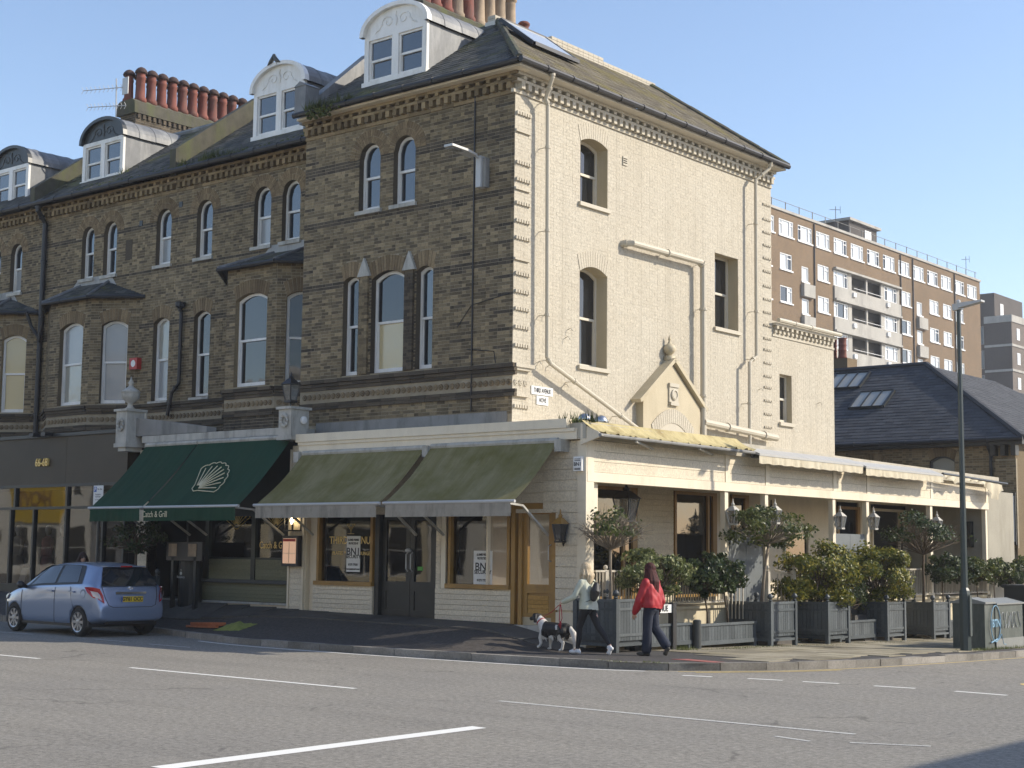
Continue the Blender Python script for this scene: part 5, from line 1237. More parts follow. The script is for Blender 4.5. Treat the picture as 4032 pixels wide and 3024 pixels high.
# far end wall and the screen wall beyond
mb=MB(); mb.box(-20.05,XT-.02,43.0,43.12,.5,4.1); mb.box(XT-.12,XT-.01,43.12,45.1,-.6,3.85); mb.build('end_wall','render_tan',vr)
mb=MB(); mb.box(-18.2,-17.9,42.8,43.0,2.2,2.95); mb.build('cupboard','charcoal_paint',vr)
# railings
def railing(y0,y1,x=XT+.02):
    r=D.objects.new('railing',None); COL.objects.link(r); r.parent=vr; r.location=-Vector(vr['_world'])
    mb=MB(); mb.box(x-.025,x+.025,y0,y1,1.56,1.60); mb.build('top_rail','railing_cream',r); mb=MB(); mb.box(x-.02,x+.02,y0,y1,.90,.93); mb.build('bottom_rail','railing_cream',r)
    me=None; y=y0+.06; k=0
    while y<y1-.04:
        if me is None:
            mb=MB(); mb.box(-.011,.011,-.011,.011,.93,1.56); ob=mb.build('baluster','railing_cream',r); me=ob.data
        else: ob=D.objects.new('baluster',me); COL.objects.link(ob); ob.parent=r
        ob.location=(x,y,0); y+=.098; k+=1
    mb=MB(); y=y0+.06; n=0
    while y+.098<y1-.04:
        mb.tube([(x,y,1.0),(x,y+.012,.955),(x,y+.049,.937),(x,y+.086,.955),(x,y+.098,1.0)],.010,4,cap=False); y+=.196
    o=mb.build('loops','railing_cream',r); o['kind']='stuff'
    return r
railing(23.75,28.5); railing(31.36,33.5); railing(35.5,39.1); railing(39.3,42.9)
for y,zz in ((24.1,1.66),(29.5,1.68),(30.65,1.66),(31.36,1.68),(33.5,1.66)):
    xx=XT+.02 if y not in (29.5,30.65) else XT+.5
    mb=MB(); b0=.8 if xx<XT+.1 else .0; mb.box(xx-.045,xx+.045,y-.045,y+.045,b0,1.56); mb.lathe((xx,y,1.56),[(.045,0),(.05,.02),(.02,.04),(.045,.08),(.04,.12),(.01,.14)],8); mb.build('newel','railing_cream',vr)
for y in (28.55,30.68):
    mb=MB(); mb.bar((XT,y,1.58),(XT+.5,y,1.45),.05,.05)
    for k in range(5): mb.bar((XT+.08+k*.09,y,.55),(XT+.08+k*.09,y,1.5),.02,.02)
    mb.build('stair_rail','railing_cream',vr)
# entrance steps and grey panel doors
for y0,y1 in ((28.75,30.3),(33.75,35.3)):
    for k in range(3):
        mb=MB(); mb.box(XT-.02,XT+.25*(3-k)-.06,y0,y1,-.4 if k==0 else .0+k*.26,.24*(k+1)+.02); mb.build('step','old_slab',vr)
    mb=MB(); V.box(mb,y0,(y0+y1)/2-.005,.84,2.46,-.10,-.05); mb.build('panel_door','grey_door',vr); mb=MB(); V.box(mb,(y0+y1)/2+.005,y1,.84,2.46,-.10,-.05); mb.build('panel_door','grey_door',vr)
# lanterns on the posts and hanging within
for y,zz,lab in ((28.62,2.6,'white lantern on the verandah post beside the first grey doors'),(30.45,2.66,'white lantern on the post behind the half-leafed standard tree'),(33.6,2.6,'white lantern on the verandah post left of the second grey doors'),(35.4,2.62,'white lantern on the verandah post right of the second grey doors'),(39.2,2.62,'white lantern on the post behind the bare-twigged tree')):
    lantern(XT+.16,y,zz,lab,.44,.21,mat='stone_white',gl='lantern_glass',back=(-.15,0,.1))
lantern(-18.4,26.1,2.62,'dark lantern hanging in the first verandah bay',.72,.40,mat='dark_metal',gl='lantern_glass',back=(0,0,.75))
lantern(-19.3,33.7,2.5,'dark lantern hanging behind the second verandah bay',.66,.36,mat='dark_metal',gl='lantern_glass',back=(0,0,.8))
# ---- side awnings
ya=thing('awning','sagging yellow canvas awning rolled up along the verandah roof edge','awning',(XT,26,4.2))
mb=MB(); n=90; V_=[]
for j in range(6):
    s=j/5
    for i in range(n+1):
        y=23.25+(28.95-23.25)*i/n; wv=.022*math.sin(i*1.9)+.016*math.sin(i*.83+1)
        V_.append((XT+.06+.42*s+wv*s*.6,y+.12*s,4.47-.26*s-.05*math.sin(math.pi*s)+wv*s-.03*math.sin(math.pi*i/n)*s))
k=n+1; mb.add(V_,[(j*k+i,(j+1)*k+i,(j+1)*k+i+1,j*k+i+1) for j in range(5) for i in range(n)]); mb.build('canvas','awning_yellow',ya,smooth=True)
mb=MB(); mb.tube([(XT+.46,23.3,4.17),(XT+.48,29.0,4.15)],.035,8); mb.build('front_bar','render_grey',ya)
for y in (25.6,27.9): mb=MB(); mb.bar((XT+.1,y,4.05),(XT+.45,y-1.1,4.12),.05,.04); mb.build('folding_arm','stone_white',ya)
mb=MB(); mb.prism([(XT-.02,23.32,4.0),(XT+.5,23.32,4.16),(XT+.4,23.32,4.24),(XT-.02,23.32,4.42)],(0,.05,0)); mb.build('end_bracket','shop_cream',ya)
for lab,y0,y1,z in (('closed cream awning with wavy valance over the first grey doors',29.2,34.2,4.16),('closed cream awning with wavy valance over the second grey doors',34.35,38.9,4.13)):
    t=thing('awning',lab,'awning',(XT,(y0+y1)/2,z))
    mb=MB(); mb.prism([(XT+.12,y0,z+.06),(XT+.50,y0,z-.06),(XT+.50,y0,z-.01),(XT+.12,y0,z+.14)],(0,y1-y0,0)); mb.build('cassette','cassette_grey',t)
    mb=MB(); mb.tube([(XT+.30,y0+.02,z-.06),(XT+.30,y1-.02,z-.06)],.05,8); mb.build('roller','charcoal_paint',t)
    mb=MB(); n=int((y1-y0)*22); V_=[]
    for j in range(4):
        for i in range(n+1):
            y=y0+(y1-y0)*i/n; s=j/3; V_.append((XT+.49+.014*math.sin(i*.9+math.sin(i*.31)*2)*s,y,z-.05-(.18+.008*math.sin(i*.55))*s))
    k=n+1; mb.add(V_,[(j*k+i,(j+1)*k+i,(j+1)*k+i+1,j*k+i+1) for j in range(3) for i in range(n)]); mb.build('valance','awning_cream',t,smooth=True)
t=thing('awning','torn cream awning hanging in a loop at the far end of the verandah','awning',(XT,41.3,4.1))
mb=MB(); mb.tube([(XT+.35,39.2,4.16),(XT+.40,43.6,4.06)],.04,8); mb.build('front_bar','charcoal_paint',t)
mb=MB(); n=70; V_=[]
for j in range(9):
    s=j/8
    for i in range(n+1):
        q=i/n; y=39.2+4.05*q; lobe=.08+.42*math.exp(-((q-.86)/.13)**2)+.10*math.exp(-((q-.2)/.1)**2)
        V_.append((XT+.40+.05*math.sin(i*.7+s*2)*s,y,4.13-.07*q-lobe*s+.02*math.sin(i*1.3)*s))
k=n+1; mb.add(V_,[(j*k+i,(j+1)*k+i,(j+1)*k+i+1,j*k+i+1) for j in range(8) for i in range(n)]); mb.build('canvas','awning_cream',t,smooth=True)
# camera dome and floodlights on the flat roof
for y,lab in ((23.75,'floodlight lying on the roof edge above the corner post'),(24.3,'chrome globe lamp lying on the roof edge beside the yellow awning')):
    o=MB().lathe((XT-.25,y,4.42),[(.06,0),(.12,.05),(.14,.12),(.10,.2),(.03,.24)],12).build('floodlight','steel',smooth=True); tag(o,lab,'floodlight')
o=tuft((XT-.2,23.5,4.44),.25,110,vr)
# ================================================================== Versailles planters
gb=['grey_board']
def planter(x,y,w,d,h,z,label):
    """x,y = corner nearest the road and the shops' corner; w along x (inwards), d along y"""
    t=thing('planter',label,'planter',(x-w/2,y+d/2,z),world=False,group='dark grey boarded box planters along the verandah'); a,b=w/2,d/2
    for sx in (-1,1):
        for sy in (-1,1):
            mb=MB(); mb.box(sx*a-.045,sx*a+.045,sy*b-.045,sy*b+.045,0,h); mb.lathe((sx*a,sy*b,h),[(.025,0),(.05,.02),(.025,.04),(.06,.08),(.065,.11),(.04,.15),(.01,.17)],10); mb.build('corner_post','grey_board',t)
    mb=MB(); mb.box(-a+.03,a-.03,-b+.03,b-.03,.13,h-.06); core=mb.build('box','grey_board',t)
    for F,L in ((Fr((0,-b,0),(1,0,0)),a),(Fr((a,0,0),(0,1,0)),b)):
        n=int(2*L/.105); bw=(2*L-.09)/n; pieces('board',[F.item(-L+.045+(k+.5)*bw,(.22+h-.05)/2,.0,bw-.008,h-.27,.03) for k in range(n)],'grey_board',t)
        for z0 in (.12,h*.30,h*.78,h-.06): mb=MB(); F.box(mb,-L+.046,L-.046,z0,z0+.05,-.02,.03); mb.build('rail','grey_board',t)
    mb=MB(); mb.box(-a+.05,a-.05,-b+.05,b-.05,h-.12,h-.055); mb.build('soil','soil',t)
    return t
PL=[(-16.55,23.15,.92,.95,1.0,'grey box planter behind the two walking women, holding a bare-crowned tree'),(-16.45,28.65,.95,1.05,.96,'grey box planter holding the half-leafed standard tree by the steps'),
    (-16.45,31.2,.95,.98,.96,'grey box planter holding the bushier yellow-green shrub beside the steps'),(-16.55,34.4,.95,.95,.96,'grey box planter holding the rounded yellow-tipped shrub'),(-16.55,37.05,.95,.95,.96,'grey box planter holding the tall bare-twigged tree near the lamp post')]
for x,y,w,d,h,l in PL: planter(x,y,w,d,h,zp(x,y)-.01,l)
# low troughs between the planters
def trough(x,y0,y1,label,h=.52,w=.45):
    z=zp(x,(y0+y1)/2)+.02; t=thing('trough',label,'trough',(x-w/2,(y0+y1)/2,z-.04),world=False,group='low grey boarded troughs'); L=(y1-y0)/2; sl=-.02
    mb=MB(); mb.box(-w/2,w/2-.02,-L,L,.12,h-.03); mb.build('box','grey_board',t)
    F=Fr((w/2-.02,0,0),(0,1,0)); n=int(2*L/.11); bw=2*L/n
    pieces('board',[F.item(-L+(k+.5)*bw,(.18+h-.02)/2,.0,bw-.008,h-.2,.03) for k in range(n)],'grey_board',t)
    mb=MB(); F.box(mb,-L,L,h-.04,h+.01,-.04,.04); mb.build('rim','grey_board',t); mb=MB(); F.box(mb,-L,L,.10,.18,-.02,.035); mb.build('foot_rail','grey_board',t)
    mb=MB()
    for y in (-L+.06,L-.06): mb.box(-w/2,w/2,y-.05,y+.05,0,.12)
    mb.build('feet','grey_board',t)
    mb=MB(); mb.box(-w/2+.03,w/2-.06,-L+.03,L-.03,h-.1,h-.028); mb.build('soil','soil',t)
    return t
trough(-16.72,24.3,26.0,'low grey trough behind the street name board'); trough(-16.70,26.06,28.5,'low grey trough with two dark lollipop bay trees')
trough(-16.75,32.35,34.25,'low grey trough between the two rounded shrubs'); trough(-16.75,38.15,43.2,'long grey trough with a row of small standard trees, behind the cabinet')
o=MB().lathe((-16.66,26.1,.0),[(.085,0),(.085,.60),(.06,.62)],14).build('bollard','slate_grey_paint'); tag(o,'plain grey bollard against the low trough','bollard')
# ================================================================== foliage
def leafmat(name,stops):
    mt,t,b,N,L=nodes(name); c=ramp(t,rnd(t),stops); t.links.new(c,b.inputs['Base Color']); b.inputs['Roughness'].default_value=.42; b.inputs['Specular IOR Level'].default_value=.45
    tr=N.new('ShaderNodeBsdfTranslucent'); ms=N.new('ShaderNodeMixShader'); ms.inputs[0].default_value=.3; t.links.new(c,tr.inputs[0]); out=N['Material Output']
    L.new(b.outputs[0],ms.inputs[1]); L.new(tr.outputs[0],ms.inputs[2]); L.new(ms.outputs[0],out.inputs[0]); MATS[name]=mt
leafmat('leaf_dark',[(0,(.02,.035,.013)),(.6,(.045,.07,.024)),(1,(.085,.115,.042))])
leafmat('leaf_mid',[(0,(.035,.055,.015)),(.5,(.085,.11,.03)),(1,(.17,.18,.055))])
leafmat('leaf_yellow',[(0,(.05,.07,.015)),(.45,(.14,.16,.03)),(.8,(.27,.25,.045)),(1,(.38,.32,.06))])
leafmat('leaf_varieg',[(0,(.05,.075,.025)),(.5,(.15,.18,.065)),(1,(.36,.37,.19))])
leafmat('grass_blade',[(0,(.05,.07,.015)),(1,(.15,.17,.05))])
def leaf_cloud(name,pts,nrm,size,mat,parent):
    """each leaf a folded pair of triangles-quads pointing outwards"""
    n=len(pts); P=np.array(pts); Nn=np.array(nrm)+RNG.normal(0,.55,(n,3)); Nn/=np.linalg.norm(Nn,axis=1,keepdims=True)
    a=np.cross(Nn,RNG.normal(0,1,(n,3))); a/=np.linalg.norm(a,axis=1,keepdims=True); b=np.cross(Nn,a)
    s=size*(.65+.7*RNG.random((n,1))); L=a*s; Wd=b*s*.34; fold=Nn*s*.12
    V=np.stack([P-L*.5,P+Wd+fold,P+L*.5,P-Wd+fold,P],1).reshape(-1,3)
    i=np.arange(n)*5; Fc=np.stack([np.stack([i,i+1,i+4],1),np.stack([i+1,i+2,i+4],1),np.stack([i+2,i+3,i+4],1),np.stack([i+3,i,i+4],1)],1).reshape(-1,3)
    o=mesh_np(name,V,Fc,np.repeat(np.clip(RNG.random(n),0,1),4),mat,parent); o['kind']='stuff'; return o
def crown_pts(n,rx,ry,rz,clumps=34,shell=.55,sx=None):
    cl=RNG.normal(0,1,(clumps,3)); cl/=np.linalg.norm(cl,axis=1,keepdims=True); cr=RNG.uniform(.55,1.0,(clumps,1)); C_=cl*cr; rad=RNG.uniform(.22,.40,clumps)
    k=RNG.integers(0,clumps,n); d=RNG.normal(0,1,(n,3)); d/=np.linalg.norm(d,axis=1,keepdims=True); r=RNG.random((n,1))**shell
    p=C_[k]+d*r*rad[k][:,None]; nr=p/np.maximum(.2,np.linalg.norm(p,axis=1,keepdims=True))
    return p*np.array([rx,ry,rz]),nr
def tree(x,y,z,ht,rx,ry,rz,label,mat,leaves,trunk=.035,size=.085,twigs=60,cz=None,name='standard_tree',bare=0,lean=(0,0),bark='bark',group=None,bushy=False,shift=(0,0,0),stems=1):
    t=thing(name,label,'tree' if name!='shrub' else 'shrub',(x,y,z),world=False,group=group); top=Vector((lean[0],lean[1],ht)); cz=cz if cz is not None else ht+rz*.75
    c=Vector((lean[0]+shift[0],lean[1]+shift[1],cz+shift[2]))
    mb=MB()
    if stems==1: mb.tube([(0,0,-.06),(lean[0]*.2+.012,lean[1]*.2,ht*.35),(lean[0]*.6-.012,lean[1]*.6+.01,ht*.7),top],[trunk*1.25,trunk,trunk*.9,trunk*.95],8)
    else:
        for s in range(stems):
            a=random.uniform(0,6.28); e=c+Vector((math.cos(a)*rx*.5,math.sin(a)*ry*.5,random.uniform(-.3,.3)*rz)); mb.tube([(random.uniform(-.15,.15),random.uniform(-.15,.15),-.05),(e.x*.4,e.y*.4,ht*.6),tuple(e)],[.016,.012,.006],5)
    mb.build('trunk',bark,t,smooth=True)
    mb=MB(); pts=[];
    for k in range(twigs):
        d=Vector(RNG.normal(0,1,3)).normalized(); d.z=abs(d.z)*.9-.25 if not bushy else d.z; e=c+Vector((d.x*rx,d.y*ry,d.z*rz))*random.uniform(.7,1.08); m_=top.lerp(e,.45)+Vector(RNG.normal(0,.05,3))
        if stems>1: m_=c*.5+e*.5*.8; 
        mb.tube([top if stems==1 else m_*.6,m_,e],[.014,.009,.003],4)
        if bare:
            for q in range(5):
                e2=e+Vector(RNG.normal(0,.10,3)); m2=m_.lerp(e,random.uniform(.3,.9)); mb.tube([m2,m2.lerp(e2,.6)+Vector(RNG.normal(0,.02,3)),e2],[.006,.004,.002],4)
    o=mb.build('branches',bark,t); o['kind']='stuff'
    P,Nr=crown_pts(leaves,rx,ry,rz)
    if bare: 
        keep=(P[:,2]>-rz*.2)&((P[:,1]<ry*.3)|(RNG.random(leaves)<.25)); P,Nr=P[keep],Nr[keep]
    leaf_cloud('crown',P+np.array(c),Nr,size,mat,t); return t
tree(-17.0,23.6,.95,1.05,.62,.66,.48,'thin-stemmed standard tree with a nearly bare twiggy crown','leaf_mid',1100,.030,.075,70,bare=1,bark='bark_pale')
tree(-16.95,29.15,.9,1.28,.8,1.4,.46,'half-leafed standard tree with a wide flat crown above the steps','leaf_mid',3000,.034,.085,90,bare=0,lean=(.05,.25),bark='bark_pale',shift=(0,.1,0))
tree(-16.93,31.7,.85,.2,.85,1.25,.72,'bushy yellow-green shrub spreading over its box','leaf_yellow',9500,size=.085,twigs=70,cz=.62,name='shrub',bushy=True,stems=14)
tree(-17.0,34.85,.8,.2,.82,1.22,.74,'rounded yellow-tipped shrub in the middle box','leaf_yellow',9500,size=.085,twigs=70,cz=.66,name='shrub',bushy=True,stems=12)
tree(-17.0,37.5,.75,1.22,.95,1.55,.62,'tall wind-thinned tree with bare twigs on one side','leaf_dark',3200,.036,.085,90,bare=1,lean=(.0,.05),bark='bark')
tree(-17.05,25.2,.5,.72,.50,1.12,.40,'pale variegated shrub beside the woman in red','leaf_varieg',5000,.025,.085,70,name='shrub',cz=1.08,bushy=True)
tree(-16.95,26.95,.5,.66,.42,.58,.40,'dark lollipop bay tree nearer the street name board','leaf_dark',3600,.020,.095,50,name='bay_tree',cz=1.0,bushy=True,lean=(0,-.1))
tree(-16.95,27.75,.5,.66,.45,.62,.42,'dark lollipop bay tree nearer the steps','leaf_dark',3600,.020,.095,50,name='bay_tree',cz=1.02,bushy=True,lean=(0,-.16))
tree(-16.98,33.35,.42,.3,.3,.7,.45,'low dark shrub in the trough between the rounded shrubs','leaf_dark',900,.018,.07,30,name='shrub',cz=.6,bushy=True)
for y,ht,r,m_,l in ((38.6,1.15,.55,'leaf_dark','small dark standard tree at the bare tree side of the long trough'),(39.8,1.1,.60,'leaf_dark','broad dark standard tree second in the long trough'),(40.9,1.1,.55,'leaf_mid','small green standard tree in the middle of the long trough'),(42.1,1.1,.72,'leaf_mid','widest light green standard tree behind the cabinet'),(43.3,.95,.6,'leaf_dark','low dark standard tree past the verandah end'),(44.7,1.1,.7,'leaf_mid','last green standard tree beyond the verandah')):
    tree(-16.95,y,.25,ht,.45,r,.36,l,m_,1900,.018,.09,40,name='standard_tree',cz=ht+.22,bushy=True)
# grass along joints
mb=MB()
def blades(cx,cy,n,sx,sy,h):
    for k in range(n):
        x=cx+random.gauss(0,sx); y=cy+random.gauss(0,sy); z=zp(x,y)+.005; a=random.uniform(0,6.28); s=Vector((math.cos(a),math.sin(a),0))*.006; hh=random.uniform(.3,1)*h
        mb.quad(Vector((x,y,z))-s,Vector((x,y,z))+s,Vector((x+random.uniform(-.03,.03),y+random.uniform(-.03,.03),z+hh)))
blades(-16.45,25.3,160,.05,.15,.12); blades(-16.3,27.2,260,.07,.8,.06); blades(-13.3,32.0,260,.12,.3,.06); blades(-13.3,33.5,380,.06,.8,.09); blades(-16.2,30.0,160,.15,.8,.04); blades(-16.2,34,160,.15,1.2,.04); blades(-15.0,20.98,60,.25,.03,.05); blades(-14.4,21.25,80,.2,.04,.05)
o=mb.build('grass','grass_blade'); tag(o,'thin green grass growing along the pavement joints','grass',kind='stuff')
# ================================================================== block of flats behind
def brick_tex(name,a,b_,m_,scale=1.0):
    mt,t,b,N,L=nodes(name); br=N.new('ShaderNodeTexBrick'); br.inputs['Scale'].default_value=scale; br.inputs['Color1'].default_value=(*a,1); br.inputs['Color2'].default_value=(*b_,1); br.inputs['Mortar'].default_value=(*m_,1)
    br.inputs['Mortar Size'].default_value=.012; br.inputs['Brick Width'].default_value=.225; br.inputs['Row Height'].default_value=.075; br.inputs['Bias'].default_value=-.1
    mp=N.new('ShaderNodeVectorMath'); mp.operation='DOT_PRODUCT'; sp=N.new('ShaderNodeSeparateXYZ'); L.new(pos(t),sp.inputs[0]); ad=N.new('ShaderNodeMath'); L.new(sp.outputs[0],ad.inputs[0]); L.new(sp.outputs[1],ad.inputs[1]); cb_=N.new('ShaderNodeCombineXYZ'); L.new(ad.outputs[0],cb_.inputs[0]); L.new(sp.outputs[2],cb_.inputs[1]); L.new(cb_.outputs[0],br.inputs['Vector'])
    c=mix(t,ramp(t,noise(t,.25,6,.7),[(.4,(0,0,0)),(.7,g3(.75))]),br.outputs[0],mix(t,1,br.outputs[0],g3(.72),'MULTIPLY'))
    L.new(c,b.inputs['Base Color']); b.inputs['Roughness'].default_value=.9; MATS[name]=mt
brick_tex('flats_brick',(.20,.122,.06),(.145,.086,.043),(.21,.17,.12)); brick_tex('far_brick',(.075,.062,.058),(.052,.044,.042),(.11,.10,.09)); brick_tex('far_brick_lit',(.15,.12,.10),(.12,.095,.08),(.18,.16,.14))  # far_brick_lit repeats far_brick with the sunlit side's lightness put into the colour
fl=thing('apartment_block','long brown brick block of flats with white windows and grey balconies','building',(-68,125,0))
X=Fr((-62,0,0),(0,1,0))
FL0,FL1=97.0,152.0
wo=[]
for k in range(-3,13): y=109.9+3.237*k; wo.append((y,y+2.45,28.5,29.88,3))
for r in range(5):
    z=25.62-2.78*r
    for a,b,n in ((110.05,112.05,2),(116.58,118.6,2),(133.15,135.15,2),(139.45,141.55,2),(142.65,144.65,2),(145.65,147.6,2),(103.5,105.5,2),(106.6,108.6,2)): wo.append((a,b,z,z+1.38,n))
    for a in (113.72,136.5): wo.append((a,a+1.2,z-.55,z+.75,1))
loggia=[(119.45,132.7,24.3-2.78*r,27.0-2.78*r) for r in range(4)]
ops=[op(a,b,z0,z1) for a,b,z0,z1,n in wo]+[op(a,b,z0+.02,z1) for a,b,z0,z1 in loggia]
w=backing(X,FL0,FL1,0,30.5,ops,'flats_brick',fl,recess=.12,rmat='concrete')
mb=MB(); mb.box(-75,-62.6,FL0,FL1,0,30.3); mb.build('core','dim_interior',fl); mb=MB(); mb.quad((-75,FL1,0),(-62,FL1,0),(-62,FL1,30.5),(-75,FL1,30.5)); mb.quad((-62,FL0,0),(-75,FL0,0),(-75,FL0,30.5),(-62,FL0,30.5)); mb.build('end_wall','flats_brick',fl)
def flat_window(F,a,b,z0,z1,n,parent,opn=False):
    mb=MB(); t=.09; d0,d1=-.14,-.03
    F.box(mb,a,b,z0,z0+t,d0,d1); F.box(mb,a,b,z1-t,z1,d0,d1); F.box(mb,a,a+t,z0+t,z1-t,d0,d1); F.box(mb,b-t,b,z0+t,z1-t,d0,d1)
    ms=[]
    if n==3: ms=[a+(b-a)*.24,a+(b-a)*.76]
    elif n==2: ms=[a+(b-a)*.62]
    for m_ in ms: F.box(mb,m_-.045,m_+.045,z0+t,z1-t,d0,d1)
    if n==3: F.box(mb,a+t,ms[0]-.045,z1-.42,z1-.35,d0,d1); F.box(mb,ms[1]+.045,b-t,z1-.42,z1-.35,d0,d1)
    if n==2: F.box(mb,ms[0]+.045,b-t,z1-.42,z1-.35,d0,d1)
    w=mb.build('window','white_upvc',parent); xs_=[a+t*.5]+ms+[b-t*.5]
    for p,q in zip(xs_[:-1],xs_[1:]): mb=MB(); mb.quad(F(p,z0+.04,-.1),F(q,z0+.04,-.1),F(q,z1-.04,-.1),F(p,z1-.04,-.1)); mb.build('pane','flats_glass' if random.random()<.8 else 'window_dark',w)
    mb=MB(); F.box(mb,a-.1,b+.1,z0-.12,z0-.005,-.1,.10); mb.build('sill','white_upvc',w)
for a,b,z0,z1,n in wo: flat_window(X,a,b,z0,z1,n,fl)
for r,(a,b,z0,z1) in enumerate(loggia):
    bl=D.objects.new('balcony',None); COL.objects.link(bl); bl.parent=fl; bl.location=-Vector(fl['_world'])
    mb=MB(); X.box(mb,a-.05,b+.05,z0,z0+1.2,-.1,.15); mb.build('parapet','concrete',bl); mb=MB(); X.box(mb,a,b,z1-.02,z1+.16,-.9,.30); mb.build('canopy','concrete',bl)
    for p,q in ((a+.15,a+2.75),(b-3.1,b-.55)): flat_window(Fr((-62.02,0,0),(0,1,0)),p,q,z0+1.22,z1-.08,3,bl)
    mb=MB(); X.box(mb,a+2.8,a+3.5,z0+1.2,z1-.03,-.15,-.02); X.box(mb,a+6.35,a+6.65,z0+1.2,z1-.03,-.15,-.02); X.box(mb,b-3.9,b-3.15,z0+1.2,z1-.03,-.15,-.02); X.box(mb,b-.5,b,z0+1.2,z1-.03,-.15,-.02); mb.build('pier','concrete',bl)
    mb=MB(); mb.tube([X(a+3.5,z0+1.42,.2),X(b-3.9,z0+1.42,.2)],.03,5); mb.build('handrail','white_upvc',bl)
    mb=MB(); X.box(mb,a+3.4,b-3.8,z0+1.2,z1,-2.0,-1.9); mb.build('recess_wall','render_grey',bl)
    for u in (a+3.3,a+10.1): mb=MB(); X.box(mb,u,u+.5,z0+.62,z0+1.0,.15,.32); mb.build('vent_box','white_upvc',bl)
for r in range(5):
    for a in (113.6,136.4):
        z=23.75-2.78*r; mb=MB(); X.box(mb,a,a+1.95,z,z+1.1,0,.32); mb.build('balcony_box','concrete',fl)
for y in (115.9,132.9,135.6,145.4): mb=MB(); mb.tube([X(y,30.4,.08),X(y,12,.08)],.06,6); mb.build('downpipe','dark_metal',fl)
mb=MB(); X.box(mb,FL0,FL1+.1,30.5,30.72,-.5,.12); mb.build('roof_edge','concrete',fl)
mb=MB(); mb.tube([X(FL0,31.5,-.3),X(FL1,31.5,-.3)],.025,5)
for k in range(24): y=FL0+.5+k*2.35; mb.bar(X(y,30.7,-.3),X(y,31.55,-.3),.06,.06)
mb.build('roof_rail','render_grey',fl)
mb=MB(); mb.box(-70,-63.5,125.5,131.2,30.5,32.6); ph=mb.build('penthouse','far_brick',fl); mb=MB(); mb.box(-70.3,-63.2,125.2,131.6,32.6,32.85); mb.build('roof','concrete',ph); mb=MB(); mb.box(-63.5,-63.42,128.6,129.9,30.9,32.2); mb.build('door','white_upvc',ph)
mb=MB(); mb.box(-70,-63.5,101,109.6,30.5,32.6); ph=mb.build('penthouse','far_brick',fl); mb=MB(); mb.box(-70.3,-63.2,100.7,110.0,32.6,32.85); mb.build('roof','concrete',ph)
for y in (120.8,149.5):
    mb=MB(); mb.tube([X(y,30.7,-.4),X(y,32.9,-.4)],.03,5); mb.tube([X(y-1.1,32.4,-.4),X(y+.9,32.75,-.4)],.025,4); mb.tube([X(y+.9,32.4,-.4),X(y+.9,33.1,-.4)],.02,4); mb.build('aerial','dark_metal',fl)
# ---- darker block further off
fb=thing('apartment_block','dark brown brick tower with pale floor bands beyond the long block of flats','building',(-76,195,0))
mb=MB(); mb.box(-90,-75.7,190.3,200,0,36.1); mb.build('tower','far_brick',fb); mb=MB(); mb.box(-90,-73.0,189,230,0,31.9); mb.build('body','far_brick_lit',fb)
mb=MB(); mb.quad((-90,188.97,0),(-73.02,188.97,0),(-73.02,188.97,31.9),(-90,188.97,31.9)); mb.build('front_wall','far_brick',fb)  # sheet over the lighter body: the shaded front painted in darker brick
for z in (31.9,28.75,25.5,22.3,19.1): mb=MB(); mb.box(-76.6,-72.9,188.85,230.1,z,z+(.9 if z>31 else .3)); mb.build('floor_band','concrete',fb)
FB=Fr((0,188.96,0),(1,0,0)); FR=Fr((-73.0,0,0),(0,1,0))
for r in range(4):
    z=29.2-3.2*r; mb=MB(); FB.box(mb,-77.6,-76.65,z,z+2.4,0,.05); w=mb.build('window','render_grey',fb); mb=MB(); FB.box(mb,-77.5,-77.15,z+.1,z+2.3,.05,.06); mb.build('pane','window_dark',w); mb=MB(); FB.box(mb,-77.08,-76.75,z+.1,z+2.3,.05,.06); mb.build('pane','window_dark',w)
    for y in (190.6,194.5,198.5): mb=MB(); FR.box(mb,y,y+1.0,z+.5,z+2.0,0,.06); w=mb.build('window','white_upvc',fb); mb=MB(); FR.box(mb,y+.1,y+.9,z+.6,z+1.9,.06,.07); mb.build('pane','flats_glass',w)
mb=MB(); Fr((-75.7,0,0),(0,1,0)).box(mb,192.2,193.2,33.2,34.9,0,.05); mb.build('window','white_upvc',fb)
# ================================================================== slate-roofed house past the verandah
sh_=thing('slate_roof_house','yellow brick house with a big hipped dark slate roof and small skylights','house',(-24,52,0))
HF=Fr((0,46,0),(1,0,0)); hops=[op(-20.55,-19.72,3.6,5.10,'seg',.14,.3),op(-22.9,-22.1,3.6,4.98,'seg',.14,.3)]
w=backing(HF,-32,-17.75,-.8,5.5,hops,'mortar',sh_,recess=.1,rmat='dark_brick'); b=brickfield(HF,-25.2,-17.75,2.0,5.375,hops,lambda u,z:'yellow_brick'); pieces('brick',b['yellow_brick'],'yellow_brick',w,80); voussoirs(HF,hops,'arch_brick',w)
for o in hops: window(HF,o,sh_,.1,fmat='slate_grey_paint',glass='window_pale',sill='stone_white',sash=False,fw=.05)
mb=MB(); mb.quad((-17.75,46,-.8),(-17.75,60,-.8),(-17.75,60,5.5),(-17.75,46,5.5)); mb.build('side_wall','yellow_brick',sh_)
mb=MB(); HF.box(mb,-18.35,-17.7,2.2,4.95,0,.10); cp_=mb.build('corner_pier','mortar',sh_); pieces('brick',brickfield(Fr((0,45.9,0),(1,0,0)),-18.35,-17.7,2.2,4.9,(),lambda u,z:'yellow_brick')['yellow_brick'],'yellow_brick',cp_,30)
for k in range(3): mb=MB(); HF.box(mb,-18.45+k*.33,-18.30+k*.33,5.05,5.4,0,.28); mb.build('eaves_bracket','charcoal_paint',sh_)
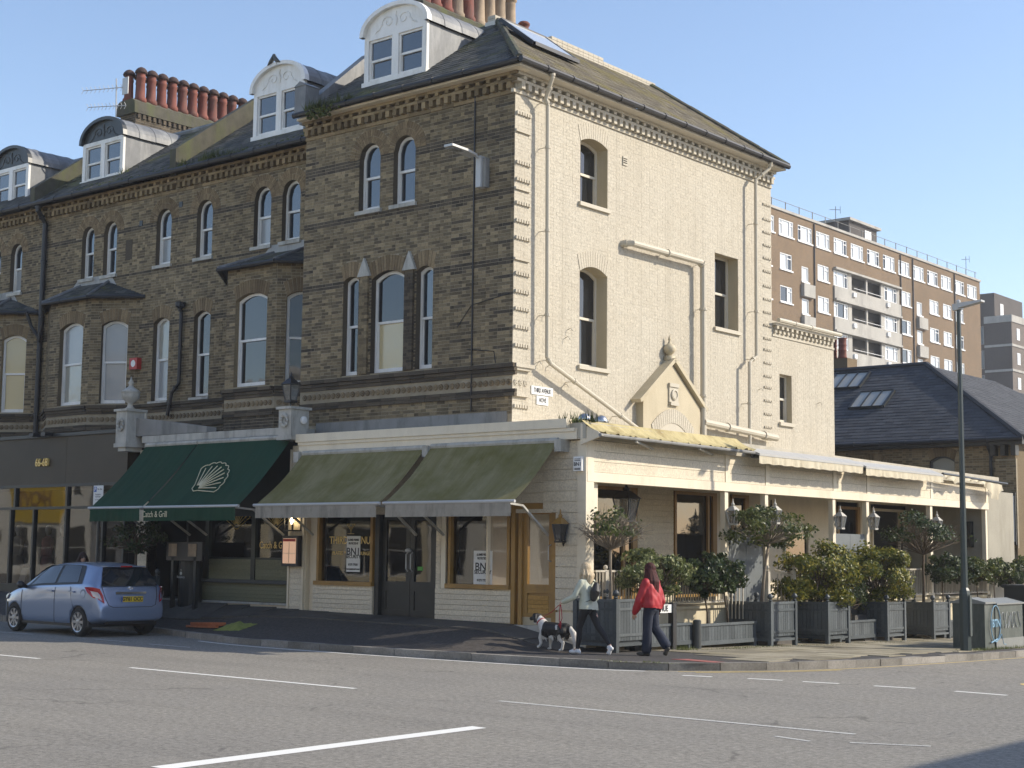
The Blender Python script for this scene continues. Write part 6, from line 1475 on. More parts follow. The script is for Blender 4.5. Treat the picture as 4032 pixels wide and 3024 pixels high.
mb=MB(); HF.box(mb,-32,-17.4,5.38,5.52,-.1,.35); mb.build('eaves_board','charcoal_paint',sh_); gutter([(-32,45.6,5.55),(-17.35,45.6,5.55)],.07,'gutter_black',sh_)
pipe([(-18.5,45.62,5.5),(-18.5,45.9,5.1),(-18.5,45.9,3.2)],.05,'gutter_black',sh_)
ez,ey_,rz_,ry_=5.55,45.62,8.6,50.0; hx=-22.4; slh=math.hypot(ry_-ey_,rz_-ez)
mb=MB(); mb.quad((-32,ry_,rz_),(hx,ry_,rz_),(hx,56,rz_-.1),(-32,56,rz_-.1)); rt=mb.build('roof','dark_slate',sh_)
_,it=slate_plane((0,ey_,ez),(1,0,0),(0,ry_-ey_,rz_-ez),[(-32,0),(-17.35,0),(hx,slh),(-32,slh)],'dark_slate',rt,w=.3,ex=.2); pieces('slate',it,'dark_slate',rt,120)
_,it=slate_plane((-17.35,0,ez),(0,1,0),(hx+17.35,0,rz_-ez),[(ey_,0),(62,0),(56,math.hypot(5.05,3.05)),(ry_,math.hypot(5.05,3.05))],'dark_slate',rt,w=.3,ex=.2); pieces('slate',it,'dark_slate',rt,60)
mb=MB(); mb.tube([(-17.35,ey_,ez+.03),(hx,ry_,rz_+.04)],.10,6); mb.tube([(-32,ry_,rz_+.04),(hx,ry_,rz_+.04)],.09,6); mb.build('hip_tiles','dark_slate',rt)
Sx=Vector((0,ry_-ey_,rz_-ez)).normalized(); Nx=Vector((0,-(rz_-ez),ry_-ey_)).normalized()
def sky_(x0,x1,s0,s1):
    c=[Vector((x,ey_,ez))+Sx*s+Nx*.06 for x,s in ((x0,s0),(x1,s0),(x1,s1),(x0,s1))]; mb=MB()
    for a,b in zip(c,c[1:]+c[:1]): mb.bar(a,b,.09,.08)
    for k in (1,2): mb.bar(c[0].lerp(c[1],k/3),c[3].lerp(c[2],k/3),.05,.09)
    r=mb.build('rooflight','charcoal_paint',rt)
    for k in range(3): mb=MB(); mb.quad(*[p+Nx*.02 for p in (c[0].lerp(c[1],k/3),c[0].lerp(c[1],(k+1)/3),c[3].lerp(c[2],(k+1)/3),c[3].lerp(c[2],k/3))]); mb.build('pane','window_pale',r)
sky_(-25.7,-24.4,3.9,5.0); sky_(-24.15,-22.9,2.4,3.5)
cs=MB().box(-27.3,-26.2,51.5,52.3,7.5,9.3).build('chimney_stack','arch_brick',sh_)
for x in (-26.95,-26.55):
    mb=MB(); mb.lathe((x,51.8,9.3),[(.2,0),(.16,.1),(.15,.3),(.17,.33),(.15,.36),(.15,.5),(.17,.53),(.15,.56),(.15,.75),(.19,.8)],10); mb.build('chimney_pot','terracotta',cs,smooth=True)
cs=MB().box(-18.5,-17.6,60.5,61.5,5.5,7.2).build('chimney_stack','arch_brick',sh_)
for x in (-18.3,-17.8): mb=MB(); mb.lathe((x,61,7.2),[(.2,0),(.16,.1),(.15,.6),(.2,.65)],10); mb.build('chimney_pot','terracotta',cs,smooth=True)
# framed notice on the corner pier
o=MB().box(-17.98,-17.72,45.80,45.88,2.3,3.9).build('notice_frame','charcoal_paint'); tag(o,'dark framed notice on the brick corner pier','notice'); mb=MB(); mb.box(-17.95,-17.75,45.79,45.80,2.4,3.8); mb.build('sheet','paper_white',o); mb=MB(); mb.box(-17.93,-17.77,45.782,45.79,3.1,3.6); mb.build('picture','chalk_blue',o)
# ================================================================== across the street and across the avenue (reflected in the glass, casting the shade at the kerb)
def plain_house(x0,x1,yf,yb,h,label,wall,face=1,trim='white_gloss',fascia=None,word=None):
    t=thing('street_house',label,'house',((x0+x1)/2,(yf+yb)/2,0)); F=Fr((0,yf,0),(-1,0,0)) if face>0 else Fr((0,yf,0),(1,0,0)); s=-1 if face>0 else 1
    n=max(2,int((x1-x0)/3.2)); ops=[]
    for k in range(n):
        c=x0+(k+.5)*(x1-x0)/n
        for z in (5.2,8.6): ops.append(op(min(s*(c-.55),s*(c+.55)),max(s*(c-.55),s*(c+.55)),z,z+2.0))
        ops.append(op(min(s*(c-1.2),s*(c+1.2)),max(s*(c-1.2),s*(c+1.2)),.6,3.2))
    u0,u1=sorted((s*x0,s*x1)); backing(F,u0,u1,0,h,[o for o in ops if o['zs']<h-.3],wall,t,recess=.1)
    for o in ops:
        if o['zs']<h-.3: window(F,o,t,.1,fmat=trim,glass='window_dark',sill=None)
    mb=MB(); a,b=sorted((yf-face*.5,yb)); mb.box(x0,x1,a,b,0,h); mb.build('core','dim_interior',t)
    mb=MB(); a,b=sorted((yf+face*.25,yb)); mb.box(x0-.1,x1+.1,a,b,h,h+.35); mb.build('cornice',trim,t)
    if fascia: mb=MB(); a,b=sorted((yf,yf+face*.2)); mb.box(x0+(4 if word else .2),x1-(3 if word else .2),a,b,3.5,6.2 if word else 4.4); mb.build('shop_fascia',fascia,t)
    if word: text('lettering',word,1.6,facing(Fr((0,yf+.22,0),(-1,0,0)),-(x0+x1)/2-.5,5.0,.0),'ochre_paint',t,.05,bold=.04)
plain('house_white',(.82,.78,.68),.8,.05,1); plain('house_cream',(.76,.66,.45),.8,.06,1); plain('house_grey',(.30,.30,.30),.8,.06,1); plain('fascia_yellow',(.68,.47,.04),.5,.05,1)
x=-124
for wd,m_,fa,wrd,lab in ((14,'house_white','house_grey',None,'white stucco house across the street, last before the corner'),(14,'house_cream','house_white',None,'cream house across the street with a white shop fascia'),(13,'house_white','fascia_yellow','HOVE','white house across the street with a yellow shop sign'),(13,'house_grey','house_white',None,'grey house across the street'),(16,'house_cream','dark_green_paint',None,'cream house across the street with a dark green fascia'),(14,'house_white','house_cream',None,'white house across the street with a cream fascia'),(16,'house_cream','house_grey',None,'cream house across the street facing the corner'),(32,'house_white','house_grey',None,'white house across the street beside the crossing')):
    plain_house(x,x+wd,-11,-22,11.5,lab,m_,1,fascia=fa,word=wrd); x+=wd+.05
plain_house(3.0,16,20.2,44,7.15,'low white shop on the opposite corner of the avenue','house_white',-1)
# ================================================================== street furniture
lp=thing('lamp_post','tall dark green street lamp post on the pavement beside the cabinet','street lamp',(-13.34,31.5,-.1))
mb=MB(); b=Vector((-13.34,31.5,-.15)); 
mb.lathe(b,[(.125,0),(.125,1.28),(.11,1.36),(.078,1.42),(.062,4.2),(.05,7.35),(.05,7.5)],8); o=mb.build('column','lamp_green',lp)
mb=MB(); mb.box(b.x+.06,b.x+.135,b.y-.05,b.y+.05,.25,1.1); mb.build('service_door','lamp_green',lp)
mb=MB(); mb.bar((b.x-.12,b.y,7.36),(b.x+.08,b.y,7.38),.12,.14); mb.prism([(b.x+.02,b.y-.11,7.33),(b.x+.55,b.y-.09,7.43),(b.x+.55,b.y-.09,7.47),(b.x+.02,b.y-.11,7.44)],(0,.2,0)); mb.lathe((b.x,b.y,7.44),[(.05,0),(.055,.06),(.02,.09)],8); mb.build('lamp_head','alu',lp)
wl_=thing('wall_street_lamp','flat grey street lamp on a bracket fixed to the brick front','street lamp',(-20.85,24.2,9.7))
mb=MB(); mb.box(-20.97,-20.83,24.1,24.29,9.72,10.40); mb.build('bracket_box','alu',wl_); mb=MB(); mb.box(-20.83,-20.74,24.16,24.29,9.72,10.36); mb.build('back_plate','render_grey',wl_)
mb=MB(); mb.tube([(-20.9,24.15,10.36),(-20.93,23.9,10.42)],.03,6); mb.build('arm','alu',wl_)
mb=MB(); mb.prism([(-21.05,23.98,10.36),(-20.82,23.98,10.36),(-20.80,23.65,10.40),(-20.84,23.2,10.43),(-21.08,23.2,10.43),(-21.10,23.65,10.40)],(0,0,.05)); h=mb.build('lamp_head','alu',wl_); mb=MB(); mb.box(-21.04,-20.88,23.25,23.6,10.388,10.399); mb.build('lens','lantern_glass',h)
# telecom cabinet with graffiti
cz=-.14; ct=thing('cabinet','dark green street cabinet with graffiti and grey lid','cabinet',(-13.7,33.6,cz))
x0,x1,y0,ym,y1,hh=-14.1,-13.36,32.6,33.15,34.75,.96
mb=MB(); mb.box(x0,x1,y0,ym-.01,cz,.90); mb.build('left_body','cabinet_green',ct); mb=MB(); mb.box(x0+.02,x1+.02,ym,y1,cz,.87); mb.build('right_body','cabinet_green',ct)
mb=MB(); mb.prism([(x0-.04,y0-.04,.90),(x1+.04,y0-.04,.90),(x1+.04,y0-.04,.94),((x0+x1)/2,y0-.04,1.03),(x0-.04,y0-.04,.94)],(0,ym-y0+.04,0)); mb.build('left_lid','cabinet_lid',ct)
mb=MB(); mb.prism([(x0-.02,ym+.01,.87),(x1+.06,ym+.01,.87),(x1+.06,ym+.01,.90),((x0+x1)/2,ym+.01,1.0),(x0-.02,ym+.01,.90)],(0,y1-ym+.03,0)); mb.build('right_lid','cabinet_lid',ct)
mb=MB(); mb.box(x0+.01,x1+.035,ym+.002,y1+.015,cz,.12); mb.build('base','cabinet_lid',ct)
CF=Fr((x1+.024,0,0),(0,1,0)); CN=Fr((0,y0,0),(1,0,0))
text('number','58',.15,facing(CN,-13.83,.66,.003),'chalk_white',ct,.001,bold=.004)
mb=MB(); mb.tube([CF(33.12+.27*math.cos(k*.35),.46+.40*math.sin(k*.35),.012) for k in range(19)],.012,5,cap=False); mb.tube([CF(33.3,.1,.01),CF(33.45,.22,.01),CF(33.55,.0,.01),CF(33.7,-.02,.01)],.01,5); mb.tube([CF(32.85,.05,.01),CF(33.2,.12,.012)],.018,5); mb.build('graffiti','chalk_blue',ct)
text('graffiti','BTN',.24,facing(CF,33.16,.46,.012),'chalk_blue',ct,.002,bold=.006)
for sdx in range(6):
    mb=MB(); c0=33.55+sdx*.19; mb.tube([CF(c0+.08*math.cos(k*.6)+.02*k*(.5 if sdx%2 else -.2)*.3,.52+(.18-.02*sdx%3*.01)*math.sin(k*.6+sdx),.006) for k in range(9)],.009,4); mb.build('graffiti','chalk_white',ct)
o=MB().box(-14.0,-13.45,35.35,36.3,-.25,1.22).build('cabinet','charcoal_paint'); tag(o,'plain black street cabinet past the graffiti one','cabinet'); mb=MB(); mb.box(-14.04,-13.41,35.31,36.34,1.22,1.28); mb.build('lid','charcoal_paint',o); mb=MB(); mb.box(-13.45,-13.435,35.4,36.25,-.1,1.15); mb.build('door','charcoal_paint',o)
# low street name board
nb=thing('street_name_board','low white street name board reading THIRD AVENUE between black posts','sign',(-16.7,24.6,.05))
for y in (23.98,25.30): mb=MB(); mb.box(-16.78,-16.66,y-.06,y+.06,-.05,.97); mb.build('post','black_post',nb)
mb=MB(); mb.box(-16.72,-16.69,24.0,25.24,.78,.94); mb.build('plate','paper_white',nb); text('lettering','THIRD AVENUE',.16,facing(Fr((-16.688,0,0),(0,1,0)),24.62,.86,.002),'ink',nb,.001,sx=.86,bold=.004)
# parking sign
pk=thing('parking_sign','white parking notice on a dark pole beside the green awning','sign',(-31.95,22.6,.35))
mb=MB(); mb.tube([(-31.95,22.63,.2),(-31.95,22.63,3.5)],.038,8); mb.build('pole','slate_grey_paint',pk); mb=MB(); mb.box(-32.13,-31.74,22.575,22.59,2.86,3.46); mb.build('plate','paper_white',pk)
PF=Fr((0,22.573,0),(1,0,0)); mb=MB(); PF.box(mb,-32.11,-32.0,3.30,3.43,0,.002); plain('sign_blue',(.03,.10,.38),.5); mb.build('blue_square','sign_blue',pk); text('lettering','P',.13,facing(PF,-32.055,3.365,.003),'paper_white',pk,.001,bold=.003)
for s,z,sz in (('9am - 8pm',3.37,.06),('Pay by phone',3.24,.055),('01273 655601',3.18,.05),('or at the machine',3.11,.045),('Location 2060',3.03,.045),('Max stay 4 hours',2.96,.045),('No return 1 hour',2.90,.04)): text('lettering',s,sz,facing(PF,-31.935+(.07 if z>3.3 else 0),z,.002),'ink',pk,.0008,sx=.75)
# menu stand in front of the grill shop
ms=thing('menu_stand','dark menu stand with two buff menu sheets in front of the recessed entrance','menu stand',(-29,22.95,.5))
for x in (-29.46,-28.62): mb=MB(); mb.box(x-.045,x+.045,23.0,23.09,.3,1.72); mb.build('post','charcoal_paint',ms)
mb=MB(); mb.box(-29.70,-28.36,23.0,23.07,1.64,2.08); mb.build('board','dark_metal',ms)
for x in (-29.45,-28.72): mb=MB(); mb.box(x-.15,x+.15,22.985,22.999,1.74,2.04); mb.build('menu_sheet','lit_paper' if 'lit_paper' in MATS else 'pot_buff',ms)
bn=thing('display_column','dark grey column with small white lettering behind the menu stand','column',(-29.2,23.4,.55)); mb=MB(); mb.lathe((-29.2,23.35,.5),[(.28,0),(.28,1.12),(.26,1.14)],16); mb.build('drum','charcoal_paint',bn,smooth=False)
text('lettering','the',.05,facing(Fr((0,23.06,0),(1,0,0)),-29.2,1.42,.0),'chalk_white',bn,.001); text('lettering','Roastery',.08,facing(Fr((0,23.06,0),(1,0,0)),-29.2,1.25,.0),'chalk_white',bn,.001); mb=MB(); mb.lathe((-29.2,23.065,1.34),[(.04,0),(.04,-.006)],10,ax='y'); mb.build('emblem','chalk_white',bn)
# planter with bay tree by the green awning
planter(-30.1,22.35,.72,.72,1.0,zp(-30.4,22.6)-.02,'grey box planter under the plain green awning panel')
tree(-30.48,22.7,zp(-30.4,22.6)+.9,.72,.78,.72,.42,'dark twiggy bay tree under the plain green awning panel','leaf_dark',900,.035,.09,90,cz=.98,name='bay_tree',bare=0,bushy=True)
# rubbish left on the pavement
rb=thing('timber_bundle','orange painted timber lengths lying on the pavement by the kerb','timber',(-27,21.9,.3))
for k,(dy,dz) in enumerate(((0,0),(.09,.01),(.04,.05))):
    mb=MB(); a=Vector((-27.75+k*.05,22.15+dy,0)); b=Vector((-26.35+k*.1,21.85+dy,0)); a.z=zp(a.x,a.y)+.04+dz; b.z=zp(b.x,b.y)+.04+dz; mb.bar(a,b,.07,.045); mb.build('length','timber_orange',rb)
mb=MB(); n=14; V_=[]
for j in range(n):
    for i in range(n):
        x=-26.25+1.05*i/(n-1)+random.uniform(-.03,.03); y=21.62+.55*j/(n-1)-.15*i/(n-1)+random.uniform(-.02,.02); e=min(i,j,n-1-i,n-1-j)/5; V_.append((x,y,zp(x,y)+.01+min(1,e)*(.05+.04*RNG.random()+.035*math.sin(i*1.1)*math.cos(j*.8))))
mb.add(V_,[(j*n+i,j*n+i+1,(j+1)*n+i+1,(j+1)*n+i) for j in range(n-1) for i in range(n-1)]); o=mb.build('hi_vis_vest','hi_vis_cloth',smooth=True); tag(o,'crumpled yellow-green vest lying beside the timber','vest')
# ================================================================== parked blue hatchback (X forward, Y left, origin between the axles)
def carpaint(name,col):
    mt,t,b,_,_=nodes(name); b.inputs['Base Color'].default_value=(*col,1); b.inputs['Metallic'].default_value=.55; b.inputs['Roughness'].default_value=.32; b.inputs['Coat Weight'].default_value=.9; b.inputs['Coat Roughness'].default_value=.04; MATS[name]=mt
carpaint('car_blue',(.235,.305,.45)); plain('tyre',(.018,.018,.018),.85,.2,20); plain('chrome',(.75,.75,.76),.15,.02,3,metal=.95); plain('rim_silver',(.42,.42,.43),.3,.05,4,metal=.7); plain('tail_red',(.40,.012,.015),.2,.05,5,coat=.6); plain('lens_clear',(.55,.50,.50),.15,.05,6,coat=.6); plain('plate_yellow',(.62,.44,.02),.5,.04); plain('car_black',(.015,.015,.016),.5,.1)
car=thing('parked_car','light metallic blue five-door hatchback parked at the kerb','car',(-29.65,20.60,0),math.pi-.055,world=False)
ST=[ # x, zb, zbelt, zroof, wl, wbelt, wroof
(1.97,.34,.56,.60,.40,.36,.20),(1.93,.24,.64,.68,.62,.58,.40),(1.80,.20,.72,.78,.74,.70,.52),(1.55,.19,.80,.88,.81,.78,.60),(1.25,.19,.87,.97,.838,.81,.64),(1.00,.19,.91,1.06,.846,.82,.64),
(.72,.19,.94,1.24,.847,.825,.615),(.40,.19,.965,1.40,.847,.825,.60),(.05,.19,.985,1.475,.847,.825,.60),(-.40,.19,1.00,1.505,.847,.825,.595),(-.85,.19,1.02,1.50,.847,.822,.585),(-1.20,.20,1.035,1.475,.846,.815,.575),
(-1.45,.22,1.045,1.435,.842,.805,.565),(-1.58,.24,1.04,1.395,.838,.795,.555),(-1.70,.26,1.02,1.19,.825,.775,.575),(-1.79,.28,.985,1.03,.80,.75,.60),(-1.86,.30,.80,.84,.775,.73,.60),(-1.92,.32,.64,.67,.755,.70,.58),(-1.945,.36,.58,.61,.70,.64,.52)]
def stn(x):
    for a,b in zip(ST[:-1],ST[1:]):
        if a[0]>=x>=b[0]:
            t=(a[0]-x)/(a[0]-b[0]); return [p+(q-p)*t for p,q in zip(a,b)]
    return list(ST[0] if x>ST[0][0] else ST[-1])
def section(s):
    x,zb,zt,zr,wl,wb,wr=s; h=zt-zb; g=max(.01,zr-zt)
    half=[(0,zb),(wl*.82,zb),(wl*.965,zb+.05),(wl*.985,zb+h*.22),(wl*.99,zb+h*.42),(wl,zb+h*.62),(wl*.992,zb+h*.84),(wb,zt),(wb-.015,zt+.03 if g>.1 else zt+g*.2),((wb-.015)*.45+wr*.55,zt+g*.55),(wr,zr-g*.13),(wr*.86,zr-g*.04),(wr*.5,zr-.004),(0,zr)]
    return half
N_=14; V_=[]; F_=[]
for s in ST:
    h=section(s); ring=[(s[0],y,z) for y,z in h]+[(s[0],-y,z) for y,z in h[-2:0:-1]]; V_+=ring
R_n=len(V_)//len(ST)
for i in range(len(ST)-1):
    for k in range(R_n): F_.append((i*R_n+k,i*R_n+(k+1)%R_n,(i+1)*R_n+(k+1)%R_n,(i+1)*R_n+k))
F_+=[tuple(range(R_n-1,-1,-1)),tuple((len(ST)-1)*R_n+k for k in range(R_n))]
mb=MB(); mb.add(V_,F_); body=mb.build('body','car_blue',car,smooth=True,recalc=True)
md=body.modifiers.new('s','SUBSURF'); md.levels=2; md.render_levels=2
dg=bpy.context.evaluated_depsgraph_get(); me2=D.meshes.new_from_object(body.evaluated_get(dg)); body.modifiers.clear(); 
# wheel wells cut out
def cutter(x):
    b=bmesh.new(); bmesh.ops.create_cone(b,cap_ends=True,segments=40,radius1=.335,radius2=.335,depth=2.4,matrix=Matrix.Translation((x,0,.295))@Matrix.Rotation(math.pi/2,4,'X')); m_=D.meshes.new('c'); b.to_mesh(m_); b.free(); o=D.objects.new('c',m_); COL.objects.link(o); return o
body.data=me2; cs=[cutter(1.255),cutter(-1.255)]
for c in cs:
    q=body.modifiers.new('b','BOOLEAN'); q.object=c; q.operation='DIFFERENCE'; q.solver='EXACT'
dg=bpy.context.evaluated_depsgraph_get(); dg.update(); saved=car.matrix_world.copy()
car.location=(0,0,0); car.rotation_euler=(0,0,0); bpy.context.view_layer.update(); dg=bpy.context.evaluated_depsgraph_get(); me3=D.meshes.new_from_object(body.evaluated_get(dg)); body.modifiers.clear(); body.data=me3
for c in cs: D.objects.remove(c)
car.location=(-29.72,20.66,0); car.rotation_euler=(0,0,math.pi-.055); car.scale=(1.075,1.075,1.075)
me3.polygons.foreach_set('use_smooth',[True]*len(me3.polygons))
mb=MB(); mb.box(-1.62,1.62,-.80,.80,.20,.62); mb.build('underbody','car_black',car)
def side_pt(x,t,sgn,off=.008):
    h=section(stn(x)); a=h[8]; m_=h[9]; b=h[10]
    if t<.5: y,z=a[0]+(m_[0]-a[0])*t*2,a[1]+(m_[1]-a[1])*t*2
    else: y,z=m_[0]+(b[0]-m_[0])*(t-.5)*2,m_[1]+(b[1]-m_[1])*(t-.5)*2
    return (x,sgn*(y+off),z+off*.3)
def side_window(xs0,xs1,t0,t1,sgn,mat,parent,name,off=.010,n=8):
    """patch on the greenhouse; x limits may slope from bottom to top"""
    mb=MB(); V=[]; m_=4
    for j in range(m_+1):
        q=j/m_; t=t0+(t1-t0)*q
        for i in range(n+1):
            p=i/n; x=(xs0[0]+(xs0[1]-xs0[0])*q)*(1-p)+(xs1[0]+(xs1[1]-xs1[0])*q)*p; V.append(side_pt(x,t,sgn,off))
    k=n+1; mb.add(V,[(j*k+i,j*k+i+1,(j+1)*k+i+1,(j+1)*k+i) for j in range(m_) for i in range(n)]); return mb.build(name,mat,parent,smooth=True,recalc=True)
for s in (1,-1):
    side_window((1.06,.22),(-1.32,-1.12),-.02,1.0,s,'car_black',car,'window_surround',.006,16)
    side_window((.62,.20),(-.30,-.30),.06,.94,s,'car_glass',car,'window',.012); side_window((-.40,-.40),(-1.16,-.98),.06,.94,s,'car_glass',car,'window',.012); side_window((.98,.66),(.70,.52),.10,.62,s,'car_glass',car,'quarter_light',.012,4)
    # door seams, handles, mirror, fuel flap
    for x in (.95,-.36):
        mb=MB(); P=[]
        for t in range(9): h=section(stn(x)); i=2+t*.6; k=int(i); f=i-k; P.append((x,s*(h[k][0]+(h[k+1][0]-h[k][0])*f+.001),h[k][1]+(h[k+1][1]-h[k][1])*f))
        mb.tube(P,.006,4); mb.build('door_seam','car_black',car)
    mb=MB(); P=[]
    for k in range(9): x=-.95-.30*(k/8)**2; z=1.0-.62*k/8; h=stn(x); P.append((x,s*(h[4]*.99-.004+.006*(z>.5)),z))
    mb.tube(P,.006,4); mb.build('door_seam','car_black',car)
    for x in (-.20,-1.02):
        mb=MB(); mb.bar((x-.10,s*.858,.895),(x+.10,s*.858,.905),.03,.035); mb.build('door_handle','car_blue',car)
    mb=MB(); c=Vector((.82,s*.95,1.0)); mb.tube([c+Vector((0,-s*.16,-.05)),c+Vector((0,-s*.08,-.02)),c+Vector((-.02,0,0)),c+Vector((-.02,s*.07,.01))],[.03,.05,.085,.06],8); mb.build('wing_mirror','car_black',car,smooth=True)
mb=MB(); mb.tube([(-1.42+.085*math.cos(a),.838-.004*abs(math.cos(a)),.86+.085*math.sin(a)) for a in [k*.45 for k in range(15)]],.005,4); mb.build('fuel_flap','car_black',car)
# windscreen, rear window
def across(x0,x1,t0,t1,mat,name,w0,w1,off,n=8):
    mb=MB(); V=[]
    for j in range(5):
        q=j/4; x=x0+(x1-x0)*q; s=stn(x); zz=s[3]
        for i in range(n+1):
            p=2*i/n-1; wd=w0+(w1-w0)*q; V.append((x+(off if x>0 else -off),p*wd,zz+off-.05*abs(p)**3*(s[3]-s[2])))
    k=n+1; mb.add(V,[(j*k+i,j*k+i+1,(j+1)*k+i+1,(j+1)*k+i) for j in range(4) for i in range(n)]); return mb.build(name,mat,car,smooth=True,recalc=True)
across(1.0,.30,0,1,'car_glass','windscreen',.60,.54,.012)
across(-1.585,-1.80,0,1,'car_glass','rear_window',.52,.66,.022)
mb=MB(); mb.box(-1.66,-1.44,-.46,.46,1.405,1.425); mb.build('spoiler','car_blue',car); mb=MB(); mb.box(-1.68,-1.64,-.13,.13,1.40,1.428); mb.build('brake_light','tail_red',car)
mb=MB(); mb.bar((-1.80,-.02,1.02),(-1.74,.34,1.10),.02,.02); mb.build('rear_wiper','car_black',car)
# hatch outline, chrome strip, badge, plate
def rear_x(z):
    P=[(1.395,-1.58),(1.19,-1.70),(1.03,-1.79),(.84,-1.86),(.67,-1.925),(.5,-1.95),(.3,-1.93)]
    for (z0,x0),(z1,x1) in zip(P[:-1],P[1:]):
        if z0>=z>=z1: return x0+(x1-x0)*(z0-z)/(z0-z1)
    return -1.9
mb=MB(); mb.tube([(rear_x(z)-.004,y,z) for y,z in ((.64,1.0),(.61,.80),(.55,.64),(.45,.60),(-.45,.60),(-.55,.64),(-.61,.80),(-.64,1.0))],.007,4); mb.build('hatch_seam','car_black',car)
mb=MB(); mb.bar((rear_x(.88)-.012,.36,.885),(rear_x(.88)-.012,-.36,.885),.03,.045); mb.build('chrome_strip','chrome',car)
mb=MB(); mb.tube([(rear_x(.97)-.02,.055*math.cos(k*.5),.975+.038*math.sin(k*.5)) for k in range(14)],.007,4); mb.tube([(rear_x(.97)-.02,.03*math.cos(k*.5),.982+.018*math.sin(k*.5)) for k in range(14)],.005,4); mb.tube([(rear_x(.97)-.02,.012*math.cos(k*.5),.975+.036*math.sin(k*.5)) for k in range(14)],.005,4); mb.build('badge','chrome',car)
px=rear_x(.76)-.02; mb=MB(); mb.box(px-.006,px,-.26,.26,.705,.815); pt=mb.build('number_plate','plate_yellow',car); mb=MB(); mb.box(px-.008,px-.006,.225,.26,.705,.815); mb.build('plate_badge','sign_blue',pt)
mm=Matrix(((0,0,-1,px-.0075),(-1,0,0,-.01),(0,1,0,.76),(0,0,0,1))); text('registration','GY61 OCC',.105,mm,'ink',pt,.001,sx=.95,bold=.004)
# tail lights wrap the corner, reflectors, bumper
for s in (1,-1):
    mb=MB(); z0=1.0
    A=[(-1.48,.842,1.0),(-1.62,.842,1.005),(-1.74,.80,1.0),(-1.815,.70,.97),(-1.86,.64,.83),(-1.90,.63,.68),(-1.86,.71,.74),(-1.72,.81,.80),(-1.58,.845,.90)]
    A=[(x-.03,s*(y+.018),z) for x,y,z in A]; c=tuple(sum(p[i] for p in A)/len(A)-(.012 if i==0 else 0)+(s*.02 if i==1 else 0) for i in range(3)); n=len(A); mb.add(A+[c],[(i,(i+1)%n,n) for i in range(n)]); tl=mb.build('tail_light','tail_red',car,recalc=True)
    mb=MB(); Bp=[(-1.69,.835,.93),(-1.81,.74,.90),(-1.865,.675,.76),(-1.74,.80,.82)]; Bp=[(x-.055,s*(y+.034),z) for x,y,z in Bp]; mb.quad(*Bp); mb.build('lens','lens_clear',tl,recalc=True)
    mb=MB(); mb.bar((-1.87,s*.74,.415),(-1.925,s*.56,.40),.02,.05); mb.build('reflector','tail_red',car)
    mb=MB(); mb.prism([(1.50,s*.80,.80),(1.72,s*.74,.74),(1.90,s*.55,.66),(1.86,s*.60,.62),(1.62,s*.80,.68)],(.012,s*.012,.012)); mb.build('headlight','lens_clear',car,recalc=True)
mb=MB(); mb.box(-1.91,-1.75,-.55,.55,.27,.32); mb.build('rear_valance','car_black',car)
mb=MB(); mb.bar((1.975,-.35,.42),(1.975,.35,.42),.03,.16); mb.build('grille','car_black',car)
# wheels
whe=None
for x in (1.255,-1.255):
    for s in (1,-1):
        w=D.objects.new('wheel',None); COL.objects.link(w); w.parent=car; w.location=(x,s*.735,.295); w.rotation_euler=(0,0,0 if s>0 else math.pi)
        if whe is None:
            mb=MB(); mb.lathe((0,0,0),[(.20,-.09),(.27,-.095),(.288,-.07),(.295,0),(.288,.07),(.27,.095),(.205,.10),(.20,.06)],28,ax='y',cap=False); ty=mb.build('tyre','tyre',w,smooth=True)
            mb=MB(); mb.lathe((0,0,0),[(.208,.095),(.205,.10),(.185,.092),(.178,.03),(.178,0)],28,ax='y',cap=False)
            for k in range(8):
                a=k*math.pi/4; d=Vector((math.cos(a),0,math.sin(a))); n_=Vector((-math.sin(a),0,math.cos(a)))
                P=[d*.03+n_*.022,d*.192+n_*.034,d*.192-n_*.034,d*.03-n_*.022]; mb.prism([p+Vector((0,.045,0)) for p in P],(0,.045,0))
            mb.lathe((0,.04,0),[(.05,0),(.05,.055),(.03,.06)],14,ax='y'); rm=mb.build('rim','rim_silver',w,recalc=True)
            mb=MB(); mb.lathe((0,0,0),[(.18,.0),(.18,.02)],20,ax='y'); dk=mb.build('brake_disc','car_black',w); whe=(ty,rm,dk)
        else:
            for q in whe: c=q.copy(); COL.objects.link(c); c.parent=w
# ================================================================== people and dog
def skin(name,col): return plain(name,col,.55,.06,12)
skin('skin',(.50,.30,.21)); plain('sage_jacket',(.47,.49,.40),.85,.08,14,bmp=.4,bscale=9); plain('leggings',(.010,.010,.012),.75,.2,10); plain('red_jacket',(.36,.014,.022),.6,.15,10,bmp=.4,bscale=9); plain('jeans',(.014,.020,.038),.85,.35,7,bmp=.3,bscale=20); plain('shoe_white',(.68,.68,.68),.6,.05,10); plain('shoe_dark',(.055,.05,.042),.7,.3,20); plain('bag_black',(.012,.012,.013),.55,.2,10); plain('dark_coat',(.012,.011,.012),.85,.2,10)
def hairmat(name,a,b_):
    mt,t,b,_,_=nodes(name); c=ramp(t,noise(t,26,4,.7,stretch=(2.2,2.2,.22)),[(.32,a),(.66,b_)]); t.links.new(c,b.inputs['Base Color']); b.inputs['Roughness'].default_value=.6; b.inputs['Specular IOR Level'].default_value=.25; bump(t,b,noise(t,40,3,.6,stretch=(2.5,2.5,.15)),.7,.02); MATS[name]=mt
hairmat('hair_blonde',(.33,.24,.14),(.66,.55,.38)); hairmat('hair_red',(.018,.004,.004),(.085,.012,.011)); hairmat('hair_dark',(.02,.011,.01),(.06,.03,.025))
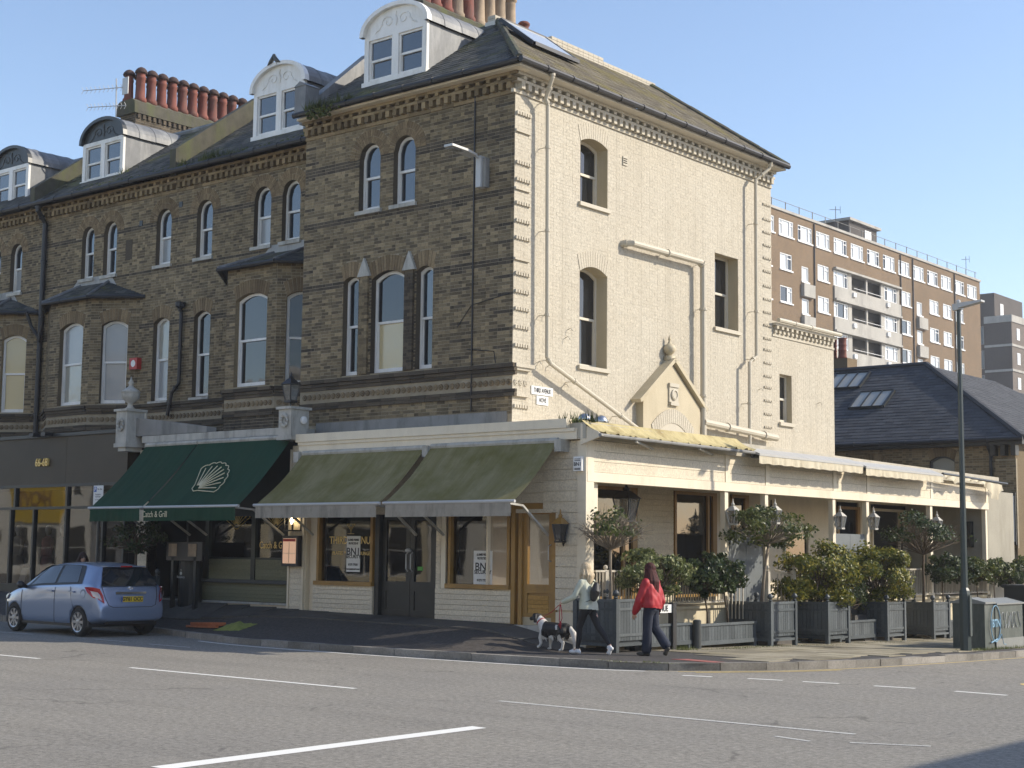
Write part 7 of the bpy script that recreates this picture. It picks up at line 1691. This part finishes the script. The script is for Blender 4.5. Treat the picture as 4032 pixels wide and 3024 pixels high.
def capsule(mb,pts,rs,n=12):
    """tapered limb with rounded ends; rs entries may be (r) or (rx,ry) ignored"""
    P=[Vector(p) for p in pts]; d0=(P[0]-P[1]).normalized(); d1=(P[-1]-P[-2]).normalized(); Q=[];R=[]
    for k in (1,.8,.45): Q.append(P[0]+d0*rs[0]*k*.98); R.append(rs[0]*math.sqrt(max(.01,1-k*k)))
    Q+=P; R+=list(rs)
    for k in (.45,.8,1): Q.append(P[-1]+d1*rs[-1]*k*.98); R.append(rs[-1]*math.sqrt(max(.01,1-k*k)))
    mb.tube(Q,R,n)
def ball(mb,c,rx,ry,rz,n=14,tilt=0):
    c=Vector(c); rows=[(math.cos(a),math.sin(a)) for a in [math.pi*(k/8-.5) for k in range(9)]]; V=[];F=[]
    for r,h in rows:
        r=max(r,.02)
        for i in range(n): a=2*math.pi*i/n; p=Vector((rx*r*math.cos(a),ry*r*math.sin(a),rz*h)); V.append(c+Matrix.Rotation(tilt,3,'Y')@p)
    for j in range(8):
        for i in range(n): F.append((j*n+i,j*n+(i+1)%n,(j+1)*n+(i+1)%n,(j+1)*n+i))
    F+=[tuple(range(n-1,-1,-1)),tuple(8*n+i for i in range(n))]; mb.add(V,F)
def fuse(mb,name,mat,parent,voxel=.011,smooth=4,fac=.5):
    me=D.meshes.new('f'); me.from_pydata(mb.v,[],mb.f); o=D.objects.new('f',me); COL.objects.link(o)
    r=o.modifiers.new('r','REMESH'); r.mode='VOXEL'; r.voxel_size=voxel; s=o.modifiers.new('s','SMOOTH'); s.iterations=smooth; s.factor=fac
    dg=bpy.context.evaluated_depsgraph_get(); dg.update(); m2=D.meshes.new_from_object(o.evaluated_get(dg)); D.objects.remove(o); m2.name=name
    m2.polygons.foreach_set('use_smooth',[True]*len(m2.polygons)); return link(name,m2,mat,parent)
def head(mb,c,yaw=0,s=1.0):
    """a head with face; looks along +X turned by yaw"""
    c=Vector(c); Rm=Matrix.Rotation(yaw,3,'Z'); f=lambda x,y,z:c+Rm@Vector((x*s,y*s,z*s))
    ball(mb,f(0,0,.02),.092*s,.076*s,.105*s); ball(mb,f(.025,0,-.055),.066*s,.058*s,.062*s); ball(mb,f(.06,0,-.088),.028*s,.03*s,.024*s)   # skull, jaw, chin
    capsule(mb,[f(.088,0,.012),f(.106,0,-.028)],[.010*s,.016*s],8); ball(mb,f(.082,0,-.062),.016*s,.026*s,.010*s,8)                            # nose, mouth
    for q in (-1,1): ball(mb,f(-.004,q*.078,-.01),.018*s,.010*s,.030*s,8); ball(mb,f(.080,q*.032,.012),.013*s,.016*s,.008*s,8)                # ears, brows
def hand(mb,w,dirv,palm,s=1.0,curl=.6):
    """palm and five fingers from the wrist w along dirv; palm = direction the palm faces"""
    d=Vector(dirv).normalized(); p=Vector(palm).normalized(); sd=d.cross(p).normalized(); w=Vector(w)
    capsule(mb,[w,w+d*.045*s],[.024*s,.030*s],8); capsule(mb,[w+d*.03*s+sd*.018*s,w+d*.075*s+sd*.02*s],[.018*s,.017*s],8); capsule(mb,[w+d*.03*s-sd*.018*s,w+d*.07*s-sd*.02*s],[.018*s,.016*s],8)
    for k,L in enumerate((.062,.072,.068,.054)):
        b=w+d*.078*s+sd*(.028-.019*k)*s; m_=b+(d*math.cos(curl*.6)+p*math.sin(curl*.6))*L*.5*s; e=m_+(d*math.cos(curl*1.7)+p*math.sin(curl*1.7))*L*.5*s; capsule(mb,[b,m_,e],[.0095*s,.0088*s,.0078*s],6)
    t0=w+d*.02*s+sd*.026*s; t1=t0+(d*.6+sd*.6+p*.3)*.04*s; capsule(mb,[t0,t1,t1+(d*.9+p*.4)*.03*s],[.013*s,.011*s,.009*s],6)
def shoe(mb,ank,toe,heel_up=0,s=1.0):
    a=Vector(ank); t=Vector(toe); d=(t-a); d.z=0; d=d.normalized(); hl=Vector((a.x,a.y,0))-d*.05*s; hl.z=a.z-.06*s
    capsule(mb,[hl,(hl+t)/2+Vector((0,0,.012)),t],[.042*s,.043*s,.034*s],10); capsule(mb,[a+Vector((0,0,-.01)),a-Vector((0,0,.045*s))+d*.02],[.045*s,.05*s],10); capsule(mb,[(hl+t)/2+Vector((0,0,.0)),t-d*.03],[.046*s,.042*s],10)
def person(label,loc,rz,J,H,parts):
    t=thing('person',label,'person',loc,rz,world=False); return t
# ---- woman with the dog: sage jacket, black leggings
def walker(label,loc,rz,P):
    t=thing('person',label,'person',loc,rz,world=False); hip=Vector(P['hip']); ch=Vector(P['chest']); nk=Vector(P['neck']); hd=Vector(P['head']); hw=.085; sw=P['sw']
    mb=MB(); head(mb,hd,P.get('yaw',0)); capsule(mb,[nk-Vector((0,0,.04)),hd-Vector((0,0,.06))],[.050,.048],10)
    capsule(mb,[hip,ch],[.095,.095]); capsule(mb,[ch+Vector((0,sw*.8,.08)),ch+Vector((0,-sw*.8,.08))],[.055,.055])
    for s,k,a in ((1,'kneeL','ankL'),(-1,'kneeR','ankR')):
        h=hip+Vector((0,s*hw,-.02)); capsule(mb,[h,Vector(P[k]),Vector(P[a])],[.078,.052,.034]); 
        tv=Vector(P['toe'+a[-1]]); capsule(mb,[Vector(P[a]),(Vector(P[a])+tv)/2+Vector((0,0,-.015)),tv],[.036,.032,.024],8)
    for s,e,w in ((1,'elbL','wriL'),(-1,'elbR','wriR')):
        sh=ch+Vector((0,s*sw,.09)); E=Vector(P[e]); Wr=Vector(P[w]); capsule(mb,[sh,E,Wr],[.044,.036,.024]); hand(mb,Wr,(Wr-E).normalized()*.6+Vector(P.get('hd'+w[-1],(0,0,-1)))*.6,P.get('pl'+w[-1],(0,-s,0)),.92,P.get('curl',.7))
    fuse(mb,'body','skin',t,.0085,3)
    # trousers
    mb=MB(); lg=P['leg']
    capsule(mb,[hip+Vector((0,hw*.55,.05)),hip+Vector((0,hw*.75,-.08))],[lg[0]*1.12,lg[0]*1.08]); capsule(mb,[hip+Vector((0,-hw*.55,.05)),hip+Vector((0,-hw*.75,-.08))],[lg[0]*1.12,lg[0]*1.08])
    capsule(mb,[hip+Vector((-.02,hw*.6,-.03)),hip+Vector((-.02,-hw*.6,-.03))],[lg[0]*1.08,lg[0]*1.08])
    for s,k,a in ((1,'kneeL','ankL'),(-1,'kneeR','ankR')):
        h=hip+Vector((0,s*hw,-.04)); K=Vector(P[k]); A=Vector(P[a]); mid=h.lerp(K,.5)+Vector((.008,0,0)); cf=K.lerp(A,.4)+Vector((-.018 if lg[1]<.065 else -.006,0,0)); end=K.lerp(A,lg[4])
        capsule(mb,[h,mid,K],[lg[0],(lg[0]+lg[1])/2*1.03,lg[1]]); capsule(mb,[K,cf,end],[lg[1],lg[2],lg[3]])
    fuse(mb,'trousers',P['legmat'],t,.010,4)
    # shoes
    for k in 'LR':
        mb=MB(); shoe(mb,P['ank'+k],P['toe'+k],0,.86); o=fuse(mb,'shoe',P['shoe'],t,.009,2)
    # jacket
    mb=MB(); jl=P['jack']
    prof=[(jl[0][0]+(jl[-1][0]-jl[0][0])*k/14) for k in range(15)]
    jz=[q[0] for q in jl]
    for zf,r,w in [(z_,float(np.interp(z_,jz,[q[1] for q in jl])),float(np.interp(z_,jz,[q[2] for q in jl]))) for z_ in prof]: 
        c=hip.lerp(ch,zf); capsule(mb,[c+Vector((0,w,0)),c+Vector((0,-w,0))],[r,r],14)
    a0=hip.lerp(ch,jl[0][0]); 
    capsule(mb,[ch+Vector((0,sw*.82,.085)),ch+Vector((0,0,.12)),ch+Vector((0,-sw*.82,.085))],[.062,.078,.062],12)
    capsule(mb,[nk+Vector((0,0,-.06)),nk+Vector((0,0,.005))],[.082,.068],12)
    for s,e,w in ((1,'elbL','wriL'),(-1,'elbR','wriR')):
        sh=ch+Vector((0,s*sw,.085)); E=Vector(P[e]); Wr=Vector(P[w]); slv=P['slv']; capsule(mb,[sh,sh.lerp(E,.5),E],[slv[0],slv[0]*.98,slv[1]],12); capsule(mb,[E,E.lerp(Wr,.6),E.lerp(Wr,.97)],[slv[1],slv[1]*.95,slv[2]],12)
    jk=fuse(mb,'jacket',P['jackmat'],t,.011,3); bm=bmesh.new(); bm.from_mesh(jk.data); zc=P['hem']
    
    def armd(p):
        best=9
        for s,e,w in ((1,'elbL','wriL'),(-1,'elbR','wriR')):
            Q=[ch+Vector((0,s*sw,.085)),Vector(P[e]),Vector(P[w])]
            for a9,b9 in zip(Q[:-1],Q[1:]):
                u9=max(0,min(1,(p-a9).dot(b9-a9)/(b9-a9).length_squared)); best=min(best,(p-(a9+(b9-a9)*u9)).length)
        return best
    kill=[v for v in bm.verts if v.co.z<zc+.012*math.sin(v.co.y*9) and armd(v.co)>P['slv'][1]*1.12]; bmesh.ops.delete(bm,geom=kill,context='VERTS')
    for v in bm.verts:
        f=.006*math.sin(v.co.z*17+v.co.y*31+v.co.x*9)*math.sin(v.co.y*14-v.co.z*9+1)+.003*math.sin(v.co.z*33-v.co.y*41+v.co.x*20); v.co+=v.normal*f
    bm.to_mesh(jk.data); bm.free()
    # hair
    mb=MB(); hr=P['hair']; ball(mb,hd+Vector((-.012,0,.035)),.108,.098,.112)
    for (x,y,z,r) in hr: ball(mb,hd+Vector((x,y,z)),r,r*1.02,r*1.15)
    for k in range(P.get('strands',26)):
        a=math.pi*(.42+1.16*random.random()); L=P['hlen']*random.uniform(.85,1.05); x,y=math.cos(a)*.085,math.sin(a)*.088; q=hd+Vector((x,y,.02)); e=hd+Vector((x*P['hw']-.02+random.uniform(-.015,.015),y*P['hw']+random.uniform(-.015,.015),.02-L)); m_=q.lerp(e,.5)+Vector((x*.35-.01,y*.35,.02)); capsule(mb,[q,m_,e],[.026,.026,.010],7)
    fuse(mb,'hair',P['hairmat'],t,.009,2,.4)
    return t
gz=lambda x,y:zp(x,y)
WL=dict(hip=(.02,0,.87),chest=(.06,0,1.20),neck=(.08,0,1.38),head=(.10,0,1.505),sw=.155,yaw=.1,
 kneeL=(.16,.09,.47),ankL=(.20,.09,.085),toeL=(.36,.09,.035),kneeR=(-.14,-.085,.48),ankR=(-.40,-.085,.17),toeR=(-.36,-.085,.035),
 elbL=(.16,.26,1.02),wriL=(.39,.27,.93),hdL=(1,0,-.3),plL=(0,-.4,-1),elbR=(.05,-.26,1.0),wriR=(.22,-.22,.90),hdR=(1,0,-.2),plR=(0,1,0),curl=1.0,
 leg=(.088,.058,.056,.036,.97),legmat='leggings',shoe='shoe_white',jackmat='sage_jacket',hem=.79,jack=[(-.55,.132,.085),(-.1,.126,.082),(.1,.118,.08),(.45,.104,.078),(.8,.104,.085),(1.05,.100,.085)],slv=(.060,.052,.044),
 hair=[(-.045,0,-.05,.085),(-.05,.045,-.10,.062),(-.05,-.045,-.10,.062),(-.06,0,-.16,.07),(-.03,.07,-.06,.045),(-.03,-.07,-.06,.045)],hlen=.27,hw=1.25,hairmat='hair_blonde')
wa=walker('woman with blonde hair in a sage jacket and black leggings holding a red leash',(-16.50,22.26,gz(-16.5,22.26)),math.pi-.02,WL)
# sling bag on her back
mb=MB(); capsule(mb,[(-.135,-.02,1.24),(-.155,.03,1.12),(-.14,.06,1.00)],[.055,.095,.06],12); bag=fuse(mb,'f','bag_black',None,.010,4); bag.name='sling_bag'; bag.parent=None
bag.matrix_world=Matrix.Translation(wa.location)@Matrix.Rotation(wa.rotation_euler.z,4,'Z'); tag(bag,'black sling bag worn across the back of the sage jacket','bag')
mb=MB(); mb.bar((-.13,.07,.99),(-.02,.165,.93),.035,.01); mb.bar((-.10,-.05,1.28),(.05,-.10,1.33),.035,.01); s_=mb.build('strap','bag_black',bag)
WR=dict(hip=(.0,0,.88),chest=(.01,0,1.22),neck=(.02,0,1.40),head=(.04,0,1.525),sw=.165,yaw=0,
 kneeL=(.03,.09,.48),ankL=(.05,.09,.085),toeL=(.22,.10,.035),kneeR=(-.02,-.085,.50),ankR=(-.26,-.09,.19),toeR=(-.22,-.09,.045),
 elbL=(.10,.26,.98),wriL=(.20,.24,.76),hdL=(.4,0,-1),plL=(0,-1,0),elbR=(-.06,-.25,.98),wriR=(.02,-.24,.78),hdR=(.3,0,-1),plR=(0,1,0),curl=.5,
 leg=(.098,.085,.088,.092,.93),legmat='jeans',shoe='shoe_dark',jackmat='red_jacket',hem=.845,jack=[(-.40,.138,.095),(-.02,.146,.095),(.15,.158,.09),(.5,.150,.095),(.85,.135,.10),(1.05,.118,.09)],slv=(.082,.075,.05),
 hair=[(-.05,0,-.06,.088),(-.075,.03,-.16,.072),(-.07,-.03,-.16,.075),(-.095,0,-.27,.072),(-.11,.02,-.36,.055),(-.03,.075,-.05,.045),(-.03,-.075,-.05,.045)],hlen=.52,hw=1.5,hairmat='hair_red',strands=60)
walker('woman with long dark red hair in a red jacket and wide dark jeans',(-15.60,22.92,gz(-15.6,22.92)),math.pi+.05,WR)
WD=dict(WR,hair=[(-.05,0,-.06,.085),(-.06,.05,-.14,.06),(-.06,-.05,-.14,.06)],hlen=.33,hairmat='hair_dark',jackmat='dark_coat',legmat='dark_coat',strands=30,ankR=(.0,-.09,.085),kneeR=(.02,-.09,.48),toeR=(.17,-.1,.035))
wd_=walker('woman in a dark coat and sunglasses standing behind the parked car',(-32.3,22.45,gz(-32.3,22.45)-.06),-.35,WD)
sg=thing('sunglasses','black sunglasses worn by the woman behind the parked car','sunglasses',(0,0,0),world=False); sg.matrix_world=Matrix.Translation(wd_.location)@Matrix.Rotation(wd_.rotation_euler.z,4,'Z')
mb=MB()
for q in (-1,1): ball(mb,(.135,q*.034,1.53),.010,.028,.022,10)
mb.build('lens','bag_black',sg); mb=MB(); mb.bar((.14,-.02,1.535),(.14,.02,1.535),.008,.008)
for q in (-1,1): mb.bar((.135,q*.062,1.54),(.03,q*.082,1.54),.006,.008)
mb.build('frame','bag_black',sg)
# ---- dog: black and white spaniel walking
dg_=thing('dog','black and white spaniel walking on a red leash','dog',(-17.35,22.34,gz(-17.35,22.34)),math.pi-.08,world=False)
mb=MB()
capsule(mb,[(-.24,0,.37),(-.08,0,.36),(.12,0,.36),(.24,0,.38)],[.105,.112,.122,.100],14); capsule(mb,[(.17,0,.30),(.20,0,.26)],[.105,.085]); capsule(mb,[(.24,0,.41),(.33,0,.49),(.38,0,.53)],[.095,.078,.066],12)
ball(mb,(.42,0,.555),.078,.062,.064); ball(mb,(.455,0,.585),.04,.05,.03); capsule(mb,[(.46,0,.535),(.545,0,.515)],[.042,.032],10); ball(mb,(.572,0,.522),.014,.018,.014,8)
for q in (-1,1):
    capsule(mb,[(.395,q*.055,.585),(.375,q*.085,.52),(.375,q*.085,.455)],[.022,.036,.026],8)
    ball(mb,(.47,q*.042,.572),.012,.01,.012,8)
# fore legs: near one lifted and folded back at the wrist, far one planted; hind legs with stifle and hock
capsule(mb,[(.20,.07,.32),(.26,.075,.20),(.245,.075,.12)],[.062,.038,.026],9); capsule(mb,[(.245,.075,.12),(.275,.075,.075),(.305,.075,.06)],[.024,.024,.028],8)
capsule(mb,[(.18,-.07,.32),(.15,-.07,.17),(.165,-.07,.08)],[.062,.036,.026],9); capsule(mb,[(.165,-.07,.08),(.16,-.07,.035),(.20,-.07,.026)],[.024,.026,.026],8)
capsule(mb,[(-.24,.075,.33),(-.16,.08,.24)],[.092,.060],10); capsule(mb,[(-.16,.08,.24),(-.26,.08,.15)],[.052,.028],9); capsule(mb,[(-.26,.08,.15),(-.235,.08,.04),(-.19,.08,.026)],[.026,.024,.027],8)
capsule(mb,[(-.24,-.075,.33),(-.22,-.08,.24)],[.092,.058],10); capsule(mb,[(-.22,-.08,.24),(-.36,-.08,.17)],[.050,.028],9); capsule(mb,[(-.36,-.08,.17),(-.37,-.08,.05),(-.33,-.08,.028)],[.026,.024,.027],8)
capsule(mb,[(-.33,0,.40),(-.42,0,.31),(-.47,0,.18),(-.50,0,.08)],[.04,.050,.062,.030],10)
for k in range(46): x=random.uniform(-.24,.24); q=random.choice((-1,1)); capsule(mb,[(x,q*.075,.30),(x-.03,q*.07,.20-random.random()*.05)],[.026,.007],6)
for k in range(40): t9=random.random(); c9=Vector((-.33,0,.40)).lerp(Vector((-.50,0,.08)),t9); capsule(mb,[c9,c9+Vector((-.05-random.random()*.03,random.uniform(-.05,.05),-.07))],[.028,.006],6)
body=fuse(mb,'body',None,dg_,.009,3)
dg_.scale=(1.1,1.1,1.1); me=body.data; n=len(me.vertices); co_=np.zeros(n*3,np.float32); me.vertices.foreach_get('co',co_); co_=co_.reshape(-1,3); x,y,z=co_.T
wob=.035*np.sin(x*31+y*17)+.03*np.sin(z*37+x*11)
blk=((x>.33)&(z>.46))|((x<.19+wob)&(x>-.36)&(z>.245+wob*.8))
blk&=~((np.abs(x+.12+(.40-z)*.35)<.022)&(z<.44)&(y>0))
blk|=((x<-.1)&(x>-.30)&(z>.22+wob)&(z<.36)&(np.abs(y)>.06)); blk&=~((x>.20)&(x<.34)&(z<.52))
blk|=(x>.55); col=np.where(blk[:,None],np.array([.012,.011,.011,1]),np.array([.62,.60,.56,1])); ca=me.color_attributes.new('coat','FLOAT_COLOR','POINT'); ca.data.foreach_set('color',col.astype(np.float32).ravel())
mt,t_,b_,N2,L2=nodes('dog_coat'); at=N2.new('ShaderNodeAttribute'); at.attribute_name='coat'; c=mix(t_,.35,at.outputs[0],ramp(t_,noise(t_,60,4),[(.3,g3(.6)),(.7,g3(1.25))]),'MULTIPLY'); L2.new(c,b_.inputs['Base Color']); b_.inputs['Roughness'].default_value=.6; bump(t_,b_,noise(t_,45,4,.7,stretch=(.5,1,1.2)),.6,.02); me.materials.append(mt)
mb=MB(); mb.lathe((.315,0,.475),[(.083,-.012),(.085,.0),(.083,.012)],14); cl=mb.build('collar','red_jacket',dg_)
cl.matrix_basis=Matrix.Translation((.315,0,.475))@Matrix.Rotation(.75,4,'Y')@Matrix.Translation((-.315,0,-.475))
# leash from hand to collar, with its loop hanging
bpy.context.view_layer.update()
Hh=Matrix.Translation(wa.location)@Matrix.Rotation(wa.rotation_euler.z,4,'Z')@Vector((.46,.27,.89)); Cc=Matrix.Translation(dg_.location)@Matrix.Rotation(dg_.rotation_euler.z,4,'Z')@Vector((.297,.0,.61))
mb=MB(); mb.tube([Hh,Hh.lerp(Cc,.5)+Vector((0,0,-.03)),Cc],.007,6); q=Hh
mb.tube([q+Vector((0,0,.03)),q+Vector((.03,0,-.12)),q+Vector((.035,.01,-.26)),q+Vector((0,0,-.36)),q+Vector((-.02,0,-.30)),q+Vector((-.01,0,-.12)),q+Vector((-.005,0,.03))],.008,6); mb.tube([q+Vector((.02,0,-.33)),q+Vector((.0,.01,-.44)),q+Vector((-.03,0,-.38)),q+Vector((.015,0,-.31))],.012,6)
o=mb.build('leash','red_jacket',smooth=True); tag(o,'red leash held slack between the woman in sage and the dog','leash')
# ------------------------------------------------------------------ thin air over the distance
mb=MB(); mb.box(-140,40,-30,240,-2.5,40); hz=mb.build('haze',None); tag(hz,kind='stuff')
mt=D.materials.new('haze'); mt.use_nodes=True; t=mt.node_tree; t.nodes.remove(t.nodes['Principled BSDF']); v=t.nodes.new('ShaderNodeVolumePrincipled')
v.inputs['Color'].default_value=(.96,.97,1,1); v.inputs['Density'].default_value=.0005; v.inputs['Anisotropy'].default_value=.2; t.links.new(v.outputs[0],t.nodes['Material Output'].inputs['Volume']); hz.data.materials.append(mt)
for o in D.objects:
    if '_world' in o: del o['_world']
